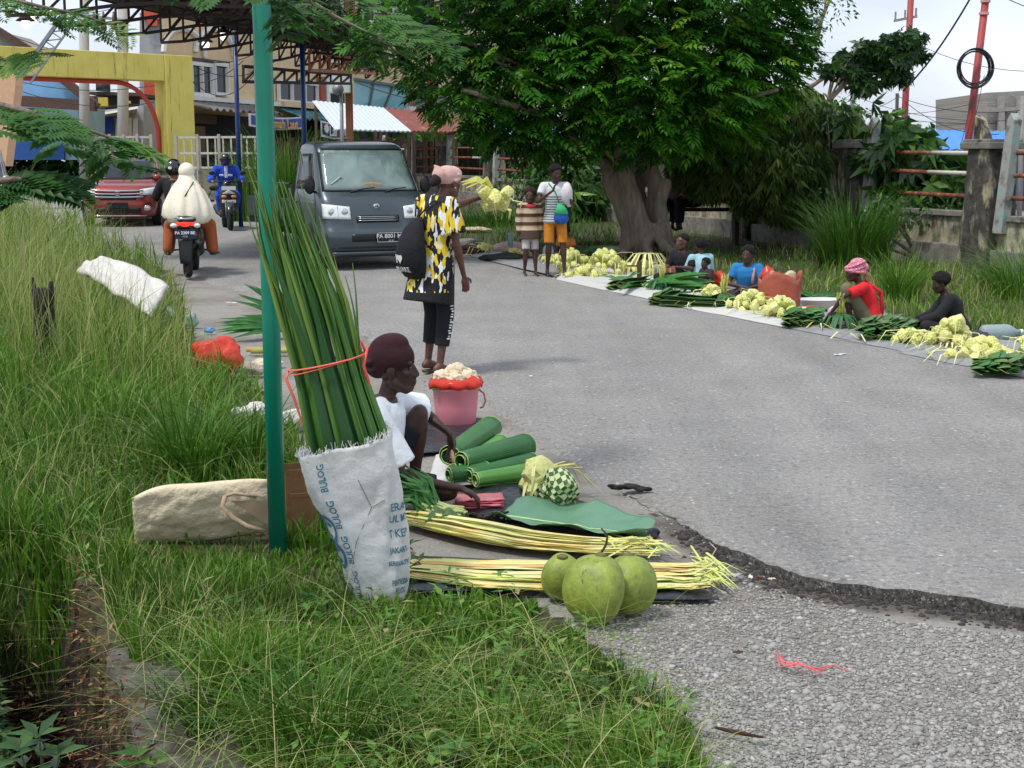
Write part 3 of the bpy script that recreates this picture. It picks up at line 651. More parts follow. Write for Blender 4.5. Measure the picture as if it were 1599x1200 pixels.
# tan shop building on an oblique line
FA = V((-12.9, 50, 0)); FD = V((.35, .937, 0)).normalized(); FN = V((FD.y, -FD.x, 0))
def fs(px):
    k = (px-CX)/F; k = k/ (cP)  # X/Y near the horizon
    return (k*FA.y-FA.x)/(FD.x-k*FD.y)
def fz(px, py):
    s_ = fs(px); Y = FA.y+FD.y*s_; return W(px, py, Y).z
bld = thing('shop_building', 'cream three storey shop building behind the canopy and big tree', 'building', FA)
def fp(s_, z, o_=0.0): return FD*s_+FN*o_+UP*z
MCR = M('#d8bd94', .85, .1, 1.2, .1, dirt='#a58a68', dsc=.9, dth=.6); MWH = M('#d9d6cf', .6, .08, 3, .1); MGL = M('#20262a', .12, .3, .6, 0); MBR = M('#5b4638', .8, .2, 4, .1)
MDARK = M('#15120f', .8, .3, 2, 0); MREDB = M('#9a4f3c', .7, .12, 4, .1)
S0, S1 = fs(276), fs(850)
b = B(); b.prism([fp(S0, 0), fp(S1, 0), fp(S1, 13), fp(S0, 13)], V((-1.6, 8, 0))); b.build('wall', MCR, bld)
def rect(name, px0, y0, px1, y1, mt_, o0=.02, th=.12, bev=0, parent=None):
    s0, s1 = fs(px0), fs(px1); za, zb_ = fz(px0, y0), fz(px0, y1); b = B(); b.prism([fp(s0, zb_, o0), fp(s1, zb_, o0), fp(s1, za, o0), fp(s0, za, o0)], FN*th); return b.build(name, mt_, parent or bld, bevel=bev)
def win(px0, y0, px1, y1, n=2, parent=None):
    f_ = rect('window', px0, y0, px1, y1, MGL, .01, .05)
    s0, s1 = fs(px0), fs(px1); za, zb_ = fz(px0, y0), fz(px0, y1); b = B()
    for i in range(n+1): s_ = s0+(s1-s0)*i/n; b.beam(fp(s_, zb_-.05, .1), fp(s_, za+.05, .1), .14)
    for z in (za, zb_): b.beam(fp(s0-.07, z, .1), fp(s1+.07, z, .1), .14)
    b.build('window_frame', MWH, f_)
win(290, 99, 309, 146, 1); win(314, 99, 345, 147, 2); win(349, 100, 368, 147, 1)
for px in (306, 352):
    s_ = fs(px); zc = fz(px, 86); b = B(); b.tube([fp(s_+1.35*math.cos(a), zc+.95*math.sin(a), .08) for a in np.linspace(0, math.pi, 12)], .11, 6); b.build('arch_moulding', MWH, bld)
rect('lintel', 287, 86, 372, 97, MBR, .02, .1); rect('ledge', 284, 148, 520, 155, MWH, .02, .35); rect('band', 440, 158, 540, 167, MCR, .02, .5)
rect('dark_shop_interior', 284, 176, 700, 262, MDARK, .02, .06); rect('shutter', 288, 196, 330, 246, M('#6d5c40', .7, .2, 2, .2), .1, .05); rect('signboard', 285, 177, 345, 192, MBR, .1, .15)  # the near-black panel paints the unlit shop interior as a flat colour
win(445, 126, 503, 158, 3); rect('pilaster', 505, 120, 512, 166, MREDB, .03, .2); rect('pilaster', 514, 120, 519, 166, MWH, .03, .2); rect('doorway', 520, 122, 545, 164, MDARK, .03, .04)
for px in (636, 671, 790): rect('pilaster', px, 120, px+7, 172, MREDB, .03, .25); rect('pilaster_base', px-1, 166, px+9, 178, MWH, .06, .3)
for a_, c_ in ((645, 668), (681, 700), (705, 785)): rect('window_grille', a_, 140, c_, 172, MGL, .03, .05)
win(522, -30, 543, 32, 1); win(572, -20, 592, 32, 1); rect('pillar_brown', 545, -60, 556, 60, MREDB, .03, .3); rect('column', 648, -90, 672, 75, M('#3c3a38', .7, .2), .03, .4)
win(696, -40, 735, 35, 2); rect('column', 770, -90, 792, 50, M('#3c3a38', .7, .2), .03, .4); win(600, -40, 640, 30, 2); win(520, 70, 545, 95, 1)
b = B(); s0, s1 = fs(690), fs(745); z0, z1 = fz(690, 62), fz(690, 42)
for s_ in np.linspace(s0, s1, 14): b.beam(fp(s_, z0, 1.2), fp(s_, z1, 1.2), .05)
b.beam(fp(s0, z1, 1.2), fp(s1, z1, 1.2), .08); b.box(fp((s0+s1)/2, z0-.12, .65), (s1-s0, 1.3, .2), (FD, FN, UP)); b.build('balcony', MWH, bld)
# tiled awnings
def awn(px0, px1, y0, y1, out, mt_, name='awning'):
    s0, s1 = fs(px0), fs(px1); za, zb_ = fz(px0, y0), fz(px0, y1); b = B()
    b.grid(lambda u, v: fp(s0+(s1-s0)*u, za+(zb_-za)*v+.05*math.sin(u*(s1-s0)*14), .1+out*v), 160, 2); return b.build(name, mt_, bld, solid=.03)
awn(282, 398, 156, 172, 1.6, M('#6f6b66', .85, .25, 6, .3)); awn(440, 540, 168, 187, 1.4, M('#2f6a70', .8, .4, 3, .3, dirt='#7fa0a0', dsc=2, dth=.5))
# banners
def text(body, name, mt_, parent, M4, size=1.0, ext=.004, align='CENTER', bold=0.0):
    c = bpy.data.curves.new('t', 'FONT'); c.body = body; c.size = size; c.align_x = align; c.align_y = 'CENTER'; c.extrude = ext; c.offset = bold; c.resolution_u = 3
    t = bpy.data.objects.new('t', c); COL.objects.link(t); dg = bpy.context.evaluated_depsgraph_get(); me = bpy.data.meshes.new_from_object(t.evaluated_get(dg))
    bpy.data.objects.remove(t); me.name = name; me.materials.clear()
    if M4 is not None: me.transform(M4)
    return put(name, me, mt_, parent)
def frame(x, y, z, o): m = Matrix((x, y, z)).transposed().to_4x4(); m.translation = o; return m
def banner(nm, lb, px0, y0, px1, y1, body, bgm, tm, out, sz):
    s0, s1 = fs(px0), fs(px1); za, zb_ = fz(px0, y0), fz(px0, y1); o_ = FA+fp((s0+s1)/2, (za+zb_)/2, out); t = thing(nm, lb, 'banner', o_)
    hw, hh = (s1-s0)/2, (za-zb_)/2
    B().grid(lambda u, v: FD*(hw*(2*u-1))+UP*(hh*(2*v-1)-.1*math.sin(math.pi*u))+FN*(.06*math.sin(u*9)), 16, 2).build('cloth', MWH, t, solid=.01)
    B().grid(lambda u, v: FD*(hw*.94*(2*u-1))+UP*(hh*.74*(2*v-1)-.1*math.sin(math.pi*u))+FN*(.03+.06*math.sin(u*9)), 16, 2).build('print', bgm, t, solid=.01)
    text(body, 'lettering', tm, t, frame(FD, UP, FN, FN*.13+UP*-.12+FD*hw*.08), sz, .01, bold=.01)
    B().cyl(FN*.1-FD*hw*.78, FN*.13-FD*hw*.78, hh*.55, n=20).build('emblem', MWH, t)
banner('banner', 'blue and white banner with orange lettering under the grey awning', 326, 178, 414, 198, 'Rumah Laut', M('#39509c', .6, .1, 3, 0), M('#d8a35c', .6), 2.2, .5)
banner('banner', 'dark banner with white lettering under the teal awning', 450, 189, 497, 214, 'Lantotti', M('#3c4170', .6, .2, 3, 0), MWH, 1.9, .6)
# metal awning roofs in front
def slab(name, lb, pts_, mt_, cat_='roof', th=.04, corr=0):
    P_ = [W(*p) for p in pts_]; o_ = P_[0].copy(); A_, B_, C_, D_ = [p-o_ for p in P_]; t = thing(name, lb, cat_, o_)
    nn = (B_-A_).cross(D_-A_).normalized()
    B().grid(lambda u, v: (A_.lerp(B_, u)).lerp(D_.lerp(C_, u), v)+nn*corr*math.sin(u*(B_-A_).length*22), 140, 3).build('sheet', mt_, t, solid=th)
    for u in (.04, .5, .96):
        for a_ in (D_.lerp(C_, u), A_.lerp(B_, u)): b = B(); b.beam(a_, V((a_.x, a_.y, -o_.z)), .09); b.build('post', MBR, t)
    return t
slab('metal_awning', 'bright white sheet metal awning sloping beside the wooden post', [(488, 158, 46), (598, 169, 50), (642, 206, 44), (524, 203, 40)], M('#cdd6df', .45, .05, 2, .1, metal=.0), 'awning', corr=.012)
slab('metal_roof', 'rusty red corrugated stall roof behind the fence', [(596, 169, 50), (760, 184, 54), (772, 208, 46), (641, 206, 44.1)], M('#7d4238', .8, .25, 2.5, .2, dirt='#a97a6a', dsc=1.2, dth=.58), corr=.02)
slab('metal_roof', 'blue corrugated stall roof showing under the tree crown', [(742, 188, 56), (900, 196, 58), (905, 212, 50), (748, 209, 50)], M('#6fa3d0', .6, .1, 2, .1), corr=.02)
st_ = thing('stall_backing', 'dark plank stall wall beneath the awning roofs', 'stall', (-4, 52, 0))
b = B()
for i in range(60):
    x_ = -6.8+i*.22; b.box((x_, .1*math.sin(i*7), 1.15), (.2, .05, 2.5+.15*math.sin(i*3)))
b.build('shade_planks', M('#3a2a22', .9, .45, 3, .3), st_)  # dark brown boards stand in for the shaded interior under the roofs
# teal glass panel, pillar posts and signs
P_ = [W(553, 124, 52), W(640, 138, 55), W(634, 168, 55), W(620, 172, 54.5), W(553, 166, 52)]; t = thing('glass_panel', 'pale teal glass hoarding above the rusty roof', 'panel', P_[0])
b = B(); b.prism([p-P_[0] for p in P_], (.05, .12, 0)); b.build('pane', M('#7fb0b3', .25, .12, 1, 0), t); b = B(); b.beam((0, -.1, 0), P_[1]-P_[0]-V((0, .1, 0)), .1); b.beam(P_[4]-P_[0]-V((0, .1, 0)), P_[3]-P_[0]-V((0, .1, 0)), .1)
for u in (.35, .7): b.beam((P_[1]-P_[0])*u+V((0, -.1, 0)), (P_[3]-P_[4])*u+P_[4]-P_[0]+V((0, -.1, 0)), .07)
b.build('frame', M('#55605f', .6), t)
p = W(547, 250, 38); t = thing('wooden_post', 'square brown wooden post carrying a white box', 'post', (p.x, p.y, 0)); b = B(); b.box((0, 0, 1.8), (.19, .19, 3.8)); b.build('shaft', M('#7a4a2c', .8, .2, 6, .2), t, bevel=.01)
b = B(); b.box((-.22, -.12, 3.7), (.56, .3, .52)); b.build('box', M('#c9cfc9', .6, .05), t, bevel=.02)
p = W(535, 250, 37); t = thing('lamp_standard', 'slim grey metal pole in front of the white awning', 'pole', (p.x, p.y, 0)); b = B(); b.cyl((0, 0, 0), (0, 0, 3.6), .05, n=10)
for z in (1.9, 2.2): b.cyl((-.2, 0, z), (.2, 0, z), .02, n=6)
b.ell((-.08, -.05, 3.5), (.16, .13, .15)); b.build('shaft', M('#7e8284', .5, .1, metal=.5), t, smooth=True)
# white iron fence with its wall
def ironfence(lb, a_, c_, z0, z1, wall):
    t = thing('iron_fence', lb, 'fence', a_); d = c_-a_; L = d.length; n = int(L/.28); b = B()
    for i in range(n+1): q_ = d*(i/n); b.beam(q_+UP*z0, q_+UP*z1, .05)
    for z in (z0+.05, (z0+z1)/2, z1): b.beam(UP*z, d+UP*z, .07)
    b.build('railing', M('#b9b4aa', .7, .1), t)
    b = B()
    for i in range(5): q_ = d*(i/4)-V((0, .06, 0)); b.beam(q_, q_+UP*(z1+.1), .09)
    b.build('post', M('#a8a399', .7, .1), t)
    if wall: b = B(); m = d/2; x_ = V((d.x, d.y, 0)).normalized(); b.box(m+UP*(z0-.05)/2, (L, .2, z0), (x_, V((-x_.y, x_.x, 0)), UP)); b.build('base_wall', M('#7b7768', .9, .3, 2, .2, dirt='#4b4a36', dsc=2), t)
ironfence('pale iron railing on a low wall in front of the shop', V((-11.3, 46, gz0(46)-.05)), V((-8.2, 45, gz0(45)-.05)), 1.05, 2.1, True)
ironfence('pale iron railing inside the yellow gate', V((-14.3, 47, .2)), V((-12.4, 47, .2)), 1.05, 2.2, True)
# left background: houses, poles, sheds
def simple(name, lb, cat_, o_): return thing(name, lb, cat_, o_)
o_ = V((-23, 62, 0)); t = simple('house', 'blue roofed house with a brown gable edge beyond the gate', 'house', o_)
def wq(px, py, Y): return W(px, py, Y)-o_
b = B(); b.prism([wq(20, 118, 60), wq(88, 118, 60), wq(128, 158, 60), wq(20, 158, 60)], (0, .4, 0)); b.build('gable', M('#7fb2de', .7, .08, 2, .1), t)
b = B(); b.beam(wq(84, 112, 59.6), wq(152, 168, 59.6), .35); b.beam(wq(18, 157, 59.6), wq(150, 166, 59.6), .45); b.build('fascia', M('#5a443c', .8, .2), t)
b = B(); b.prism([wq(-60, 157, 61), wq(122, 166, 61), wq(122, 250, 61), wq(-60, 250, 61)], (0, 4, 0)); b.build('wall', M('#8fb0c4', .8, .15, 1, .1), t)
b = B(); b.prism([wq(-30, 215, 60.8), wq(100, 215, 60.8), wq(100, 250, 60.8), wq(-30, 250, 60.8)], (0, .2, 0)); b.build('skirting', M('#2355a0', .7, .1), t)
b = B(); b.prism([wq(10, 168, 60.9), wq(60, 170, 60.9), wq(60, 214, 60.9), wq(10, 214, 60.9)], (0, .1, 0)); b.build('doorway', MDARK, t)
o_ = V((-28, 72, 0)); t = simple('house', 'grey gabled house end at the far left above the yellow beam', 'house', o_)
b = B(); b.prism([wq(-60, 38, 72), wq(-5, 48, 72), wq(40, 76, 72), wq(45, 250, 72), wq(-60, 250, 72)], (0, 5, 0)); b.build('wall', M('#8f8a82', .9, .12, 1, .1), t)
b = B(); b.beam(wq(-10, 42, 71.8), wq(46, 77, 71.8), .3); b.build('roof_edge', MBR, t)
o_ = V((-22, 80, 0)); t = simple('concrete_tower', 'tall plain grey concrete block rising behind the gate corner', 'building', o_)
b = B(); b.prism([wq(218, 20, 80), wq(266, 26, 80), wq(266, 250, 80), wq(218, 250, 80)], (0, 6, 0)); b.build('wall', M('#a7aaad', .9, .1, .8, .15, dirt='#83868a', dsc=.7), t)
b = B(); b.prism([wq(266.5, 40, 81), wq(280, 42, 81), wq(280, 250, 81), wq(266.5, 250, 81)], (0, 4, 0)); b.build('side_wall', M('#54575c', .9, .1), t)
for p_, s_ in (((240, 24, 79.8), (1.4, .2, .5)), ((238, 34, 79.8), (.6, .2, .5)), ((235, 138, 79.8), (.7, .2, .8))): b = B(); b.box(wq(*p_), s_); b.build('painted_patch', M('#c8553c', .7), t)
o_ = V((-20, 68, 0)); t = simple('shed', 'low white shed with blue sheeting and curtains behind the gate', 'shed', o_)
b = B(); b.prism([wq(140, 175, 68), wq(224, 165, 68), wq(224, 250, 68), wq(140, 250, 68)], (0, 4, 0)); b.build('wall', M('#a9adb0', .9, .15, 1, .1), t)
b = B(); b.prism([wq(140, 185, 67.6), wq(176, 183, 67.6), wq(176, 208, 67.6), wq(140, 208, 67.6)], (0, .1, 0)); b.build('blue_sheet', M('#1f46a0', .6, .1), t)
for i in range(4):
    b = B(); x_ = 181+i*9; b.prism([wq(x_, 186, 67.6), wq(x_+6, 184, 67.6), wq(x_+7, 216, 67.6), wq(x_-1, 216, 67.6)], (0, .1, 0)); b.build('curtain', MWH, t)
b = B(); b.prism([wq(135, 184, 66.5), wq(215, 170, 66.5), wq(213, 176, 68), wq(140, 188, 68)], (0, .05, .1)); b.build('awning', MWH, t)
b = B(); b.prism([wq(138, 143, 70), wq(216, 145, 70), wq(216, 150, 70), wq(138, 148, 70)], (0, 5, 0)); b.prism([wq(140, 150, 72), wq(216, 150, 72), wq(216, 180, 72), wq(140, 180, 72)], (0, .3, 0)); b.build('upper_floor', M('#4a403a', .9, .4, 1, .1), t)
b = B(); b.cyl(wq(161, 143, 70), wq(161, 129, 70), .36, n=16); b.build('water_tank', M('#26282b', .5), t, smooth=True)
for p_, s_ in (((161, 160, 66), (.45, .1, .45)), ((124, 155, 66), (.2, .1, .25)), ((196, 160, 66), (.5, .1, .12))): b = B(); b.box(wq(*p_), s_); b.build('yellow_board', M('#d0b848', .6), t)
o_ = V((-12.5, 35, 0)); t = simple('wall_pillar', 'peach painted pillar at the left edge below the yellow beam', 'pillar', o_)
b = B(); b.prism([wq(-30, 92, 38), wq(24, 96, 38), wq(24, 134, 38), wq(8, 260, 38), wq(-30, 260, 38)], (0, .6, 0)); b.build('shaft', M('#d8ae8a', .8, .1), t)
MPOL = M('#a9aaa8', .8, .1, 3, .1)
def upole(lb, px, y0, Y, r, mt_, x1=None, cross=False, name='utility_pole'):
    top = W(px, y0, Y); base = W(x1 if x1 is not None else px, 262, Y); base.z = 0; t = thing(name, lb, 'pole', base); b = B(); b.cyl((0, 0, 0), top-base, r*1.15, r, 12); b.build('shaft', mt_, t, smooth=True)
    return t, top, base
upole('slim pale utility pole seen through the gate left of its twin', 131, -10, 58, .2, MPOL, 130); tq, t1_, b1_ = upole('slim pale utility pole with a crossarm just left of the concrete block', 192, -10, 58, .22, MPOL, 190)
b = B(); a_ = W(133, 24, 57.7)-b1_; c_ = W(200, 33, 57.7)-b1_; b.beam(a_, c_, .12); b.beam(W(180, 36, 57.6)-b1_, W(206, 30, 57.6)-b1_, .1); b.build('crossarm', MPOL, tq)
for px in (147, 162, 178): b = B(); p_ = W(px, 36, 57.5)-b1_; b.cyl(p_-UP*.1, p_+UP*.45, .1, .04, 8); b.ell(p_-UP*.18, (.13, .13, .13)); b.build('insulator', M('#5a3b34', .4), tq, smooth=True)
# leaning lattice arm
a_, c_ = W(100, 22, 24), W(30, 120, 24); t = thing('lattice_arm', 'leaning broken steel lattice arm across the gate beam', 'lattice', c_); b = B(); d_ = a_-c_; off = V((.18, 0, -.12))
b.beam((0, 0, 0), d_, .06); b.beam(off, d_+off, .03)
for i in range(7): b.beam(d_*(i/7), d_*((i+1)/7)+off, .02); b.beam(d_*((i+1)/7), d_*((i+1)/7)+off, .02)
b.build('frame', M('#8f949a', .5, .2), t)
# red poles at the right
MRP = M('#a2403f', .6, .12, 4, .15, dirt='#7c3a36', dsc=3)
tr, top, base = upole('thick red iron pole carrying a coil of black cable', 1541, -15, 32, .085, MRP, 1500)
d_ = top-base
for q_ in (.905, .955): b = B(); c_ = d_*q_; b.cyl(c_-UP*.03, c_+UP*.03, .115, n=12); b.build('band', M('#c99a94', .5), tr)
c_ = W(1522, 106, 31.8); t = thing('cable_coil', 'coil of black cable hung high on the red pole', 'cable', c_); 
for k in range(6):
    r_ = .335+.02*k-.01*(k % 3); b = B(); o2 = V((rng.uniform(-.02, .02), -.03*k/3, rng.uniform(-.025, .025)))
    pts_ = [o2+V((r_*math.cos(a), .02*math.sin(3*a+k), r_*1.08*math.sin(a))) for a in np.linspace(0, 6.283, 40)]; b.tube(pts_, .018, 6)
    b.build('cable_loop', M('#14161c', .4, .1), t, smooth=True)
tr2, top, base = upole('thinner red pole with a crossarm left of the coil pole', 1423, -15, 44, .1, MRP, 1408)
b = B(); b.beam(W(1396, 33, 44)-base, W(1432, 26, 44)-base, .08)
for px, py in ((1398, 33), (1413, 30), (1430, 27)): p_ = W(px, py, 44)-base; b.beam(p_, p_+UP*.28, .05)
b.build('crossarm', M('#9a8a88', .6), tr2)
upole('short dark pole between the red pole and the leafy tree', 1401, 146, 48, .06, M('#3a3836', .7)); upole('thin distant pole above the mango foliage', 1331, 140, 70, .1, M('#6b7078', .7))
tb, top, base = upole('slim white pole standing at the right edge behind the fence', 1597, 150, 30, .05, M('#8a8886', .7))
# right buildings
o_ = V((20, 50, 0)); t = simple('block_building', 'unplastered grey block building at the right edge', 'building', o_)
b = B(); b.prism([wq(1541, 145, 50), wq(1800, 132, 50), wq(1800, 262, 50), wq(1541, 262, 50)], (0, 6, 0))
Q = NT('cinder_block'); br = Q.n('ShaderNodeTexBrick'); Q.l(Q.coord('Object', (1, 0, 1)), br.inputs[0]); 
mpq = Q.n('ShaderNodeCombineXYZ'); sxq = Q.n('ShaderNodeSeparateXYZ'); Q.l(Q.coord(), sxq.inputs[0]); Q.l(sxq.outputs[0], mpq.inputs[0]); Q.l(sxq.outputs[2], mpq.inputs[1]); Q.l(mpq.outputs[0], br.inputs[0])
br.inputs['Scale'].default_value = 3; br.inputs['Color1'].default_value = col(srgb('#8e8a85')); br.inputs['Color2'].default_value = col(srgb('#a19c95')); br.inputs['Mortar'].default_value = col(srgb('#6f6b67')); br.inputs['Mortar Size'].default_value = .012
Q.base(br.outputs[0]); Q.rough(.9); b.build('wall', Q.m, t)
b = B()
for px in (1563, 1592): b.beam(wq(px, 150, 49.8), wq(px, 215, 49.8), .2)
b.beam(wq(1541, 172, 49.8), wq(1640, 170, 49.8), .16); b.build('frame_beam', M('#9d9890', .9), t)
slab('metal_roof', 'bright blue sheet roof behind the red pole', [(1440, 204, 46), (1720, 208, 46), (1760, 240, 38), (1450, 234, 38)], M('#2f86d8', .5, .06, 2, .1), corr=.01)
o_ = V((16, 44, 0)); t = simple('stall', 'white and blue painted stall wall under the blue roof', 'stall', o_); b = B(); b.prism([wq(1430, 236, 42), wq(1800, 236, 42), wq(1800, 330, 42), wq(1430, 330, 42)], (0, .2, 0)); b.build('wall', M('#8fb4d0', .7, .2, 1, .1, dirt='#c9c2b8', dsc=1.5), t)
# wires
MWIRE = M('#2b2c30', .6)
def wire(lb, a_, c_, sag, r=.012, n=18):
    a_, c_ = W(*a_), W(*c_); t_ = B(); t_.tube([a_.lerp(c_, i/n)-a_-UP*(4*sag*(i/n)*(1-i/n)) for i in range(n+1)], r, 5); o = t_.build('wire', MWIRE, smooth=True); o.location = a_; tag(o, lb, 'wire')
wire('heavy cable slanting up to the top right from the red crossarm pole', (1410, 142, 44), (1525, -20, 40), .25, .03)
wire('overhead wire at the very top right corner', (1560, -8, 36), (1640, 22, 36), .05)
for i, (a_, c_, s_, lb) in enumerate([((1335, 150, 60), (1700, 175, 40), .6, 'upper wire running right past the coil pole'), ((1300, 176, 60), (1405, 150, 48), .3, 'wire from the mango foliage to the dark pole'), ((1404, 152, 48), (1660, 160, 40), .4, 'flat wire from the dark pole to the block building'),
     ((1412, 158, 44), (1560, 210, 36), .3, 'wire dropping right from the red crossarm pole to the fence'), ((1300, 166, 62), (1560, 150, 50), .5, 'crossing wire behind the red poles'), ((1250, 75, 60), (1330, 82, 60), .1, 'high wire between the tree crown and the leafy branch'),
     ((1420, 188, 50), (1600, 190, 50), .1, 'lowest wire just above the blue roof'), ((1445, 75, 50), (1650, 110, 46), .3, 'faint wire right of the leafy branch')]): wire(lb, a_, c_, s_, .011)
for i, (a_, c_, s_, lb) in enumerate([((-20, 40, 60), (300, 78, 60), .8, 'wire crossing behind the gate from the far left'), ((-20, 50, 60), (290, 95, 58), .9, 'lower wire crossing behind the gate from the far left'), ((40, 75, 58), (330, 60, 55), .8, 'wire rising right behind the yellow beam'),
     ((100, 22, 58), (230, -6, 50), .2, 'wire rising to the canopy corner'), ((285, 84, 52), (420, 70, 55), .5, 'wire across the arched window mouldings'), ((285, 92, 52), (430, 96, 52), .6, 'wire across the window tops'), ((288, 128, 50), (380, 95, 50), .3, 'slack wire across the shop windows'), ((286, 110, 51), (400, 112, 51), .9, 'sagging wire in front of the shop windows'),
     ((30, 128, 55), (330, 112, 52), .5, 'wire through the gate opening above the blue roof'), ((20, 138, 56), (240, 160, 56), .4, 'lower wire through the gate opening'), ((553, 128, 44), (700, 165, 44), .1, 'dark cable running from the white box to the right')]): wire(lb, a_, c_, s_, .016)
for px in (1531, 1537, 1543):
    wire('cable hanging down from the coil on the red pole' if px == 1531 else ('middle cable hanging from the coil' if px == 1537 else 'outermost cable hanging from the coil'), (px-6, 118, 31.7), (px-30, 226, 31.5), 0.02, .008)
# ============================================================ TREES AND PLANTS
def bark(c='#857768', d='#4a4036'):
    k = 'bark'+c
    if k in MC: return MC[k]
    Q = NT('bark'); v1 = Q.coord('Object', (9, 9, 1.6)); v2 = Q.coord(); Q.base(Q.mix(Q.noise(4, 5, v2), Q.ramp(Q.noise(2, 7, v1, .7), [(.35, srgb(d)), (.55, srgb(c)), (.75, srgb('#b0a493'))]), srgb(c)))
    Q.rough(.95); Q.bump(Q.noise(2.4, 6, v1), .9, .03); MC[k] = Q.m; return Q.m
TL = [(0, (.012, .055, .006)), (.35, (.03, .125, .010)), (.6, (.055, .21, .014)), (.85, (.12, .34, .022)), (1, (.24, .42, .05))]
MT1 = leafmat('tree_leaf', TL, .45, .42); MT2 = leafmat('mango_leaf', [(0, (.03, .065, .013)), (.5, (.08, .15, .025)), (.8, (.17, .25, .045)), (1, (.32, .36, .1))], .5, .25)
MT3 = leafmat('glossy_leaf', [(0, (.012, .04, .01)), (.5, (.03, .09, .015)), (.85, (.07, .17, .025)), (1, (.2, .34, .05))], .35, .28, .5)
def limb(b, pts, r0, r1, jit=.06, n=9):
    P = []; 
    for a_, c_ in zip(pts[:-1], pts[1:]):
        for k in range(4): P.append(V(a_).lerp(V(c_), k/4))
    P.append(V(pts[-1])); m = len(P)
    P = [p+V((noise.noise(p*1.3+V((3, 0, 0))), noise.noise(p*1.3+V((0, 7, 0))), 0))*jit for p in P]
    b.tube(P, [(r0+(r1-r0)*i/(m-1))*(1+.18*noise.noise(p*4)) for i, p in enumerate(P)], n)
# --- big tree
g = G(1010, 398); tree = thing('shade_tree', 'huge dark green shade tree with a gnarled many stemmed trunk by the fence', 'tree', g)
Yt = g.y
def tw(px, py, dy=0.0): return W(px, py, Yt+dy)-g
b = B()
stems = [([(985, 395, 0), (985, 350, 0), (965, 300, 0), (950, 250, 0), (930, 200, .2), (880, 150, .4), (800, 110, 0)], .19, .07), ([(1005, 398, -.1), (1000, 350, -.2), (985, 290, -.2), (975, 240, -.3), (990, 170, -.3), (980, 80, -.3), (960, 0, 0)], .19, .08),
         ([(1022, 396, .1), (1020, 350, .1), (1022, 300, .2), (1012, 240, .1), (1050, 170, .3), (1110, 100, .3), (1150, 30, 0)], .18, .07), ([(1000, 396, .25), (1010, 340, .3), (995, 300, .5), (1000, 240, .7), (1020, 150, 1.2), (1040, 60, 1.5)], .17, .06),
         ([(1035, 398, 0), (1035, 360, -.1), (1028, 320, 0), (1035, 280, .1)], .15, .12), ([(960, 265, 0), (930, 245, -.5), (880, 200, -1), (820, 170, -1.6), (720, 140, -2)], .1, .04), ([(1020, 250, 0), (1070, 200, -.6), (1140, 160, -1), (1220, 140, -1.2)], .1, .04)]
for p_, r0, r1 in stems: limb(b, [tw(*q_) for q_ in p_], r0, r1, .1, 12)
for k in range(7):
    a = k*.9; limb(b, [V((.15*math.cos(a), .15*math.sin(a), .5)), V((.4*math.cos(a), .4*math.sin(a), .12)), V((.75*math.cos(a+.3), .7*math.sin(a+.3), -.05))], .13, .05, .04)
b.fuse('trunk', bark(), tree, .035, 1)
lumps = [(640, 65, -1.5, .75), (710, 30, -.5, 1.0), (695, 105, -1.4, .8), (770, 60, 0, 1.3), (760, 140, -1, 1.0), (800, 175, -1.2, .75), (735, 165, -1.5, .45), (850, 20, 0, 1.5), (860, 110, -.6, 1.35), (850, 180, -1, .9),
         (940, 40, .2, 1.6), (950, 130, -1, 1.3), (915, 195, -1, .7), (985, 200, -1.3, .6), (1030, 60, 0, 1.6), (1040, 150, -1, 1.3), (1065, 200, -.6, .7), (1110, 30, 0, 1.3), (1120, 110, -.5, 1.2), (1170, 60, 0, 1.0), (1165, 125, -.3, .85), (1140, 160, 0, .8), (1200, 92, .3, .6), (1205, 25, 0, .75), (1215, 60, 0, .5),
         (900, -60, 0, 2), (1050, -70, 0, 2.2), (1150, -50, 0, 1.4), (740, -60, 0, 1.6), (880, 60, 2.2, 1.5), (1060, 90, 2.4, 1.6), (1000, 170, 2, 1.1), (590, 45, -2, .45), (800, 200, -.5, .5), (880, 215, 0, .6), (1105, 190, .5, .9)]
out = []; C_, A_, N_, Rn = [], [], [], []
for (px, py, dy, rr) in lumps:
    c = tw(px, py, dy); n = int((108 if px > 720 else 62)*rr*rr)+22
    u = norm(rng.normal(0, 1, (n, 3))); rad = rr*(.35+.65*rng.random(n)**.45)*np.array(1.0)
    P = np.array(c)+u*rad[:, None]*np.array([1.05, 1, .72])
    # layered sprays: leaves lie nearly flat, pointing outward
    ax = u*[1, 1, .25]+rng.normal(0, .45, (n, 3))*[1, 1, .35]+[0, 0, -.12]; nr = rng.normal(0, .35, (n, 3))+[0, 0, 1]
    C_.append(P); A_.append(ax); N_.append(nr); Rn.append(np.clip(.3+.22*rng.standard_normal(n)+.15*(px > 900)+.3*(u[:, 2] > .1)*(rad > .75*rr)+rng.normal(0, .12), 0, 1))  # upper outer and right-hand leaves coloured lighter, as if catching the light
P = np.concatenate(C_); A = np.concatenate(A_); N = np.concatenate(N_); rn = np.concatenate(Rn); n = len(P)
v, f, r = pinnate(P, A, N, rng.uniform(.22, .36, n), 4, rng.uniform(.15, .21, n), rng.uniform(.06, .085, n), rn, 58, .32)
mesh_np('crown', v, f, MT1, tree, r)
# twigs in the crown
for (px, py, dy, rr) in lumps:
    b = B(); c = tw(px, py, dy); s_ = c*.55+V((0, 0, 1.2)); limb(b, [s_, (s_+c)/2+V((0, 0, .2)), c], .045, .015, .1, 5); b.build('branch', bark(), tree, smooth=True)
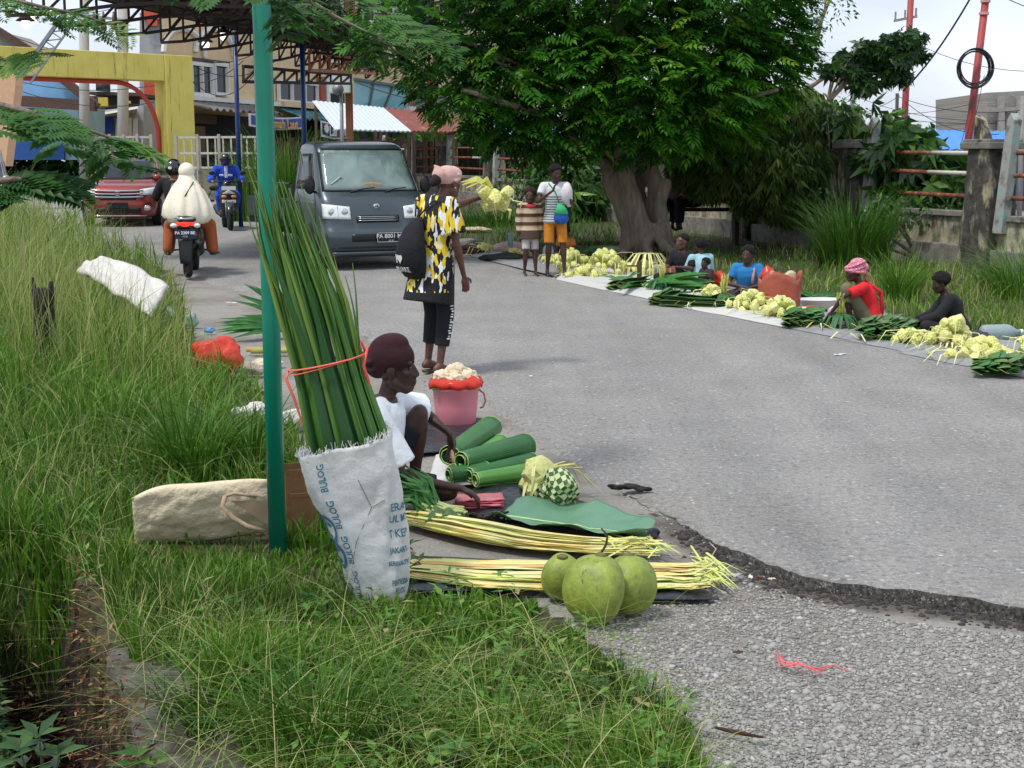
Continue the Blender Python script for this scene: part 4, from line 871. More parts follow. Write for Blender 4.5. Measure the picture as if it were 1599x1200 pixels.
# --- generic leaf-shell plant
def crown(name, mt_, parent, lumps_, o_, dens, ll, lw, mode='leaf', hang=.0, rr_=(.1, .9), flat=.72):
    Cc, Aa, Nn, Rr = [], [], [], []
    for (px, py, Y, rr) in lumps_:
        c = np.array(W(px, py, Y)-o_); n = int(dens*rr*rr)+10; u = norm(rng.normal(0, 1, (n, 3))); rad = rr*(.3+.7*rng.random(n)**.5)
        Cc.append(c+u*rad[:, None]*[1, 1, flat]); Aa.append(u*[1, 1, .5]+rng.normal(0, .4, (n, 3))+[0, 0, -hang]); Nn.append(rng.normal(0, .5, (n, 3))+u*.8+[0, 0, .6])
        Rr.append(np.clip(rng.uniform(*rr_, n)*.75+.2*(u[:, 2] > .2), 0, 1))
    P, A, N, rn = map(np.concatenate, (Cc, Aa, Nn, Rr)); n = len(P)
    if mode == 'leaf': v, f, r = leafq(P, A, N, rng.uniform(.75, 1.2, n)*ll, rng.uniform(.8, 1.2, n)*lw, rn, .2)
    elif mode == 'whorl':
        pr = []
        x = norm(np.cross(norm(A), N)); y = norm(np.cross(norm(A), x))
        for k in range(6):
            a = k*1.047+rng.uniform(-.3, .3); d = norm(A)*.45+x*math.cos(a)+y*math.sin(a)+np.array([0, 0, -hang*.8]); pr.append(leafq(P, d, norm(A)+[0, 0, .3], rng.uniform(.7, 1.2, n)*ll, rng.uniform(.8, 1.2, n)*lw, rn, .25))
        v, f, r = cat(pr)
    else: v, f, r = pinnate(P, A, N, rng.uniform(.7, 1.1, n)*ll*3, 5, np.full(n, ll), np.full(n, lw), rn, 60, .3)
    return mesh_np(name, v, f, mt_, parent, r)
def tree_(name, lb, base, trunk, r0, lumps_, mt_, dens, ll, lw, **k):
    t = thing(name, lb, 'tree', base); b = B(); limb(b, [V(p)-base for p in trunk], r0, r0*.35, .05)
    for (px, py, Y, rr) in lumps_[::2]: c = W(px, py, Y)-base; s_ = V(trunk[-1])-base; limb(b, [s_*.8, (s_+c)/2, c], r0*.3, .012, .06, 5)
    b.build('trunk', bark(), t, smooth=True); crown('crown', mt_, t, lumps_, base, dens, ll, lw, **k); return t
# drooping mango
bs = G(1172, 372); 
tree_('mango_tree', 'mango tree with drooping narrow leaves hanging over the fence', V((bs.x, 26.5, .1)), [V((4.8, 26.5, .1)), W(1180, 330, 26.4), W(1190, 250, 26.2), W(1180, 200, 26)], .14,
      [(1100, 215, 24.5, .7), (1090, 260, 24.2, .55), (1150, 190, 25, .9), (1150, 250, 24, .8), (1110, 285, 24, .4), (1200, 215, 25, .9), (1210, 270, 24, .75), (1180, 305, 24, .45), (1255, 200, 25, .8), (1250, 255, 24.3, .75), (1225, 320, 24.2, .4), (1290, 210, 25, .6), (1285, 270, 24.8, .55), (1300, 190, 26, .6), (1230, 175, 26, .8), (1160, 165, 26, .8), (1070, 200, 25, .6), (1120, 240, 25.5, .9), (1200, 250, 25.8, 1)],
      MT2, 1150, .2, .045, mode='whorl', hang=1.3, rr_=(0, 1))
# leafy branch tree on the right
t = tree_('almond_tree', 'broad leaved tree whose leafy branch stands alone against the sky', V((6.6, 30, 0)), [V((6.6, 30, 0)), W(1225, 230, 30), W(1245, 150, 30), W(1300, 112, 30)], .1,
      [(1300, 105, 30, .24), (1328, 118, 30, .24), (1350, 78, 30, .3), (1340, 100, 30.2, .3), (1375, 82, 30, .34), (1402, 62, 30, .3), (1420, 60, 30, .32), (1400, 95, 30, .42), (1375, 115, 30, .28), (1432, 82, 30.1, .2), (1350, 130, 30, .25), (1408, 115, 30, .2), (1315, 90, 30.2, .2)], MT3, 190, .24, .11, mode='whorl', hang=.5, rr_=(0, .75))
tree_('roadside_tree', 'thin twiggy tree with small sparse leaves at the crown right edge', V((6.0, 33, .1)), [V((6, 33, .1)), W(1200, 200, 33), W(1270, 60, 33), W(1300, -10, 33)], .09,
      [(1270, 45, 33, .55), (1300, 15, 33, .6), (1285, -10, 33, .6), (1315, 5, 33, .4), (1260, 75, 33, .3), (1240, 20, 33, .6)], MT1, 120, .12, .06, hang=.2, rr_=(.1, .6))
# big leafed shrubs behind the fence
def shrub(lb, base, lumps_, mt_, dens, ll, lw, name='leafy_shrub', mode='whorl', hang=.5, rr_=(.1, 1), cat_='shrub', group='shrubs behind the fence'):
    t = thing(name, lb, cat_, base, group=group); b = B()
    for (px, py, Y, rr) in lumps_: limb(b, [V((0, 0, 0)), (W(px, py, Y)-base)*.5+V((0, .1, 0)), W(px, py, Y)-base], .035, .015, .05, 5)
    b.build('stems', bark(), t, smooth=True); crown('foliage', mt_, t, lumps_, base, dens, ll, lw, mode=mode, hang=hang, rr_=rr_)
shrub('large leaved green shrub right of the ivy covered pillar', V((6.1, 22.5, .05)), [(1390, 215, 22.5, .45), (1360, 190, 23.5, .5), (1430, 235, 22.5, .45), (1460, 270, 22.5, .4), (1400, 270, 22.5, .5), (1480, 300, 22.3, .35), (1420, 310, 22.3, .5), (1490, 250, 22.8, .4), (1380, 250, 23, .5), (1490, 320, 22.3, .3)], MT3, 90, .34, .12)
shrub('fine leaved creeper growing over the pillar left of the big leaved shrub', V((5.5, 22.6, .05)), [(1300, 205, 24.2, .4), (1292, 250, 24, .35), (1345, 190, 24.5, .35), (1290, 180, 24.5, .45), (1320, 172, 25, .35), (1290, 310, 23, .28)], MT3, 520, .11, .06, mode='leaf')
shrub('low creeping bush above the low wall near the right pillar', V((6.6, 21.6, .05)), [(1400, 335, 21.2, .3), (1440, 335, 21.2, .3), (1480, 335, 21.2, .28), (1380, 320, 21, .35), (1360, 350, 20.9, .35), (1345, 375, 20.8, .3)], MT3, 520, .1, .05, mode='leaf')
shrub('bright green leafy bush behind the fence left of the big trunk', V((1.9, 34, .2)), [(880, 290, 33, .6), (905, 260, 33.5, .5), (865, 265, 33.5, .5), (915, 300, 33, .5), (885, 310, 32.6, .4)], MT3, 60, .5, .14, rr_=(.5, 1))
shrub('bright green bush behind the fence beside the striped boy', V((.2, 37, .2)), [(805, 285, 37, .6), (820, 265, 37.5, .5), (795, 300, 36.5, .4), (815, 305, 36.5, .5)], MT3, 220, .2, .07, rr_=(.5, 1), mode='leaf')
for px, lb, Y in ((695, 'dry weed tuft growing on a far fence pillar cap', 0), (735, 'green weed tuft behind the far fence bays', 0), (1338, 'brown fern tuft growing on the ivy pillar cap', 0)):
    p = WA+WD*wt(px); o = clump('weed_tuft', lb, V((p.x, p.y, 1.9+low(0, p.y))), 90, .25, .55 if px > 1000 else .9, .02, (.5, .95), .4)
# far treeline behind everything
C2 = []
for i in range(60): C2.append((430+i*22, 243+6*math.sin(i*2.3), 66+6*math.sin(i), 1.5+.7*math.sin(i*1.7)))
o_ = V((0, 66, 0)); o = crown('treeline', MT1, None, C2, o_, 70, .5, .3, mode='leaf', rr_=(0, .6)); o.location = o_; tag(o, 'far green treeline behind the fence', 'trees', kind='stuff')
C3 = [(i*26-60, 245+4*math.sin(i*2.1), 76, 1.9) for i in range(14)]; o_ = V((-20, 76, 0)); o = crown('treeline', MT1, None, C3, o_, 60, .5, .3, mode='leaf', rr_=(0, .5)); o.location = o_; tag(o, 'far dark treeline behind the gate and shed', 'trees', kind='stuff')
p_ = W(1515, 212, 60); t = thing('palm_tree', 'distant small palm head above the blue roof', 'tree', V((p_.x, 60, 0))); B().cyl((0, 0, 0), (0, 0, p_.z-.1), .12).build('trunk', bark(), t)
n = 46; a = rng.uniform(0, 6.283, n); v, f, r = blades(np.tile([0, 0, p_.z-.2], (n, 1)), rng.uniform(.6, 1.0, n), np.full(n, .1), a, rng.uniform(.8, 1.5, n), rng.uniform(.1, .5, n), 5); mesh_np('crown', v, f, MT1, t, r)
# --- near overhanging fern-leaved sprays (top left)
MF = leafmat('fern_leaf', [(0, (.012, .05, .01)), (.4, (.03, .11, .015)), (.75, (.07, .2, .025)), (1, (.2, .32, .05))], .5, .35)
def bipin(lb, pts_, nl, L, pin, rr_, spread=.5, ll=.055, lw=.024, grp='branches of the overhanging feathery tree'):
    P_ = [W(*p) for p in pts_]; o_ = P_[0]; t = thing('feathery_branch', lb, 'branch', o_, group=grp); P_ = [p-o_ for p in P_]
    b = B(); limb(b, P_, .012, .004, .01, 5); b.build('twig', bark(), t, smooth=True)
    seg = [(P_[i+1]-P_[i]).length for i in range(len(P_)-1)]; tot = sum(seg); C, A, N, R2 = [], [], [], []
    for k in range(nl):
        s_ = tot*(k+rng.random())/nl; i = 0
        while i < len(seg)-1 and s_ > seg[i]: s_ -= seg[i]; i += 1
        q_ = P_[i].lerp(P_[i+1], min(1, s_/seg[i])); d = (P_[i+1]-P_[i]).normalized()
        side = d.cross(UP).normalized()*random.choice((-1, 1)); m = (d*.6+side*random.uniform(.2, 1)+V((random.uniform(-.4, .4),)*3)*spread+UP*random.uniform(-.35, .15)).normalized()
        nrm = (UP+V((random.uniform(-.4, .4), random.uniform(-.9, .2), 0))).normalized(); sd_ = m.cross(nrm).normalized(); Lr = L*random.uniform(.7, 1.15); rv_ = random.uniform(*rr_)
        for j in range(pin):
            tt = (j+.7)/pin
            for s2 in (-1, 1):
                C.append(q_+m*Lr*tt-UP*Lr*.25*tt*tt); A.append((m*.55+sd_*s2)); N.append(nrm); R2.append(rv_+random.uniform(-.08, .08))
    C, A, N = map(lambda x: np.array([tuple(q_) for q_ in x]), (C, A, N)); n = len(C)
    v, f, r = pinnate(C, A, N, np.full(n, L*.5), 6, np.full(n, ll), np.full(n, lw), np.clip(np.array(R2), 0, 1), 75, .12)
    mesh_np('foliage', v, f, MF, t, r)
bipin('feathery branch reaching right across the red car at mid left', [(-60, 150, 4.2), (60, 180, 4.2), (140, 205, 4.3), (205, 228, 4.4)], 8, .16, 3, (.3, .8))
bipin('low dark feathery spray at the left edge below the others', [(-50, 290, 4), (20, 280, 4), (70, 285, 4.1)], 5, .13, 4, (.1, .4))
bipin('feathery spray along the top edge left of the teal pole', [(180, -40, 5.5), (330, -10, 5.5), (460, 8, 5.6)], 5, .16, 3, (.1, .5))
bipin('feathery spray crossing in front of the teal pole top', [(380, -60, 5), (430, -10, 5), (450, 30, 5)], 4, .13, 3, (.3, .8))
bipin('feathery branch right of the teal pole towards the big tree', [(430, -30, 6), (520, 25, 6.2), (590, 60, 6.3), (625, 85, 6.4)], 7, .2, 3, (.15, .6))
bipin('bright tipped feathery spray over the cream building', [(500, -30, 6.5), (600, 20, 6.6), (690, 60, 6.8)], 6, .2, 4, (.2, .9))
bipin('pale leafy spray in the top left corner', [(-60, -20, 7), (60, 10, 7), (120, 22, 7.1), (175, 40, 7.2)], 10, .18, 4, (.6, 1), ll=.045, lw=.02)
bipin('pale thin spray hanging at the left edge across the yellow beam', [(-60, 80, 7), (0, 95, 7), (60, 85, 7)], 5, .15, 4, (.6, 1), ll=.045, lw=.02)
# leafy seedling in front of the printed sack, twigs and sticks
def seedling(lb, base, tops, ll, lw, nl, mt_=MT3, name='seedling', rr_=(.3, .8)):
    t = thing(name, lb, 'plant', base); b = B(); C, A = [], []
    for tp_ in tops:
        e = V(tp_)-base; pts_ = [V((0, 0, 0)), e*.5+V((.01, 0, .01)), e]; limb(b, pts_, .005, .002, .012, 5)
        for k in range(nl):
            tt = .3+.7*(k/nl); q_ = e*tt; C.append(tuple(q_)); a = k*2.4; A.append((math.cos(a), math.sin(a), .35))
        for k in range(5): C.append(tuple(e)); A.append((math.cos(k*1.25), math.sin(k*1.25), .7))
    b.build('stem', M('#4a5a2c', .7), t, smooth=True); n = len(C); v, f, r = leafq(np.array(C), np.array(A, float), np.tile([0., -.2, 1], (n, 1)), rng.uniform(.7, 1.2, n)*ll, rng.uniform(.8, 1.2, n)*lw, rng.uniform(*rr_, n), .3)
    mesh_np('leaves', v, f, mt_, t, r)
gb0 = G(585, 925); Yb = gb0.y
seedling('leafy dark green weed growing against the foot of the printed sack', gb0, [W(597, 832, Yb), W(640, 850, Yb-.02), W(585, 860, Yb+.02), W(560, 880, Yb), W(655, 875, Yb)], .06, .016, 11)
gb0 = G(545, 945); seedling('yellowish flowering weed left of the sack foot', gb0, [W(520, 880, gb0.y), W(535, 900, gb0.y), W(548, 893, gb0.y)], .02, .01, 14, rr_=(.8, 1))
gb0 = G(60, 1330); seedling('broad leaved weed at the bottom left corner', gb0, [W(60, 1150, gb0.y), W(30, 1170, gb0.y), W(90, 1180, gb0.y)], .09, .03, 8)
gb0 = G(200, 1240); seedling('bright green weed hanging over the ditch edge', gb0, [W(215, 1180, gb0.y), W(240, 1195, gb0.y)], .08, .025, 6, rr_=(.6, 1))
gb0 = G(700, 1240); seedling('small broad leaved weed right of the cut stick', gb0, [W(712, 1170, gb0.y), W(695, 1180, gb0.y)], .07, .028, 5, rr_=(.6, 1))
b = B(); a_, c_ = W(685, 1143, 3.62), G(640, 1225); b.cyl((0, 0, 0), a_-c_, .008, .0095, 8); o = b.build('cut_stick', M('#8a7668', .9, .25, 30, .4), smooth=False); o.location = c_; tag(o, 'pale cut stick poking up through the grass at the bottom edge', 'stick')
b = B(); a_, c_ = W(873, 1150, 3.6), G(875, 1230); b.cyl((0, 0, 0), a_-c_, .006, .005, 8); o = b.build('cut_stick', M('#8a7668', .9, .25, 30, .4)); o.location = c_; tag(o, 'thin grey stick upright near the gravel at the bottom edge', 'stick')
# charred stump
c_ = G(75, 590); b = B(); b.loft([(V((0, 0, z)), .085*(1+.2*math.sin(z*9)), .07, V((1, 0, 0)), V((0, 1, 0))) for z in (-.1, .15, .4, .55, .68)], 12, .7); b.tube([(-.06, 0, .6), (-.07, 0, .76)], [.02, .012]); b.tube([(.05, .02, .6), (.06, .02, .73)], [.025, .02])
o = b.build('tree_stump', M('#211d1a', .95, .4, 12, .8), smooth=True); o.location = c_; tag(o, 'blackened upright stump in the long grass at left', 'stump')
# ============================================================ VEHICLES
MTY = M('#17171a', .85, .2, 20, .3); MRIM = M('#6f7276', .45, .1, metal=.6); MBLK = M('#121316', .45, .15, 10, .05); MCHR = M('#c8ccd0', .18, .05, metal=.9)
MLENS = M('#dfe3e0', .12, .08, 20, .1, coat=.5); MPLT = M('#0c0d10', .5, .05); MWL = M('#e8e8e4', .6, .02)
class Shell:
    def __init__(s, secs, e=8): s.s = secs; s.e = e
    def at(s, z):
        S = s.s
        if z <= S[0][0]: return S[0][1:]
        for a_, c_ in zip(S[:-1], S[1:]):
            if z <= c_[0]: t = (z-a_[0])/(c_[0]-a_[0]); return [p+(q_-p)*t for p, q_ in zip(a_[1:], c_[1:])]
        return S[-1][1:]
    def front(s, x, z, o=0.0):
        yf, yr, hw = s.at(z); yc, ry = (yf+yr)/2, (yr-yf)/2; k = min(.999, abs(x)/hw); return V((x, yc-ry*(1-k**s.e)**(1/s.e)-o, z))
    def side(s, sx, y, z, o=0.0):
        yf, yr, hw = s.at(z); yc, ry = (yf+yr)/2, (yr-yf)/2; k = min(.999, abs(y-yc)/ry); return V((sx*(hw*(1-k**s.e)**(1/s.e)+o), y, z))
    def build(s, mt_, parent, name='body', n=64):
        b = B(); b.rings([b.ring(V((0, (a_[1]+a_[2])/2, a_[0])), V((1, 0, 0)), V((0, 1, 0)), a_[3], (a_[2]-a_[1])/2, n, 2/s.e) for a_ in s.s]); return b.build(name, mt_, parent, smooth=True)
    def fpatch(s, name, x0, x1, z0, z1, mt_, parent, o=.006, nu=16, nv=6, skew=0.0, solid=.008, top=None):
        b = B()
        def fn(u, v):
            z = z0+(z1-z0)*v; k = 1+(skew*v); xm = (x0+x1)/2; x = xm+(x0+(x1-x0)*u-xm)*k
            if top is not None: z = z0+(z1-z0-top*abs(2*u-1)**3)*v
            return s.front(x, z, o)
        b.grid(fn, nu, nv); return b.build(name, mt_, parent, smooth=True, solid=solid)
    def spoly(s, name, sx, poly, mt_, parent, o=.006, solid=.006):
        b = B(); c = (sum(p[0] for p in poly)/len(poly), sum(p[1] for p in poly)/len(poly)); vs = [s.side(sx, c[0], c[1], o)]; fs_ = []; P = []
        for a_, d_ in zip(poly, poly[1:]+poly[:1]):
            for k in range(5): P.append((a_[0]+(d_[0]-a_[0])*k/5, a_[1]+(d_[1]-a_[1])*k/5))
        for m_ in (.5, 1.0): vs += [s.side(sx, c[0]+(p[0]-c[0])*m_, c[1]+(p[1]-c[1])*m_, o) for p in P]
        n = len(P); fs_ = [(0, 1+i, 1+(i+1) % n) for i in range(n)]+[(1+i, 1+n+i, 1+n+(i+1) % n, 1+(i+1) % n) for i in range(n)]; b.add(vs, fs_); return b.build(name, mt_, parent, smooth=True, solid=solid)
def wheel(parent, x, y, r, w_, ax='x'):
    d = V((w_/2, 0, 0)); c = V((x, y, r)); b = B()
    rs = []
    for k, (o_, q_) in enumerate([(-1, .62), (-1, .9), (-.8, 1), (.8, 1), (1, .9), (1, .62)]): rs.append(b.ring(c+d*o_, V((0, 1, 0)), UP, r*q_, r*q_, 32))
    b.rings(rs); t = b.build('wheel', MTY, parent, smooth=False, bevel=.004)
    b = B(); b.cyl(c-d*1.02, c+d*1.02, r*.6, n=24); 
    for s_ in (-1, 1):
        for k in range(8): a = k*.785; b.box(c+d*s_*1.03+V((0, math.cos(a)*r*.38, math.sin(a)*r*.38)), (.012, r*.12, r*.12))
        b.cyl(c+d*s_*.9, c+d*s_*1.12, r*.16, n=12)
    b.build('rim', MRIM, t)
def carpaint(c, name): 
    Q = NT(name); v = Q.coord(); Q.base(Q.mix(Q.ramp(Q.noise(1.4, 6, v), [(.45, 0.), (.75, .3)]), srgb(c), srgb('#6a6862'))); Q.b.inputs['Metallic'].default_value = .35; Q.rough(.34); Q.b.inputs['Coat Weight'].default_value = .6; Q.b.inputs['Coat Roughness'].default_value = .12; return Q.m
MGP = carpaint('#424d53', 'grey_paint'); MRP2 = carpaint('#8c2a24', 'red_paint'); MSV = carpaint('#8f969a', 'silver_paint')
Q = NT('windscreen'); Q.base(Q.ramp(Q.noise(1.6, 3, Q.coord()), [(.3, srgb('#52645f')), (.7, srgb('#8ea39e'))])); Q.rough(.07); Q.b.inputs['Coat Weight'].default_value = 1; MWS = Q.m  # pale grey-green mottle puts the sky's reflection into the base colour
p = G(592, 421)
pk = thing('pickup_truck', 'dark grey pickup truck driving towards the market', 'pickup', p, R_(26))
S = Shell([(.19, .05, 1.6, .77), (.24, .0, 1.62, .80), (.46, -.035, 1.64, .815), (.585, -.03, 1.65, .82), (.61, .015, 1.65, .82), (.74, .02, 1.66, .825), (.86, .05, 1.67, .83), (.98, .10, 1.67, .83), (1.08, .17, 1.67, .825), (1.13, .24, 1.67, .815), (1.3, .36, 1.67, .79), (1.55, .54, 1.66, .745), (1.76, .68, 1.64, .705), (1.82, .75, 1.62, .68), (1.865, .9, 1.56, .62), (1.885, 1.1, 1.4, .45)])
S.build(MGP, pk, 'cab')
S.fpatch('windshield_seal', -.755, .755, 1.145, 1.775, MBLK, pk, .003, 24, 8, -.1)
S.fpatch('windshield', -.72, .72, 1.165, 1.745, MWS, pk, .010, 24, 8, -.1)
for sx in (-1, 1):
    w1 = S.spoly('side_window_seal', sx, [(.50, 1.17), (1.42, 1.17), (1.38, 1.70), (.86, 1.70)], MBLK, pk, .003)
    S.spoly('side_window', sx, [(.60, 1.21), (1.36, 1.21), (1.32, 1.66), (.88, 1.66)], MGL, pk, .010)
    S.spoly('wheel_arch', sx, [(.30, .28), (.34, .5), (.46, .63), (.66, .68), (.86, .63), (.98, .5), (1.02, .28)], MTY, pk, .004)
    b = B(); 
    for P_ in ([(.45, .64), (.42, 1.0), (.5, 1.14)], [(1.5, .35), (1.5, 1.15), (1.46, 1.74)]): b.tube([S.side(sx, y, z, .002) for y, z in P_], .006, 5)
    b.build('door_seam', MBLK, pk); b = B(); b.tube([S.side(sx, 1.25, .97, .03), S.side(sx, 1.42, .97, .03)], .014, 6); b.build('door_handle', MBLK, pk)
    b = B(); b.ell(S.side(sx, .42, 1.2, .13)+V((0, -.02, .04)), (.085, .05, .135)); b.cyl(S.side(sx, .48, 1.14, .0), S.side(sx, .42, 1.15, .12), .018); b.build('mirror', MBLK, pk, smooth=True)
    # headlight
    b = B(); zz0, zz1 = .745, .955
    b.grid(lambda u, v: S.front(sx*(.42+(.80-.42)*u), zz0+.015*u+(zz1-zz0-.03*(1-u))*v, .012), 12, 5); h_ = b.build('headlight', MLENS, pk, smooth=True, solid=.014)
    b = B(); b.tube([S.front(sx*.61, zz0+.01, .022), S.front(sx*.61, zz1-.02, .022)], .006, 5); b.build('lens_rib', MCHR, h_)
    for xx in (.51, .70): b = B(); c_ = S.front(sx*xx, .85, .02); b.ell(c_, (.05, .012, .055)); b.build('lamp_bowl', MCHR, h_, smooth=True)
    wheel(pk, sx*.72, .66, .285, .17); wheel(pk, sx*.70, 3.1, .285, .17)
S.fpatch('grille', -.33, .33, .70, .80, MBLK, pk, .012, 14, 3); 
b = B()
for z in (.725, .755, .78): b.tube([S.front(x, z, .024) for x in np.linspace(-.31, .31, 9)], .006, 5)
b.build('grille_bar', MCHR, pk, smooth=True)
S.fpatch('lower_intake', -.42, .42, .42, .53, MBLK, pk, .006, 14, 3); S.fpatch('bumper_lip', -.72, .72, .22, .27, MGP, pk, .03, 18, 2, solid=.03)
b = B(); b.tube([S.front(x, .33, .008) for x in np.linspace(-.72, .72, 13)], .008, 5); b.build('bumper_crease', MBLK, pk, smooth=True)
c_ = S.front(0, .93, .012); b = B(); b.loft([(c_, .058, .042, V((1, 0, 0)), UP), (c_-V((0, .012, 0)), .052, .037, V((1, 0, 0)), UP)], 20); e_ = b.build('emblem', MCHR, pk, smooth=True)
b = B(); b.tube([c_+V((x, -.018, z)) for x, z in ((-.03, -.015), (-.012, .018), (.01, .018), (.012, -.002), (-.008, -.004), (.03, -.018))], .005, 5); b.build('emblem_mark', MBLK, e_)
pc_ = S.front(.17, .475, .035); b = B(); b.box(pc_, (.44, .012, .145)); pl = b.build('number_plate', MPLT, pk, bevel=.004)
fr_ = frame(V((1, 0, 0)), UP, V((0, -1, 0)), pc_+V((0, -.009, .018))); text('PA 8001 MG', 'plate_lettering', MWL, pl, fr_, .088, .001, bold=.001)
text('07 27', 'plate_date', MWL, pl, frame(V((1, 0, 0)), UP, V((0, -1, 0)), pc_+V((0, -.009, -.052))), .036, .001)
b = B(); x0 = -.20
for a_, c2 in (((-.213, .066), (.213, .066)), ((-.213, -.066), (.213, -.066)), ((-.213, -.066), (-.213, .066)), ((.213, -.066), (.213, .066))): b.tube([pc_+V((a_[0], -.008, a_[1])), pc_+V((c2[0], -.008, c2[1]))], .0025, 4)
b.build('plate_border', MWL, pl)
for x0, x1 in ((-.35, .05), (.2, .55)):
    b = B(); b.tube([S.front(x0, 1.135, .01), S.front((x0+x1)/2, 1.18, .022), S.front(x1, 1.20, .02)], [.012, .009, .006], 6); b.build('wiper', MBLK, pk, smooth=True)
b = B(); b.ell(S.front(.02, 1.225, .014), (.17, .006, .055)); b.build('dash_mat', M('#b49a78', .8, .3, 30, 0), pk, smooth=True)
b = B(); b.tube([S.front(x, z, .012) for x, z in ((-.62, 1.25), (-.54, 1.3), (-.45, 1.36), (-.42, 1.33))], [.02, .025, .03, .02], 6, .3); b.build('glass_glare', M('#a9b8a6', .5, .1), pk, smooth=True)
MBED = M('#39453d', .6, .2, 3, .1, dirt='#565b50', dsc=2)
b = B(); b.box((0, 2.98, .62), (1.6, 2.5, .12)); b.box((0, 2.9, .48), (.9, 2.6, .16)); b.build('chassis', MTY, pk)
for sx in (-1, 1):
    b = B(); b.box((sx*.81, 2.98, .84), (.035, 2.5, .34)); sdp = b.build('side_panel', MBED, pk, bevel=.006)
    b = B(); 
    for z in (.72, .84, .96): b.box((sx*.832, 2.98, z), (.016, 2.46, .03))
    b.build('panel_rib', MBED, sdp)
    b = B(); b.tube([(sx*.8, 1.76, 1.24), (sx*.8, 4.2, 1.24)], .018, 6)
    for y in (1.8, 2.6, 3.4, 4.18): b.tube([(sx*.8, y, .98), (sx*.8, y, 1.24)], .015, 6)
    b.build('guard_rail', MBLK, pk)
    b = B(); b.box((sx*.72, 3.48, .42), (.24, .02, .34)); b.build('mud_flap', MTY, pk)
b = B(); b.box((0, 1.74, .95), (1.6, .04, .55)); b.build('headboard', MBED, pk)
b = B(); b.box((0, 4.24, .84), (1.62, .035, .34)); b.build('tailgate', MBED, pk)
b = B()
for z in (.72, .84, .96): b.box((0, 1.715, z), (1.5, .012, .02))
b.build('headboard_rib', MBED, pk)
# cars
def car(lb, p, rz, paint, h=1.0, emb=True):
    t = thing('parked_car', lb, 'car', p, rz)
    S = Shell([(.2, .12, 4.0, .78), (.26, .02, 4.1, .82), (.42, -.02, 4.15, .845), (.58, -.02, 4.15, .85), (.66, .02, 4.15, .85), (.80, .05, 4.15, .85), (.90, .14, 4.12, .84), (.955, .34, 4.1, .82), (.985, .75, 4.08, .80), (1.02, .95, 4.05, .78), (1.12, 1.12, 4.0, .76), (1.35, 1.40, 3.85, .71), (1.55*h, 1.72, 3.6, .65), (1.62*h, 2.0, 3.3, .58), (1.65*h, 2.4, 3.0, .4)], 6)
    S.build(paint, t); S.fpatch('windshield', -.68, .68, 1.05, 1.5*h, MGL, t, .008, 16, 8, -.12)
    S.fpatch('grille', -.40, .40, .60, .76, MBLK, t, .012, 12, 3)
    b = B()
    for z in (.66, .73, .80): b.tube([S.front(x, z+.04*abs(x)**2, .03) for x in np.linspace(-.55, .55, 13)], .016, 6)
    b.build('chrome_bar', MCHR, t, smooth=True)
    if emb:
        b = B(); c_ = S.front(0, .745, .045); b.tube([c_+V((x, 0, z)) for x, z in ((-.05, .045), (.05, .045), (.04, -.045), (-.04, -.045), (-.05, .045))], .008, 5); b.tube([c_+V((-.02, 0, .03)), c_+V((-.018, 0, -.03))], .007, 5); b.tube([c_+V((.02, 0, .03)), c_+V((.018, 0, -.03))], .007, 5); b.tube([c_+V((-.02, 0, 0)), c_+V((.02, 0, 0))], .007, 5); b.build('emblem', MCHR, t)
    for sx in (-1, 1):
        b = B(); b.grid(lambda u, v: S.front(sx*(.48+.33*u), .70+.03*u+(.13+.02*u)*v, .012), 10, 4); b.build('headlight', MLENS, t, smooth=True, solid=.012)
        b = B(); b.ell(S.front(sx*.62, .42, .01), (.09, .02, .06)); b.build('fog_lamp', MCHR, t, smooth=True)
        b = B(); b.ell(S.side(sx, 1.15, 1.08, .1), (.1, .06, .08)); b.build('mirror', paint, t, smooth=True)
        S.spoly('side_window', sx, [(1.35, 1.08), (3.3, 1.08), (3.1, 1.46), (1.7, 1.46)], MGL, t)
        wheel(t, sx*.76, .75, .31, .2); wheel(t, sx*.76, 3.3, .31, .2)
    S.fpatch('lower_intake', -.5, .5, .30, .42, MBLK, t, .008, 12, 3)
    c_ = S.front(0, .48, .03); b = B(); b.box(c_, (.44, .012, .13)); b.build('number_plate', MPLT, t)
    b = B(); b.tube([S.front(x, .25, .03) for x in np.linspace(-.6, .6, 9)], .016, 6); b.build('chrome_strip', MCHR, t, smooth=True); return t
car('red car with a chrome grille half hidden behind the long grass', G(186, 355), R_(8), MRP2)
pp = G(22, 350); car('silver car at the far left behind the grass and fern leaves', V((pp.x, 29, low(0, 29))), R_(20), MSV, 1.1, False)
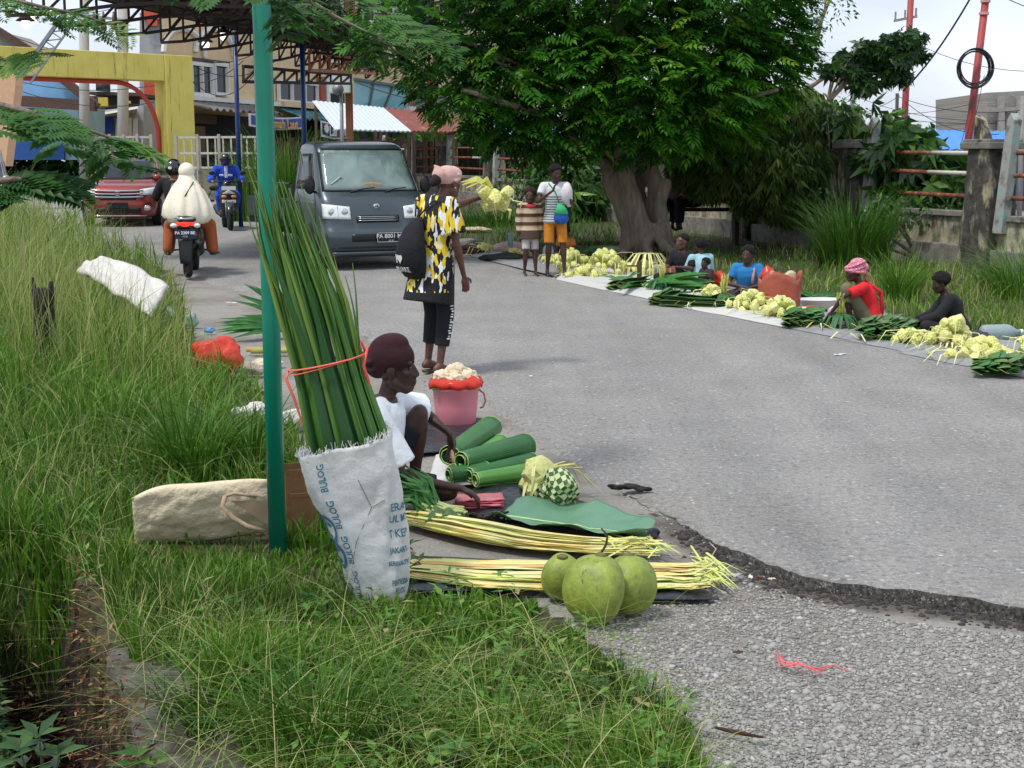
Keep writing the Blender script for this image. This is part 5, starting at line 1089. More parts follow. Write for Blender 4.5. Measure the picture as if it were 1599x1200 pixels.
# scooters: local +y is forward
def scooter(lb, p, rz, paint, accent, rear):
    t = thing('motor_scooter', lb, 'motorcycle', p, rz)
    for y, r in ((-.62, .27), (.66, .28)):
        c = V((0, y, r)); b = B(); rs = []
        for a in np.linspace(0, 6.283, 37)[:-1]: rs.append(None)
        for o_, q_ in [(-1, .72), (-1, .88), (-.45, 1), (.45, 1), (1, .88), (1, .72)]: rs.append(b.ring(c+V((.052*o_, 0, 0)), V((0, 1, 0)), UP, r*q_, r*q_, 32))
        b.rings([q_ for q_ in rs if q_]); w_ = b.build('wheel', MTY, t, smooth=True)
        b = B(); b.cyl(c-V((.05, 0, 0)), c+V((.05, 0, 0)), r*.3, n=14); b.tube([c+V((0, math.cos(a)*r*.7, math.sin(a)*r*.7)) for a in np.linspace(0, 6.283, 24)], .02, 6)
        for k in range(5): a = k*1.257; b.beam(c, c+V((0, math.cos(a)*r*.7, math.sin(a)*r*.7)), .025)
        b.build('rim', MRIM, w_)
    X, Y = V((1, 0, 0)), V((0, 1, 0))
    b = B(); b.loft([(V((0, -.86, .72)), .07, .05, X, UP), (V((0, -.8, .70)), .12, .10, X, UP), (V((0, -.6, .64)), .15, .15, X, UP), (V((0, -.3, .58)), .155, .19, X, UP), (V((0, 0, .54)), .14, .2, X, UP), (V((0, .12, .45)), .11, .14, X, UP)], 20); b.build('tail_body', paint, t, smooth=True)
    b = B(); b.loft([(V((0, -.78, .80)), .09, .035, X, UP), (V((0, -.6, .81)), .13, .05, X, UP), (V((0, -.25, .79)), .15, .055, X, UP), (V((0, .08, .76)), .13, .05, X, UP), (V((0, .14, .74)), .08, .03, X, UP)], 18); b.build('seat', MBLK, t, smooth=True)
    b = B(); b.box((0, .25, .34), (.3, .5, .08)); b.build('footboard', MBLK, t, bevel=.02)
    b = B(); b.loft([(V((0, .40, .30)), .13, .05, X, Y), (V((0, .44, .5)), .19, .07, X, Y), (V((0, .47, .7)), .2, .08, X, Y), (V((0, .45, .86)), .15, .08, X, Y), (V((0, .42, .98)), .13, .09, X, Y), (V((0, .42, 1.06)), .08, .06, X, Y)], 20); b.build('front_shield', paint, t, smooth=True)
    b = B(); b.tube([(-.33, .32, 1.04), (-.15, .38, 1.03), (.15, .38, 1.03), (.33, .32, 1.04)], .016, 7); b.build('handlebar', MBLK, t, smooth=True)
    for sx in (-1, 1):
        b = B(); b.tube([(sx*.24, .36, 1.04), (sx*.27, .36, 1.15), (sx*.31, .34, 1.2)], .007, 5); b.ell((sx*.33, .34, 1.22), (.065, .015, .04)); b.build('mirror', MBLK, t, smooth=True)
        b = B(); b.tube([(sx*.07, .66, .28), (sx*.07, .55, .62)], .022, 7); b.build('fork', MRIM, t, smooth=True)
        b = B(); b.ell((sx*.1, .53, .72), (.06, .03, .035)); b.build('indicator', M('#d98a3c', .3), t, smooth=True)
    b = B(); b.loft([(V((0, .52+.03*math.sin(a*2), .28))+V((0, .31*math.cos(a)+.14, .31*math.sin(a))), .075, .02, X, V((0, math.cos(a), math.sin(a)))) for a in np.linspace(.3, 2.6, 9)], 10); b.build('front_mudguard', paint, t, smooth=True)
    b = B(); b.grid(lambda u, v: V(((u-.5)*.25*(1-.4*v), .515+.03*math.cos((u-.5)*3)-.03*v, .74+.12*(1-v)-.06*abs(2*u-1))), 8, 4); b.build('headlight', MLENS, t, smooth=True, solid=.02)
    b = B(); b.box((0, .53, .62), (.3, .02, .07)); b.build('front_panel', accent, t, bevel=.015)
    b = B(); b.box((0, .545, .9), (.3, .01, .085)); fp_ = b.build('number_plate', MWL if not rear else MPLT, t)
    b = B(); b.loft([(V((.13, -.15, .3)), .03, .03, X, UP), (V((.17, -.35, .36)), .05, .055, X, UP), (V((.18, -.75, .46)), .055, .065, X, UP), (V((.18, -.85, .48)), .04, .045, X, UP)], 14); b.build('exhaust', MBLK, t, smooth=True)
    b = B(); b.grid(lambda u, v: V(((u-.5)*(.2-.05*v), -.87-.05*math.sin(v*1.6)-.03*math.cos((u-.5)*3), .56-.34*v)), 8, 8); b.build('rear_mudguard', MBLK, t, smooth=True, solid=.012)
    b = B(); b.grid(lambda u, v: V(((u-.5)*.2*(1.15-.3*v), -.885+.05*v+.05*abs(2*u-1)**2, .775-.075*v)), 10, 4)
    if rear:
        q = NT('tail_lamp_lit'); q.base(srgb('#c01810')); q.b.inputs['Emission Color'].default_value = (1, .04, .02, 1); q.b.inputs['Emission Strength'].default_value = 1.1; tl = b.build('tail_lamp', q.m, t, smooth=True, solid=.02)
        b = B(); 
        for sx in (-1, 1): b.ell((sx*.155, -.83, .735), (.05, .05, .035))
        b.build('rear_indicator', MLENS, t, smooth=True)
        b = B(); b.box((0, -.935, .625), (.27, .01, .13)); pl = b.build('rear_plate', M('#1c2540', .5), t)
        text('PA 2309 BE', 'plate_lettering', MWL, pl, frame(X, UP, -Y, V((0, -.943, .64))), .056, .001, bold=.0015); text('12 26', 'plate_date', MWL, pl, frame(X, UP, -Y, V((0, -.943, .592))), .03, .001)
        for sx in (-1, 1): b = B(); b.tube([(sx*.15, -.1, .36), (sx*.3, -.08, .35)], .014, 6); b.build('footpeg', MBLK, t)
        b = B(); b.tube([(-.1, -.6, .86), (-.13, -.85, .84), (0, -.92, .83), (.13, -.85, .84), (.1, -.6, .86)], .014, 6); b.build('grab_rail', MCHR, t, smooth=True)
    else: b.build('tail_lamp', M('#8a1a14', .3), t, smooth=True, solid=.02)
    return t
MBP = carpaint('#16181c', 'black_paint')
sp1 = G(292, 437); sr1 = R_(9); sp1 = sp1+V((-math.sin(sr1), math.cos(sr1), 0))*.9
scooter('black scooter with lit tail lamp carrying two people away', sp1, sr1, MBP, MBLK, True)
sp2 = G(361, 361); sr2 = R_(180+17); sp2 = sp2-V((-math.sin(sr2), math.cos(sr2), 0))*.8
scooter('black and white scooter coming towards the camera with a rider in blue', sp2, sr2, MBP, MWL, False)
# ============================================================ PEOPLE
def skinmat(c):
    k = 'skin'+c
    if k in MC: return MC[k]
    Q = NT('skin'); v = Q.coord(); n_ = Q.noise(9, 4, v); s = srgb(c); Q.base(Q.ramp(n_, [(.3, tuple(x*.78 for x in s)), (.7, tuple(x*1.22 for x in s))])); Q.rough(.48); Q.b.inputs['Subsurface Weight'].default_value = .08
    Q.b.inputs['Subsurface Radius'].default_value = (.02, .008, .005); Q.bump(Q.noise(70, 3, v), .12, .002); MC[k] = Q.m; return Q.m
def cloth(c, var=.15, fold=.55, sc=5, rough=.9, **k): return M(c, rough, var, sc, fold, 5.5, bd=.03, **k)
X_, Y_ = V((1, 0, 0)), V((0, 1, 0))
def J_stand(h=1.6):
    k = h/1.6; J = dict(pel=(0, 0, .86), waist=(0, 0, 1.0), chest=(0, .0, 1.18), neck=(0, 0, 1.35), head=(0, .02, 1.49))
    for s, n in ((-1, 'L'), (1, 'R')):
        J.update({'s'+n: (s*.165, 0, 1.30), 'e'+n: (s*.205, -.01, 1.04), 'w'+n: (s*.215, .05, .81), 'h'+n: (s*.085, 0, .84), 'k'+n: (s*.09, .02, .46), 'a'+n: (s*.09, -.01, .075), 't'+n: (s*.10, .15, .03)})
    return {a: V(b)*k for a, b in J.items()}
def J_sit(**o):
    J = dict(pel=(0, 0, .12), waist=(0, .02, .25), chest=(0, .05, .40), neck=(0, .08, .54), head=(0, .11, .665))
    for s, n in ((-1, 'L'), (1, 'R')):
        J.update({'s'+n: (s*.155, .06, .49), 'e'+n: (s*.22, .14, .26), 'w'+n: (s*.12, .33, .2), 'h'+n: (s*.09, .03, .12), 'k'+n: (s*.2, .42, .16), 'a'+n: (s*.02, .34, .07), 't'+n: (-s*.1, .38, .05)})
    J.update(o); return {a: V(b) for a, b in J.items()}
def hand(b, w_, d, n, t, curl=.5, k=1.0, spread=.0):
    d = V(d).normalized(); n = (V(n)-d*V(n).dot(d)).normalized(); t = d.cross(n)*(1 if d.cross(n).dot(V(t)) > 0 else -1)
    b.ell(w_+d*.045*k, (.037*k, .017*k, .05*k), (t, n, d), 12, 7)
    for i, L in enumerate((.068, .078, .072, .056)):
        r = w_+d*.08*k+t*(.027-.018*i)*k; c1 = curl*(.55+.1*i); d1 = (d*math.cos(c1)+n*math.sin(c1)+t*spread*(1.5-i)).normalized(); c2 = curl*1.5; d2 = d*math.cos(c2)+n*math.sin(c2)
        m = r+d1*L*.5*k; b.cap(r-d*.01*k, m, .0092*k, .0085*k, n=8); b.cap(m, m+d2*L*.5*k, .0085*k, .007*k, n=8)
    r = w_+d*.02*k+t*.028*k; m = r+(d*.55+t*.6+n*.35).normalized()*.042*k; b.cap(r, m, .0125*k, .0105*k, n=8); b.cap(m, m+(d*.85+t*.15+n*.45).normalized()*.032*k, .0105*k, .0085*k, n=8)
def headb(b, c, f, u, e):
    f = V(f).normalized(); u = (V(u)-f*V(u).dot(f)).normalized(); r = f.cross(u); R = (r, f, u)
    def P(x, y, z): return c+(r*x+f*y+u*z)*e
    b.ell(P(0, -.012, .03), (.073*e, .092*e, .085*e), R); b.ell(P(0, .025, -.025), (.058*e, .062*e, .08*e), R); b.ell(P(0, .055, -.078), (.034*e, .034*e, .027*e), R)
    b.cap(P(-.045, .0, -.055), P(-.02, .055, -.085), .028*e, .022*e); b.cap(P(.045, .0, -.055), P(.02, .055, -.085), .028*e, .022*e)
    b.cap(P(0, .078, .022), P(0, .098, -.018), .009*e, .013*e); b.ell(P(-.014, .092, -.024), (.011*e,)*3, R, 8, 5); b.ell(P(.014, .092, -.024), (.011*e,)*3, R, 8, 5)
    b.ell(P(0, .086, -.047), (.026*e, .014*e, .0085*e), R, 10, 6); b.ell(P(0, .084, -.060), (.022*e, .014*e, .0085*e), R, 10, 6)
    b.cap(P(-.042, .066, .036), P(.042, .066, .036), .013*e, .013*e); b.ell(P(-.045, .055, -.01), (.02*e, .02*e, .018*e), R); b.ell(P(.045, .055, -.01), (.02*e, .02*e, .018*e), R)
    for s in (-1, 1): b.ell(P(s*.074, -.008, -.005), (.011*e, .02*e, .033*e), R, 10, 6)
    return P, R
MEYE = M('#6d6056', .5, .02, bump=0); MIRIS = M('#120c0a', .25, .02, bump=0)
def tors(J, k=1.0):
    up = (J['neck']-J['pel']).normalized(); rx = (J['sR']-J['sL']).normalized(); hx = (J['hR']-J['hL']).normalized(); fy = up.cross(rx)*-1
    fy = rx.cross(up)*-1; hy = hx.cross(up)*-1; m = (rx+hx).normalized()
    return [(J['pel']-up*.07*k, .135*k, .10*k, hx, hy), (J['pel'], .155*k, .115*k, hx, hy), (J['waist'], .128*k, .095*k, m, fy), (J['chest'], .148*k, .108*k, rx, fy), (J['chest'].lerp(J['neck'], .55), .15*k, .092*k, rx, fy), (J['neck']-up*.0, .075*k, .062*k, rx, fy)]
def person(lb, loc, rz, J, skin, k=1.0, he=1.0, face=(0, 1, 0), up=(0, 0, 1), vox=.009, handL=None, handR=None, legs=True, feet=True, group=None, scale=1.0, thin=1.0, bare=True):
    t = thing('person', lb, 'person', loc, rz, group); t.scale = (scale,)*3
    b = B(); b.loft(tors(J, k)); a = thin*k
    b.cap(J['neck']-V((0, 0, .03)), J['head'], .048*a+.004, .046*a+.004)
    b.cap(J['sL'], J['sR'], .05*k, .05*k)
    for n, hd in (('L', handL), ('R', handR)):
        b.cap(J['s'+n], J['e'+n], .046*a, .034*a, .004); b.cap(J['e'+n], J['w'+n], .034*a, .0215*a, .007*a, at=.25)
        if hd is None: hd = dict()
        d = hd.get('d', tuple(J['w'+n]-J['e'+n])); nn = hd.get('n', (0.3*(1 if n == 'L' else -1), 0.2, -1)); tt = hd.get('t', (0, 1, 0)); hand(b, J['w'+n], V(d), V(nn), V(tt), hd.get('c', .5), .95*k)
        if legs:
            b.cap(J['h'+n], J['k'+n], .078*a, .052*a); b.cap(J['k'+n], J['a'+n], .05*a, .03*a, .014*a, at=.28)
            if feet:
                A, T = J['a'+n], J['t'+n]; f = (T-A); f = f.normalized(); hl = A-f*.035*k+V((0, 0, -.035*k)); b.cap(hl, A, .03*k, .032*k); b.cap(A+V((0, 0, -.01*k)), T, .03*k, .018*k); b.cap(hl, T+V((0, 0, -.008)), .027*k, .02*k)
                sdv = f.cross(UP).normalized()
                for i in range(5): r_ = T+sdv*(.026-.013*i)*k*(1 if n == 'L' else -1); b.cap(r_, r_+f*(.03-.003*i)*k, .0085*k, .007*k, n=7)
    P, R = headb(b, J['head'], face, up, he)
    b.fuse('body', skinmat(skin), t, vox, 2)
    if vox <= .014:
        for s in (-1, 1):
            e_ = B(); e_.ell(P(s*.031, .0735, .013), (.0115*he, .0068*he, .0048*he), R, 10, 6); eo = e_.build('eye', MEYE, t, smooth=True)
            e_ = B(); e_.ell(P(s*.031, .0785, .013), (.006*he, .004*he, .0046*he), R, 10, 6); e_.build('iris', MIRIS, eo, smooth=True)
    return t, P, R
def shirt(t, J, mt_, k=1.0, ex=.018, sl=.55, hem=.06, name='shirt', vox=.011, wide=1.0, slx=0.0, cut=5, it=3, flare=0.0):
    S = tors(J, k); up = (J['neck']-J['pel']).normalized(); b = B(); c0, rx, ry, x, y = S[1]; b2 = [(c0-up*hem, rx*wide+ex+.012+flare, ry*wide+ex+.012+flare, x, y)]
    for i, (c, rx, ry, x, y) in enumerate(S[1:cut]): b2.append((c, rx*wide+ex+flare*.5*(i == 0), ry*wide+ex, x, y))
    c, rx, ry, x, y = S[5]; b2.append((c-up*.02, rx+ex*1.1, ry+ex*.8, x, y)); b.loft(b2)
    b.cap(J['sL'], J['sR'], .052*k+ex*.8, .052*k+ex*.8)
    for n in 'LR':
        if sl > 0:
            e = J['s'+n].lerp(J['e'+n], min(1, sl)); b.cap(J['s'+n], J['s'+n].lerp(e, .3), .05*k+ex, .048*k+ex); r1 = .042*k+ex+slx; b.cyl(J['s'+n], e, .05*k+ex, r1, 14)
            if sl > 1: w_ = J['e'+n].lerp(J['w'+n], sl-1); b.cap(J['e'+n], J['e'+n].lerp(w_, .4), r1, r1*.95); b.cyl(J['e'+n], w_, r1, r1*.8, 14)
    return b.fuse(name, mt_, t, vox, it)
def trousers(t, J, mt_, k=1.0, ex=.014, fr=1.6, name='trousers', vox=.011, top=None, flare=0.0):
    S = tors(J, k); b = B(); b.loft([(c, rx+ex, ry+ex, x, y) for c, rx, ry, x, y in S[:2]]+[(S[1][0].lerp(S[2][0], .5), S[2][1]+ex, S[2][2]+ex, S[2][3], S[2][4])])
    for n in 'LR':
        kn = J['h'+n].lerp(J['k'+n], min(1, fr)); r0, r1 = .08*k+ex, (.056*k+ex if fr >= 1 else .066*k+ex+flare)
        b.cap(J['h'+n], J['h'+n].lerp(kn, .4), r0, (r0+r1)/2); b.cyl(J['h'+n], kn, r0, r1, 16)
        if fr > 1: an = J['k'+n].lerp(J['a'+n], fr-1); b.cap(J['k'+n], J['k'+n].lerp(an, .3), r1, r1*.95); b.cyl(J['k'+n], an, r1, (.045*k+ex+flare), 16)
    return b.fuse(name, mt_, t, vox, 2)
def hair(t, P, R, e, mt_, r=(.088, .104, .098), c=(0, -.022, .038), amp=.012, freq=40, name='hair', vox=.008):
    b = B(); c_ = P(*c); n, m = 36, 22; rs = []
    for k in range(m+1):
        th = math.pi*(.03+.94*k/m)-math.pi/2; ring = []
        for i in range(n):
            a = 2*math.pi*i/n; d = R[0]*(math.cos(th)*math.cos(a))+R[1]*(math.cos(th)*math.sin(a))+R[2]*math.sin(th); q = R[0]*(r[0]*e*math.cos(th)*math.cos(a))+R[1]*(r[1]*e*math.cos(th)*math.sin(a))+R[2]*(r[2]*e*math.sin(th))
            fr_ = max(0, math.sin(a)*math.cos(th)); lowf = max(0, -.15-math.sin(th)+fr_*.9)   # pull in over the face and neck
            q = q*(1-.28*min(1, lowf*1.6)); q += d*(amp*e*noise.noise(d*freq*.12+V((1, 2, 3)))+amp*e*.9*abs(noise.noise(d*freq*.35))); ring.append(c_+q)
        rs.append(ring)
    b.rings(rs); return b.build(name, mt_, t, smooth=True)
MHAIR = M('#0f0c0b', .95, .3, 60, 1., 120); MHAIR2 = M('#2a1a12', .95, .3, 60, 1., 120)
# ---- seated woman in white by the sack
o_ = G(592, 792)
J = J_sit(pel=(0, -.02, .13), waist=(0, 0, .26), chest=(0, .0, .39), neck=(0, .035, .535), head=(0, .085, .665), sL=(-.155, .06, .47), sR=(.155, -.005, .475), hL=(-.08, 0, .14), hR=(.08, 0, .14),
          eR=(.17, .13, .185), wR=(.16, .40, .13), eL=(-.30, .20, .40), wL=(-.14, .335, .325), kL=(-.09, .19, .44), aL=(-.1, .16, .075), tL=(-.1, .30, .03), kR=(.10, .34, .10), aR=(-.02, .20, .06), tR=(-.1, .3, .035))
SK1 = '#3d241c'
t, P, R = person('woman in a white shirt and maroon cap seated behind her wares', o_, R_(-90), J, SK1, .93, 1.06, face=(.06, 1, -.05), vox=.0062, thin=.86, handR=dict(d=(-.02, 1, -.55), n=(0, -.2, -1), t=(-1, 0, 0), c=.75), handL=dict(d=(.02, .1, -1), n=(.4, -.5, 0), t=(.6, .6, 0), c=.55))
shirt(t, J, cloth('#e9ecf2', .03, .75), .95, .024, .82, .05, 'shirt', .008, slx=.028)
trousers(t, J, cloth('#131520'), .93, .012, .8, 'shorts', .009)
b = B(); e = 1.06
b.ell(P(0, -.022, .052), (.090*e, .108*e, .088*e), R, 24, 14); b.ell(P(0, -.075, .015), (.07*e, .058*e, .062*e), R, 20, 12); b.ell(P(0, -.03, .095), (.072*e, .092*e, .062*e), (R[0], (R[1]*.9-R[2]*-.3).normalized(), (R[2]*.9-R[1]*.3).normalized()), 20, 12)
for z_, y_ in ((.01, 0), (.045, -.03)): b.tube([P(.094*math.cos(a), -.02+y_*.4+.1*math.sin(a), z_+.02*math.sin(a*1)) for a in np.linspace(1.9, 5.6, 12)], .012*e, 7)
b.fuse('knitted_cap', M('#35151b', .95, .25, 16, .7, 60, bd=.006), t, .007, 2)
ho = o_+Matrix.Rotation(R_(-90), 3, 'Z') @ V((-.125, .345, .22)); ck = thing('cracker', 'pale piece of food held in the seated woman\'s hand', 'food', ho); B().ell((0, 0, 0), (.012, .03, .035)).build('piece', M('#d9b78c', .8, .15, 30, .3), ck, smooth=True)
# ---- standing woman in the yellow patterned top
o_ = G(682, 583)
th = R_(-47)
J = J_stand(1.60)
J.update(pel=V((0, -.03, .86)), waist=V((0, -.03, 1.0)), chest=V((0, -.01, 1.19)), neck=V((0, .05, 1.345)), head=V((.01, .13, 1.455)), sL=V((-.17, .03, 1.30)), sR=V((.165, .0, 1.29)), eR=V((.22, .02, 1.0)), wR=V((.215, .10, .755)), eL=V((-.10, .26, 1.27)), wL=V((-.02, .50, 1.345)), kL=V((-.10, .05, .46)), kR=V((.09, .02, .47)), aL=V((-.13, .02, .075)), aR=V((.11, -.06, .075)), tL=V((-.15, .17, .025)), tR=V((.12, .09, .025)))
t, P, R = person('woman in a yellow black and white top holding out woven pouches', o_, th, J, '#5e3a2c', .98, 1.0, face=(.0, 1, -.08), vox=.0075, thin=.9, handR=dict(d=(.0, .25, -1), n=(-1, .3, 0), t=(-.3, 1, 0), c=.6), handL=dict(d=(.1, 1, .0), n=(.3, -.3, -1), t=(1, 0, .2), c=1.1))
Q = NT('patterned_cloth'); v = Q.coord(); sp = Q.n('ShaderNodeSeparateXYZ'); Q.l(v, sp.inputs[0]); 
cmb = Q.n('ShaderNodeCombineXYZ'); Q.l(Q.math('ADD', sp.outputs[0], Q.math('MULTIPLY', sp.outputs[1], .9)), cmb.inputs[0]); Q.l(Q.math('MULTIPLY', sp.outputs[2], .55), cmb.inputs[1])
nd = Q.n('ShaderNodeTexNoise'); nd.inputs['Scale'].default_value = 5; Q.l(cmb.outputs[0], nd.inputs['Vector']); ad = Q.n('ShaderNodeVectorMath', operation='MULTIPLY_ADD'); Q.l(nd.outputs['Color'], ad.inputs[0]); ad.inputs[1].default_value = (.11, .11, 0); Q.l(cmb.outputs[0], ad.inputs[2])
vo = Q.n('ShaderNodeTexVoronoi', distance='MANHATTAN'); vo.inputs['Scale'].default_value = 26; vo.inputs['Randomness'].default_value = .75; Q.l(ad.outputs[0], vo.inputs['Vector'])
pc = Q.ramp(Q.n('ShaderNodeSeparateXYZ').outputs[0], [(0, 0.)]); sv = Q.n('ShaderNodeSeparateXYZ'); Q.l(vo.outputs['Color'], sv.inputs[0])
pat = Q.ramp(sv.outputs[0], [(0, srgb('#131115')), (.30, srgb('#dcbf2c')), (.55, srgb('#e9dda0')), (.64, srgb('#e6e6ea')), (.82, srgb('#17151a'))], 'CONSTANT')
Q.base(Q.mix(Q.ramp(Q.math('SUBTRACT', sp.outputs[2], .63), [(0, 1.), (.012, 0.)], 'CONSTANT'), pat, srgb('#131217'))); Q.rough(.85); Q.bump(Q.noise(7, 3, v), .5, .03)
shirt(t, J, Q.m, .98, .024, .72, .31, 'tunic', .009, slx=.03, flare=.028, wide=1.02)
trousers(t, J, cloth('#15171f'), .98, .012, 1.62, 'leggings', .009)
b = B()
for i in range(9):
    z_ = .62-.042*i; k_ = J['kR'].lerp(J['hR'], max(0, (z_-.47)/.37)) if z_ > .47 else J['kR'].lerp(J['aR'], (.47-z_)/.40); b.box(k_+V((.078-.012*max(0, .5-z_)*5, .0+.005*(i % 2), 0)), (.006, .016+.006*(i % 3), .012)); b.box(k_+V((.078-.012*max(0, .5-z_)*5, .004-.005*(i % 2), .018)), (.006, .024-.006*(i % 3), .008))
b.build('leg_lettering', MWL, t)
b = B(); e = 1.0; b.ell(P(0, -.02, .05), (.088, .104, .083), R, 24, 14); b.ell(P(0, .02, .075), (.078, .085, .058), R, 20, 12); b.ell(P(0, -.10, .05), (.065, .05, .065), R)
for k in range(5): b.tube([P(.091*math.cos(a), -.02+.107*math.sin(a), .015+.02*k+.03*math.sin(a+k)) for a in np.linspace(.0+.3*k, 5.0, 16)], .0085, 6)
b.fuse('headscarf', cloth('#cfa79d', .12, .8), t, .0075, 2)
b = B(); b.ell(P(0, -.125, .02), (.05, .035, .05), R); b.ell(P(-.03, -.13, .0), (.03, .03, .04), R); b.build('scarf_knot', cloth('#2a1c22'), t, smooth=True)
b = B(); b.ell(P(.082, -.005, -.035), (.008,)*3, R, 8, 5); b.build('earring', MCHR, t, smooth=True)
for n in 'LR':
    A, T = J['a'+n], J['t'+n]; f = (T-A).normalized(); f.z = 0; b = B(); b.loft([(A-f*.05+V((0, 0, -.071)), .03, .012, X_, UP), (A.lerp(T, .5)+V((0, 0, -.05)), .042, .012, X_, UP), (T+f*.035+V((0, 0, -.027)), .036, .012, X_, UP)], 12); b.build('sandal', M('#5a3a2c', .8), t, smooth=True)
# her backpack: a thing of its own hanging on her back
bo = o_+Matrix.Rotation(th, 3, 'Z') @ V((-.02, -.19, .97)); bg_ = thing('drawstring_bag', 'black drawstring backpack with white heart print on the standing woman', 'bag', bo, th)
b = B(); S_ = []
for z, rx, ry, yo in ((-.245, .05, .02, .0), (-.225, .13, .045, -.01), (-.15, .165, .08, -.035), (-.03, .165, .095, -.045), (.08, .14, .08, -.035), (.17, .10, .06, -.01), (.235, .045, .035, .03), (.25, .02, .02, .04)): S_.append((V((0.012, yo, z*.95)), rx*.84, ry*.95, X_, Y_))
b.loft(S_, 28, .9); b.build('sack', cloth('#121118', .3, .9, 4), bg_, smooth=True)
def bagpt(x, z):
    for a_, c_ in zip(S_[:-1], S_[1:]):
        if a_[0].z <= z <= c_[0].z: k_ = (z-a_[0].z)/(c_[0].z-a_[0].z); rx, ry, yo = [a_[i]+(c_[i]-a_[i])*k_ for i in (1, 2)]+[a_[0].y+(c_[0].y-a_[0].y)*k_]; break
    q = min(.97, abs(x)/rx); return V((x, yo-ry*(1-q**2.2)**.45-.003, z))
def ontobag(me, ox, oz):
    for vv in me.vertices: c = vv.co.copy(); q = bagpt(ox+c.x, oz+c.y); vv.co = q+V((0, -.002+(-c.z), 0))
me_o = text('I', 'lettering', MWL, bg_, None, .085, .001, bold=.003); ontobag(me_o.data, -.062, -.075)
me_o = text('MUARE', 'lettering', MWL, bg_, None, .052, .001, bold=.001); ontobag(me_o.data, -.02, -.155)
b = B(); hp_ = [(16*math.sin(a)**3, 13*math.cos(a)-5*math.cos(2*a)-2*math.cos(3*a)-math.cos(4*a)) for a in np.linspace(0, 6.283, 30)[:-1]]
vs = [bagpt(-.018+x*.0021, -.07+z*.0023)-V((0, .003, 0)) for x, z in hp_]+[bagpt(-.018, -.07)-V((0, .004, 0))]; b.add(vs, [(i, (i+1) % 29, 29) for i in range(29)]); b.build('heart_print', MWL, bg_, solid=.002)
for s in (-1, 1):
    b = B(); b.tube([(s*.02, .03, .24), (s*.10, .10, .36), (s*.15, .21, .34), (s*.185, .30, .16), (s*.175, .20, -.05), (s*.15, .03, -.2)], .007, 6); b.build('strap', MBLK, bg_, smooth=True)
# ---- helpers for pouch bunches come later; riders
def local(o_, rz, v): return o_+Matrix.Rotation(rz, 3, 'Z') @ V(v)
def drape(b, secs, nf=10, amp=.065, n=88):
    rs = []
    for c, rx, ry, f_ in secs: rs.append([V(c)+X_*(rx*math.cos(a)*(1+amp*f_*(math.sin(nf*a+1.3*f_)+.5*math.sin(nf*1.7*a))))+Y_*(ry*math.sin(a)*(1+amp*f_*(math.sin(nf*a+1.3*f_)+.5*math.sin(nf*1.7*a)))) for a in np.linspace(0, 2*math.pi, n, endpoint=False)])
    b.rings(rs)
J = J_stand(1.55)
J.update(pel=V((0, -.33, .89)), waist=V((0, -.33, 1.0)), chest=V((0, -.30, 1.15)), neck=V((0, -.27, 1.31)), head=V((0, -.24, 1.44)), sL=V((-.17, -.28, 1.26)), sR=V((.17, -.28, 1.26)), eL=V((-.26, -.18, 1.03)), eR=V((.26, -.18, 1.03)), wL=V((-.15, .0, .95)), wR=V((.15, .0, .95)),
         hL=V((-.09, -.33, .88)), hR=V((.09, -.33, .88)), kL=V((-.27, -.02, .70)), kR=V((.27, -.02, .70)), aL=V((-.30, -.12, .36)), aR=V((.31, -.12, .36)), tL=V((-.34, .03, .32)), tR=V((.36, .03, .32)))
t, P, R = person('passenger in a long cream headscarf and rust dress on the scooter', sp1, sr1, J, '#8a6248', 1.0, 1.0, vox=.014)
b = B(); b.ell(P(0, -.01, .03), (.112, .122, .118), R, 24, 14); b.ell((.0, -.26, 1.31), (.13, .12, .13)); b.build('scarf_hood', cloth('#efe7d0', .03, .6), t, smooth=True)
b = B(); drape(b, [((0, -.25, 1.42), .10, .10, 0), ((0, -.26, 1.35), .125, .12, .1), ((0, -.28, 1.27), .195, .16, .3), ((0, -.30, 1.16), .25, .20, .6), ((0, -.32, 1.0), .32, .23, .9), ((.0, -.34, .86), .34, .25, 1.0), ((.0, -.35, .76), .26, .22, 1.0), ((0, -.35, .735), .2, .18, .9)]); b.build('long_headscarf', cloth('#efe7d0', .03, .5), t, smooth=True)
b = B(); 
for s, n in ((-1, 'L'), (1, 'R')): b.cap(J['h'+n], J['k'+n], .12, .10); b.cap(J['k'+n], J['a'+n]+V((0, 0, .02)), .10, .085)
b.ell((0, -.33, .84), (.2, .17, .12)); b.fuse('dress', cloth('#a2562f', .12, .8), t, .014, 2)
b = B(); b.tube([(.10, -.40, 1.32), (.0, -.50, 1.15), (-.16, -.52, .95), (-.30, -.40, .80)], .009, 6); b.build('bag_strap', M('#5c4a34', .8), t, smooth=True)
for n in 'LR': b = B(); b.loft([(J['a'+n]+V((0, -.06, -.06)), .04, .015, X_, UP), (J['t'+n]+V((0, .04, -.02)), .045, .015, X_, UP)], 12); b.build('sandal', MBLK, t, smooth=True)
J = J_stand(1.68)
J.update(pel=V((0, .06, .87)), waist=V((0, .07, 1.0)), chest=V((-.02, .11, 1.18)), neck=V((-.03, .15, 1.35)), head=V((-.05, .2, 1.48)), sL=V((-.21, .16, 1.30)), sR=V((.16, .16, 1.30)), eL=V((-.33, .2, 1.06)), eR=V((.30, .2, 1.06)), wL=V((-.32, .36, 1.05)), wR=V((.30, .36, 1.05)), hL=V((-.1, .06, .85)), hR=V((.1, .06, .85)), kL=V((-.2, .42, .75)), kR=V((.2, .42, .75)), aL=V((-.13, .3, .43)), aR=V((.13, .3, .43)), tL=V((-.13, .44, .4)), tR=V((.13, .44, .4)))
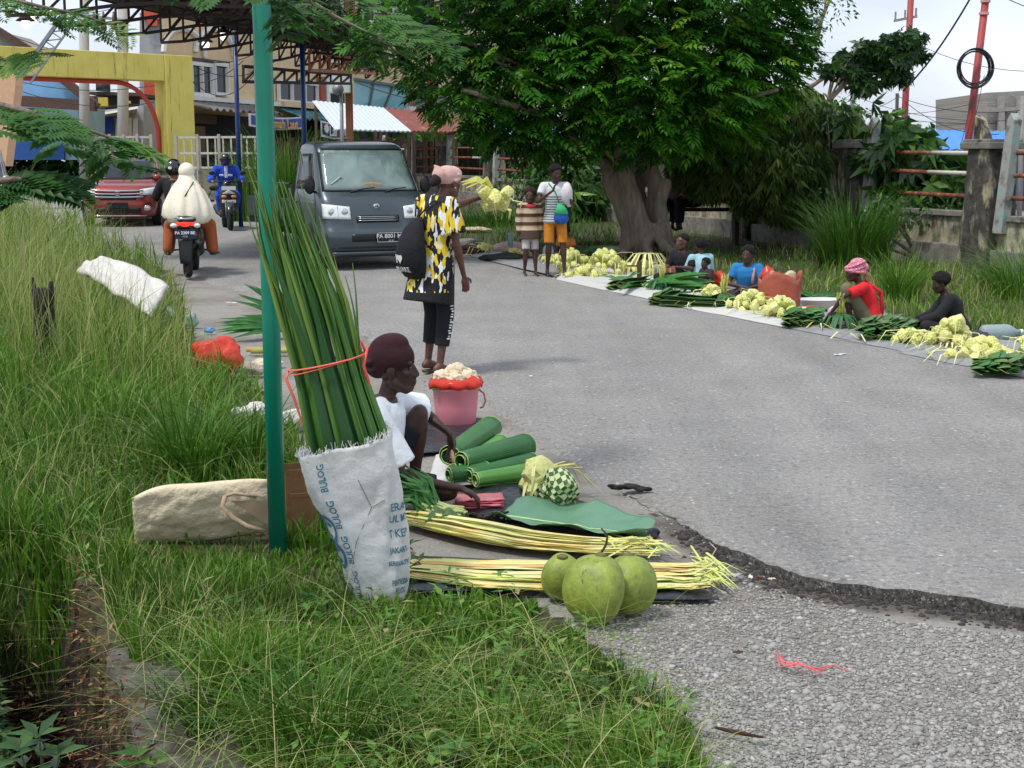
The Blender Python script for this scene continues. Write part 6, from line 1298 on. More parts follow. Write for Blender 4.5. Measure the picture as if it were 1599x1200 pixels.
t, P, R = person('driver in a black shirt and helmet mostly hidden by the passenger', local(sp1, sr1, (-.17, 0, 0)), sr1, J, '#7a5038', 1.05, 1.0, vox=.016)
shirt(t, J, cloth('#17161a'), 1.05, .02, 1.0, .05, vox=.015); trousers(t, J, cloth('#262a38'), 1.05, .014, 1.9, vox=.015)
b = B(); b.ell(P(0, -.01, .035), (.125, .14, .13), R, 24, 14); b.build('helmet', M('#15161a', .2, .1, coat=.8), t, smooth=True)
b = B(); b.ell(P(-.02, -.13, .03), (.04, .02, .03), R); b.build('helmet_sticker', MWL, t, smooth=True)
J = J_stand(1.66)
J.update(pel=V((0, -.12, .86)), waist=V((0, -.11, 1.0)), chest=V((0, -.07, 1.18)), neck=V((0, -.02, 1.35)), head=V((0, .03, 1.48)), sL=V((-.2, -.02, 1.30)), sR=V((.2, -.02, 1.30)), eL=V((-.33, .02, 1.08)), eR=V((.33, .02, 1.08)), wL=V((-.32, .26, 1.06)), wR=V((.32, .26, 1.06)), hL=V((-.1, -.12, .85)), hR=V((.1, -.12, .85)), kL=V((-.2, .3, .74)), kR=V((.2, .3, .74)), aL=V((-.15, .2, .43)), aR=V((.15, .2, .43)), tL=V((-.15, .34, .4)), tR=V((.15, .34, .4)))
t, P, R = person('rider in a blue jacket with dark helmet and blue face mask', sp2, sr2, J, '#7d543c', 1.05, 1.0, vox=.016)
MBJ = cloth('#2450c0', .12, .7); shirt(t, J, MBJ, 1.05, .035, 1.9, .05, 'jacket', vox=.015); trousers(t, J, MBJ, 1.05, .02, 1.95, vox=.015)
b = B(); b.box((0, .06, 1.24), (.07, .06, .26)); b.box((-.09, .08, 1.17), (.1, .04, .05)); b.box((.1, .08, 1.17), (.1, .04, .04)); b.build('jacket_trim', cloth('#d8dde8', .05), t, bevel=.015)
b = B(); b.ell(P(0, -.015, .045), (.128, .14, .125), R, 24, 14); b.ell(P(0, .10, .085), (.09, .06, .02), R); b.build('helmet', M('#1b1c20', .25, .1, coat=.7), t, smooth=True)
b = B(); b.ell(P(0, .04, -.045), (.082, .085, .062), R); b.build('face_mask', cloth('#20256e'), t, smooth=True)
# ============================================================ GOODS, NEAR AND FAR
def poly_mesh(name, vs, fs, mats, idx, smooth=False):
    me = bpy.data.meshes.new(name); me.from_pydata([tuple(v) for v in vs], [], fs); me.update()
    for m in mats: me.materials.append(m)
    me.polygons.foreach_set('material_index', idx); 
    if smooth: me.polygons.foreach_set('use_smooth', [True]*len(me.polygons))
    return me
def ribbon(b, pts, w, nrm=None, taper=.15, fold=.0):
    pts = [V(p) for p in pts]; n = len(pts); vs = []
    for i, p in enumerate(pts):
        d = (pts[min(i+1, n-1)]-pts[max(i-1, 0)]).normalized(); nn = V(nrm) if nrm is not None else UP; s = d.cross(nn)
        s = s.normalized() if s.length > .05 else d.cross(X_).normalized(); ww = w*.5*(1-(1-taper)*max(0, (i/(n-1)-.55)/.45)**1.5); u_ = s.cross(d).normalized()
        vs += [p+s*ww+u_*ww*fold, p, p-s*ww+u_*ww*fold]
    b.add(vs, [(3*i+j, 3*i+j+1, 3*i+j+4, 3*i+j+3) for i in range(n-1) for j in (0, 1)])
MPG = M('#2c5a26', .55, .25, 20, .2); MPW = M('#c9cf9a', .6, .1, 20, .2); MPY = M('#c8c862', .55, .2, 18, .25); MPY2 = M('#dcd993', .55, .12, 18, .25)
MPY3 = M('#a9b84e', .55, .25, 18, .25)
def pouch_mesh(name, ma, mb_, n=4, s=.036):
    vs, fs, ix = [], [], []
    ax = [(X_, Y_, UP), (Y_, UP, X_), (UP, X_, Y_)]
    for a_, b_, c_ in ax:
        for sg in (-1, 1):
            o = len(vs)
            for i in range(n+1):
                for j in range(n+1):
                    u, v = 2*i/n-1, 2*j/n-1; p = a_*u+b_*v+c_*sg; q = p*(1.0+.13*(1-max(abs(u), abs(v))**2)) if True else p; q = q*s*(1-.10*(abs(u*v)))
                    vs.append(q)
            for i in range(n):
                for j in range(n):
                    k = o+i*(n+1)+j; f = (k, k+n+1, k+n+2, k+1); fs.append(f if sg > 0 else f[::-1]); ix.append((i+j) % 2)
    return poly_mesh(name, vs, fs, [ma, mb_], ix)
PM = {'g': pouch_mesh('pouch', MPG, MPW), 'y': pouch_mesh('pouch', MPY, MPY2, 5), 'p': pouch_mesh('pouch', MPY2, M('#cfcf80', .55, .15, 18, .2), 5), 'v': pouch_mesh('pouch', MPY3, MPY2, 5)}
def bunch(label, o_, n, sx, sy, sz, kinds='y', tails=10, tl=.2, size=1.0, group='bunches of woven rice pouches', hang=False, name='pouch_bunch', tm=None):
    t = thing(name, label, 'rice pouches', o_, 0, group); k = 0; pts_ = []
    while k < n:
        if hang: p = V((random.gauss(0, sx), random.gauss(0, sy), -abs(random.gauss(.06, sz))))
        else:
            a = random.uniform(0, 6.283); r = math.sqrt(random.random()); lv = random.random(); p = V((math.cos(a)*r*sx*(1-lv*.75), math.sin(a)*r*sy*(1-lv*.75), .03*size+sz*lv))
        if any((p-q).length < .052*size for q in pts_) and random.random() < .8: k += .1; continue
        pts_.append(p); c = put('pouch', PM[random.choice(kinds)], None, t, p); c.rotation_euler = (random.uniform(.3, 1.2), random.uniform(-.7, .7), random.uniform(0, 6.28)); q = size*random.uniform(.85, 1.12); c.scale = (q, q*random.uniform(.8, 1), q); k += 1
    if tails:
        b = B()
        for i in range(tails):
            p = random.choice(pts_); a = random.uniform(0, 6.283); L = tl*random.uniform(.5, 1.2); d = V((math.cos(a), math.sin(a), 0)); z_ = -.9*L if hang else .25*L
            ribbon(b, [p, p+d*L*.35+V((0, 0, (.03*size) if not hang else -.3*L)), p+d*L*.8+V((0, 0, z_*.4)), p+d*L*(.6 if hang else 1.1)+V((0, 0, z_ if hang else -p.z*.9))], .012*size, (0, -.3, 1), .3)
        b.build('leaf_tail', tm or MPY2, t)
    return t
# held bunch
ho = W(768, 300, 10.55); bunch('pale green woven pouches dangling from the standing woman\'s hand', ho+V((0, 0, .02)), 7, .05, .04, .05, 'yv', 16, .17, 1.25, hang=True)
b = B()
for i in range(9): e_ = V((random.uniform(-.26, -.05), random.uniform(-.05, .05), random.uniform(.0, .07))); ribbon(b, [V((0, 0, 0)), e_*.5+V((0, 0, .06)), e_], .035, (0, -1, .4), .2)
l_ = b.build('leaf_spray', MPY, None); l_.location = ho; l_.parent = [o for o in bpy.data.objects if o.get('label', '').startswith('pale green woven pouches dang')][0]; l_.location = (0, 0, 0)
MTW = M('#9fb36a', .6, .2, 20, .1)
bunch('checkered green and white woven pouches on the black sheet', G(872, 800), 9, .11, .09, .10, 'g', 5, .16, 1.55, tm=MTW)
bunch('pale yellow woven pouches just behind the checkered ones', G(842, 778), 7, .09, .07, .12, 'yp', 5, .2, 1.45)
b = B()
for i in range(16): a0 = V((random.uniform(-.05, .05), random.uniform(-.03, .03), .14)); e_ = V((random.uniform(.05, .28), random.uniform(-.1, .15), random.uniform(.0, .08))); ribbon(b, [a0, a0.lerp(e_, .5)+V((0, 0, .05)), e_], .011, UP, .2)
o = b.build('loose_strips', MPY, None); o.location = G(860, 772); tag(o, 'loose green yellow leaf strips sticking out right of the woven pouches', 'leaf strips')
# far heaps
FH = [(757, 397, 9, .22, .16, .14, 'yv', 'small yellow pouch heap left of the striped boy'), (805, 401, 8, .2, .14, .1, 'y', 'low yellow pouch heap behind the striped boy\'s legs'), (862, 414, 9, .2, .16, .14, 'yv', 'pouch heap behind the standing woman\'s ankles'),
      (895, 420, 20, .36, .28, .26, 'yv', 'tall green yellow pouch heap just right of the barefoot pair'), (945, 432, 34, .5, .32, .36, 'yvp', 'largest pale pouch heap piled by the road before the big tree'), (915, 436, 10, .3, .18, .14, 'v', 'small pouch cluster at the foot of the largest heap'), (1008, 433, 10, .22, .2, .2, 'p', 'pale pouch mound beside the wooden stake'),
      (1108, 467, 10, .18, .14, .12, 'p', 'pouch cluster left of the woman in blue'), (1172, 489, 28, .36, .22, .2, 'p', 'wide pale pouch heap in front of the woman in blue'), (1222, 499, 16, .22, .16, .2, 'p', 'pouch heap before the orange plastic bag'),
      (1424, 538, 12, .26, .12, .08, 'y', 'flat yellow pouch bunch between leaf piles'), (1488, 545, 22, .24, .18, .24, 'p', 'tall pouch heap in front of the boy in black'), (1535, 564, 18, .28, .16, .14, 'py', 'loose pouch heap right of the tall one by the road'), (1612, 566, 14, .2, .16, .2, 'p', 'pouch heap cut by the right edge')]
for px, py, n, sx, sy, sz, kd, lb in FH: bunch(lb, G(px, py), min(40, int(n*1.45)), sx*1.05, sy, sz*.9, kd+('v' if kd != 'v' else 'y'), 14, .3, 1.08)
# leaf materials with ribs
def ribbed(c1, c2, name, ax=0, sc=120, trl=.12, dr='X'):
    Q = NT(name); v = Q.coord('UV'); wv_ = Q.n('ShaderNodeTexWave', wave_type='BANDS', bands_direction=dr); wv_.inputs['Scale'].default_value = sc; wv_.inputs['Distortion'].default_value = .6; Q.l(v, wv_.inputs['Vector'])
    c = Q.mix(Q.noise(6, 4, Q.coord()), srgb(c1), srgb(c2)); c = Q.mix(Q.math('MULTIPLY', wv_.outputs['Fac'], .5), c, tuple(x*.55 for x in srgb(c1))); Q.base(c); Q.rough(.42); Q.bump(wv_.outputs['Fac'], .35, .002); Q.translucent(c, trl); return Q.m
MRIB = ribbed('#2f6b35', '#4c8c48', 'banana_leaf', sc=26); MRIBL = ribbed('#4f9340', '#74b054', 'young_banana_leaf', sc=26); MEDGE = M('#b5cf7c', .5, .1)
MDKL = M('#5b7b48', .6, .5, 12, .2, trl=.15); MMDL = M('#3f7a35', .5, .3, 12, .2, trl=.2); MLTL = M('#8fa64a', .5, .25, 14, .2, trl=.2)
def uvgrid(name, fn, nu, nv, mat_, parent, solid=0.0):
    b = B(); b.grid(fn, nu, nv); me = b.mesh(name, True); uv = me.uv_layers.new(name='UVMap'); k = nv+1
    for p in me.polygons:
        for li in p.loop_indices: vi = me.loops[li].vertex_index; uv.data[li].uv = ((vi % k)/nv, (vi//k)/nu)
    o = put(name, me, mat_, parent)
    if solid: m = o.modifiers.new('s', 'SOLIDIFY'); m.thickness = solid; m.offset = 0
    return o
def leafroll(label, a_, c_, r0, r1, mt_, turns=2.3):
    a_, c_ = V(a_), V(c_); t = thing('leaf_roll', label, 'leaf roll', a_, group='rolled banana leaves'); d = c_-a_; x, y, dd = basis(d); L = d.length
    def fn(u, v): th_ = v*turns*6.283+.6; r = 1.2*(r0+(r1-r0)*u)*(1-.06*v*turns-.28*max(0, v-.35)*turns)+.001*math.sin(th_*9); return dd*(L*u+.02*math.sin(v*3+u*2)*(1 if u > .5 else -1)*v)+x*(r*math.cos(th_))+y*(r*math.sin(th_)*.92)
    uvgrid('rolled_leaf', fn, 10, 90, mt_, t, .0015)
    for u in (0, 1):
        b = B(); b.tube([fn(u, v/60) for v in range(61)], .0022, 5); b.build('leaf_edge', MEDGE, t, smooth=True)
    return t
def g2(px, py, h=0.0): p = G(px, py); p.z += h; return p
for lb, p0_, p1_, r0, r1, mt_ in [('dark banana leaf roll pointing up and away, leftmost of the pile', (703, 742), (766, 697), .05, .062, MRIB), ('light green leaf roll behind the upper dark roll', (722, 742), (782, 706), .034, .044, MRIBL), ('big dark leaf roll lying across the middle of the pile', (722, 752), (822, 728), .047, .064, MRIB),
      ('short leaf roll showing its open end at the left of the pile', (703, 757), (760, 750), .036, .04, MRIB), ('slim dark leaf roll second from the bottom of the pile', (735, 757), (832, 738), .035, .048, MRIB), ('lowest bright rimmed leaf roll nearest the pouches', (745, 765), (834, 754), .036, .048, MRIBL)]:
    h = .05+(.055 if 'middle' in lb or 'leftmost' in lb else 0); leafroll(lb, g2(*p0_, h), g2(*p1_, h+.005), r0, r1, mt_)
# sheets
def sheet(name, lb, cs, mt_, wr=.015, n=36, cat_='sheet', h=.006, th=.0025, jit=.03, fr=5):
    A_, B_, C_, D_ = [G(*c) for c in cs]; o_ = A_.copy(); sd_ = random.random()*50
    def fn(u, v):
        uj = u+jit*noise.noise(V((v*4, sd_, 0)))*(1 if u in (0, 1) or True else 0)*min(1, abs(u-.5)*2)**2; vj = v+jit*noise.noise(V((u*4, sd_+9, 0)))*min(1, abs(v-.5)*2)**2
        p = A_.lerp(B_, uj).lerp(D_.lerp(C_, uj), vj); ed = min(1, 7*min(u, 1-u, v, 1-v)+.02); z = low(p.x, p.y)+.004+ed*h+ed*wr*(.6+noise.noise(V((p.x*fr, p.y*fr, sd_)))+.7*abs(noise.noise(V((p.x*fr*2.6, p.y*fr*2.2, sd_+3)))))
        return V((p.x, p.y, z))-o_
    b = B(); b.grid(fn, n, n); o = b.build(name, mt_, smooth=True, solid=th); o.location = o_; return tag(o, lb, cat_)
MTARP = M('#25272d', .33, .25, 6, .7, 9, bd=.03); MWHS = M('#c4c2be', .7, .05, 8, .4, 12); MGRS = M('#8a8b8c', .6, .2, 5, .4)
sheet('black_tarp', 'black plastic sheet spread under the pink bucket', [(618, 716), (735, 700), (770, 655), (640, 652)], MTARP, .014)
sheet('black_tarp', 'black plastic sheet under the woven pouches and green leaf', [(700, 800), (1012, 848), (930, 790), (760, 745)], MTARP, .016)
sheet('black_tarp', 'black plastic sheet edge under the lower yellow strip bundle', [(640, 925), (1125, 938), (1080, 905), (660, 870)], MTARP, .008)
sheet('white_cloth', 'white cloth under the banana leaf rolls', [(668, 762), (850, 752), (818, 688), (680, 712)], MWHS, .010, h=.012)
b = B()
for i in range(8): b.ell((random.uniform(-.03, .03), random.uniform(-.02, .02), .02+random.uniform(0, .025)), (.03, .022, .018), n=8, m=5)
o = b.fuse('tied_corner', M('#0e0f12', .35, .2, 20, .6), None, .006, 1); o.location = G(1012, 846); tag(o, 'knotted black plastic corner at the tip of the sheet', 'plastic knot')
# flat banana leaf
A_, C_ = G(778, 818), G(1012, 850); Lf = (C_-A_); dl = Lf.normalized(); nl = V((-dl.y, dl.x, 0))
def bleaf(u, v):
    w_ = .30*(math.sin(math.pi*min(1, u*.84+.13)))**.5*(1 if v > .5 else .42); s_ = (v-.5)*2; return dl*(Lf.length*u)+nl*(w_*s_)+UP*(.035+.045*abs(s_)**1.5*(.4+.6*math.sin(u*7+1)**2)+.012*noise.noise(V((u*9, v*5, 0))))
lt = thing('banana_leaf', 'flat blue green banana leaf on the black sheet', 'leaf', A_)
uvgrid('blade', bleaf, 60, 24, ribbed('#5f8f72', '#7ba886', 'dull_banana_leaf', sc=22, dr='Y'), lt, .0012)
b = B(); b.tube([bleaf(u, .5)+UP*.003 for u in np.linspace(0, 1, 14)], [.006-.0045*u for u in np.linspace(0, 1, 14)], 6); b.build('midrib', M('#a9c886', .5), lt, smooth=True)
# yellow strip bundles
MST1 = M('#dfcb7c', .5, .2, 9, .25, dirt='#d8d89a', dsc=3, dth=.5); MST2 = M('#c9d072', .5, .2, 9, .25); MST3 = M('#cfa468', .6, .2, 9, .2)
def strips(lb, pl, wd_, n, grow=1.6):
    P_ = [g2(*q_) for q_ in pl]; o_ = P_[0].copy(); t = thing('strip_bundle', lb, 'leaf strips', o_); P_ = [p-o_ for p in P_]
    tot = len(P_)-1
    for i in range(n):
        off = random.uniform(-1, 1); lay = random.random(); b = B(); pts_ = []; L_ = random.uniform(.86, 1.04); st_ = random.uniform(0, .1)
        for k in range(13):
            u = st_+(L_-st_)*k/12; f_ = min(.999, u)*tot; j = int(f_); p = P_[j].lerp(P_[j+1], f_-j)+(P_[j+1]-P_[j])*max(0, u-.999)*tot; d = (P_[j+1]-P_[j]).normalized(); s_ = V((-d.y, d.x, 0))
            w2 = wd_*(.6+.55*math.sin(math.pi*min(1, u))+grow*.35*max(0, u-.75)*4*random.uniform(.7, 1)); pts_.append(p+s_*off*w2+UP*(.02+.05*lay*(1-abs(off))*(.5+.5*math.sin(math.pi*u))+.01*noise.noise(V((u*5, i, 0)))+(.03*max(0, u-.85)*6*lay)))
        ribbon(b, pts_, random.uniform(.016, .026), (random.uniform(-.4, .4), random.uniform(-.4, .2), 1), .25, .25); b.build('strip', MST3 if random.random() < .05 else (MST1 if random.random() < .75 else MST2), t)
    b = B()
    for i in range(46):
        p = P_[-1].lerp(P_[-2], random.uniform(0, .45)); d = (P_[-1]-P_[-2]).normalized(); s_ = V((-d.y, d.x, 0)); e = p+d*random.uniform(.06, .17)+s_*random.gauss(0, wd_*.6); q0 = p+s_*random.gauss(0, wd_*.7)+UP*random.uniform(.02, .07)
        ribbon(b, [q0, q0.lerp(e, .5)+UP*random.uniform(0, .05), e+UP*random.uniform(.0, .04)], random.uniform(.006, .014), (0, -.2, 1), .1)
    b.build('frayed_tips', MST2, t)
    b = B(); m_ = P_[0].lerp(P_[1], .2); return t
strips('upper yellow leaf strip bundle running below the green banana leaf', [(632, 815), (720, 832), (840, 856), (1015, 866)], .10, 88)
strips('lower yellow leaf strip bundle ending behind the coconuts', [(630, 893), (760, 905), (900, 908), (1040, 907), (1105, 910)], .165, 98)
# coconuts: one thing each
Q = NT('coconut_husk'); v = Q.coord(); bs_ = Q.ramp(Q.noise(14, 8, v, .7), [(.3, srgb('#66762c')), (.5, srgb('#86963a')), (.7, srgb('#a2ad4f'))]); sc1 = Q.ramp(Q.noise(26, 9, Q.coord('Object', (1.3, 1.3, .7)), .8), [(.6, 0.), (.65, .8)]); Q.base(Q.mix(sc1, bs_, srgb('#4f4322'))); Q.rough(.5); Q.bump(Q.math('SUBTRACT', Q.noise(24, 7, v), Q.math('MULTIPLY', sc1, .5)), .6, .008); MCOC = Q.m
def coconut(lb, px, py, r, tilt, stem=False):
    o_ = G(px, py); t = thing('green_coconut', lb, 'coconut', o_, random.uniform(0, 6), 'green coconuts'); b = B(); rs = []; Z = V((math.sin(tilt[0]), math.sin(tilt[1]), math.cos(tilt[0]))).normalized(); xx, yy, zz = basis(Z)
    for k in range(23):
        a = math.pi*(.02+.96*k/22)-math.pi/2; z = math.sin(a); rr_ = math.cos(a)**.85; rs.append([zz*(r*1.12*z)+xx*(r*rr_*math.cos(q)*(1+.075*math.cos(3*q)+.02*math.cos(5*q+1)))+yy*(r*rr_*math.sin(q)*(1+.075*math.cos(3*q)+.02*math.sin(4*q)))+UP*r*.97 for q in np.linspace(0, 6.283, 40, endpoint=False)])
    b.rings(rs); b.build('husk', MCOC, t, smooth=True); top = zz*(r*1.12)+UP*r*.97
    b = B(); b.ell(top, (.022, .022, .010), n=10, m=5); b.build('cap', M('#6b6438', .8, .3, 30, .4), t, smooth=True)
    if stem: b = B(); b.tube([top, top+V((-.012, 0, .04)), top+V((.022, 0, .085)), top+V((.012, 0, .125)), top+V((-.012, 0, .15))], [.008, .005, .004, .004, .003], 7); b.build('stalk', M('#3a3424', .8, .3, 30, .3), t, smooth=True)
coconut('green coconut standing at the left behind the front pair', 878, 932, .080, (.25, .1)); coconut('front green coconut with scratches nearest the grass', 930, 966, .112, (.10, -.12)); t_ = coconut('right hand green coconut leaning against the front one', 982, 952, .098, (-.22, .05))
b = B(); b.tube([(0, 0, 0), (-.014, 0, .04), (.012, 0, .085), (.016, 0, .12), (-.006, 0, .145)], [.009, .005, .0045, .004, .003], 7); o = b.build('coconut_stalk', M('#3a3424', .8, .3, 30, .3), smooth=True); o.location = W(941, 886, G(935, 960).y); tag(o, 'curled dark stalk rising between the two front coconuts', 'stalk')
# bucket
o_ = G(712, 664); t = thing('bucket', 'pink plastic bucket standing on the black sheet', 'bucket', o_); b = B(); MPK = M('#d9858f', .38, .04, 3, .05)
b.rings([b.ring(V((0, 0, z)), X_, Y_, r, r, 36) for z, r in ((0, .112), (.01, .12), (.12, .131), (.225, .141), (.232, .148), (.245, .148), (.25, .143))], True, False); b.build('tub', MPK, t, smooth=True, solid=.004)
b = B(); b.tube([(.142, 0, .225), (.175, 0, .20), (.185, 0, .15), (.168, -.01, .115), (.15, -.01, .11)], .006, 7); b.build('handle', M('#c96a68', .4), t, smooth=True)
bt = thing('red_plastic_bag', 'red plastic bag holding white food on top of the bucket', 'plastic bag', o_+V((0, 0, .252))); b = B(); rs = []
for r, z in ((.02, .004), (.12, .006), (.165, .0), (.172, .02), (.155, .045), (.12, .055)): rs.append([V((r*(1+.10*noise.noise(V((math.cos(a)*3, math.sin(a)*3, r*9))))*math.cos(a), r*(1+.1*noise.noise(V((math.cos(a)*3, math.sin(a)*3, r*9))))*math.sin(a), z+.022*noise.noise(V((math.cos(a)*4, math.sin(a)*4, r*30))))) for a in np.linspace(0, 6.283, 40, endpoint=False)])
b.rings(rs, True, False); b.build('film', M('#e2402f', .25, .15, 10, .5, trl=.3), bt, smooth=True)
MFOOD = M('#e6d3b4', .8, .1, 60, .9, 90, bd=.01)
for i, (x, y, z, r) in enumerate([(-.075, -.03, .06, .062), (.0, -.06, .05, .055), (.08, -.01, .055, .06), (.0, .03, .085, .065), (-.03, .08, .06, .055), (.06, .07, .06, .05)]):
    b = B(); b.ell((0, 0, 0), (r, r, r*.72), n=40, m=24); me = b.mesh('f'); 
    for vv in me.vertices: c_ = vv.co; k_ = 1+.28*noise.noise(c_*38+V((i, 0, 0)))+.16*noise.noise(c_*95)+.08*noise.noise(c_*210); vv.co = c_*k_
    put('food_lump', me, MFOOD, bt, (x, y, z))
b = B(); b.box((0, -.02, 0), (.26, .2, .005)); o = b.build('cut_leaf', M('#3f6b3a', .5)); o.location = o_+V((-.01, -.01, .2475)); tag(o, 'strip of green leaf between the bucket rim and red bag', 'leaf')
# pink folded plastic bags
t = thing('folded_bags', 'stack of pink folded plastic bags under the seated woman\'s hand', 'plastic bags', G(748, 795))
for i in range(5):
    b = B(); rz_ = random.uniform(-.15, .15); b.grid(lambda u, v: V(((u-.5)*.23*math.cos(rz_)-(v-.5)*.13*math.sin(rz_), (v-.5)*.13*math.cos(rz_)+(u-.5)*.23*math.sin(rz_), .012+.011*i+.006*noise.noise(V((u*5, v*5, i)))+.012*(u > .8)*(u-.8))), 14, 8); b.build('bag', M('#e0697a' if i % 2 else '#ec8b92', .3, .1, 8, .3, trl=.2), t, smooth=True, solid=.006)
# sack with leaf bundle
so_ = G(590, 938); Ys = so_.y; top_ = W(547, 690, Ys+.03)-so_
t = thing('woven_sack', 'white woven plastic sack with blue print holding the tall leaf bundle', 'sack', so_)
def sackpt(a, h, o=0.0):   # a angle (0 = towards +x, -pi/2 towards camera), h 0..1
    c = V((0, 0, 0)).lerp(top_, h); c.z = top_.z*h; c += V((.012*math.sin(h*5), 0, 0)); rx = (.098+.075*h**.8)*(1+.03*math.sin(h*11)); ry = .06+.075*h
    fo = .012*math.sin(a*3+h*4)+.010*noise.noise(V((math.cos(a)*2.5, math.sin(a)*2.5, h*6)))+.006*noise.noise(V((math.cos(a)*8, math.sin(a)*8, h*17)))
    fo *= min(1, .3+h*3); q = .78; ca, sa = math.cos(a), math.sin(a); z_ = .045*ca*h*h+.01*noise.noise(V((ca*5, sa*5, 3)))*(h > .97)
    return c+X_*((rx+fo+o)*math.copysign(abs(ca)**q, ca))+Y_*((ry+fo+o)*math.copysign(abs(sa)**q, sa))+UP*z_
b = B(); b.rings([[sackpt(a, max(0, h)) for a in np.linspace(0, 6.283, 72, endpoint=False)] for h in np.linspace(0, 1, 44)], True, False)
Q = NT('woven_plastic'); v = Q.coord(); wv1 = Q.n('ShaderNodeTexBrick'); wv1.inputs['Scale'].default_value = 90; cs_ = Q.n('ShaderNodeCombineXYZ'); sx1 = Q.n('ShaderNodeSeparateXYZ'); Q.l(v, sx1.inputs[0]); Q.l(Q.math('ADD', sx1.outputs[0], sx1.outputs[1]), cs_.inputs[0]); Q.l(sx1.outputs[2], cs_.inputs[1]); Q.l(cs_.outputs[0], wv1.inputs[0])
wv1.inputs['Color1'].default_value = (.84, .83, .81, 1); wv1.inputs['Color2'].default_value = (.9, .89, .88, 1); wv1.inputs['Mortar'].default_value = (.62, .61, .57, 1)
dm = Q.ramp(Q.noise(5, 7, v, .65), [(.5, 0.), (.85, .35)]); Q.base(Q.mix(dm, wv1.outputs[0], srgb('#b0a793'))); Q.rough(.55); Q.bump(Q.math('ADD', Q.noise(13, 7, v, .7), Q.math('MULTIPLY', wv1.outputs['Fac'], .1)), .6, .025); MSACK = Q.m
b.build('sack_body', MSACK, t, smooth=True, solid=.003)
b = B()
for i in range(260):
    a = random.uniform(0, 6.283); p = sackpt(a, 1.0); e = p+V((random.uniform(-.014, .014), random.uniform(-.014, .014), random.uniform(.0, .028))); b.beam(p-UP*.004, e, .0016)
b.build('frayed_rim', MSACK, t)
MINK = M('#467c92', .7, .3, 60, 0)
def onsack(me, a0, h0, H_, up=True):
    for vv in me.vertices:
        x, y = vv.co.x, vv.co.y
        if up: h = h0+x/H_; a = a0-y/.15
        else: h = h0+y/H_; a = a0+x/.15
        vv.co = sackpt(a, min(1, max(0, h)), .0045)
for i, (body, a0, h0, sz, up) in enumerate([('BULOG', -2.08, .84, .034, True), ('BULOG', -2.04, .60, .034, True), ('BULOG', -2.0, .37, .034, True), ('BULOG', -1.97, .14, .034, True), ('ERAS', -.52, .60, .04, False), ('UL MY', -.50, .53, .038, False), ('T KEP', -.58, .44, .042, False), ('JAKARTA', -.56, .34, .03, False), ('BERKUALITAS', -.62, .26, .024, False), ('PENYEDIA', -.62, .14, .03, False), ('BELOG', -.6, .085, .03, False)]):
    o = text(body, 'printed_text', MINK, t, None, sz, 0.0, bold=.0006)
    bm_ = o.data; import bmesh
    q_ = bmesh.new(); q_.from_mesh(bm_); bmesh.ops.subdivide_edges(q_, edges=[e for e in q_.edges if e.calc_length() > .02], cuts=2); bmesh.ops.triangulate(q_, faces=q_.faces); q_.to_mesh(bm_); q_.free(); onsack(bm_, a0, h0, top_.length, up)
for h0 in (.50, .335):
    b = B(); ring = []; a0 = -2.45
    for k in range(33): q = k/32*6.283; ring.append((q, 1))
    for r0_, r1_, q0, q1 in ((.045, .032, 0, 6.283), (.026, .014, .5, 5.2)):
        n = 28; vs = []
        for k in range(n+1):
            q = q0+(q1-q0)*k/n
            for r in (r0_, r1_): vs.append(sackpt(a0+r*math.cos(q)/.15, h0+r*math.sin(q)*1.35/top_.length, .0045))
        b.add(vs, [(2*k, 2*k+1, 2*k+3, 2*k+2) for k in range(n)])
    b.build('printed_emblem', MINK, t)
b = B(); cr = [[(-1.45, .80), (-1.3, .62)], [(-1.3, .62), (-.95, .66)], [(-1.3, .62), (-1.75, .42), (-1.95, .30)]]
for l_ in cr: b.tube([sackpt(a, h, .004) for a, h in l_], .0012, 4)
b.build('crease', M('#6d675a', .8), t)
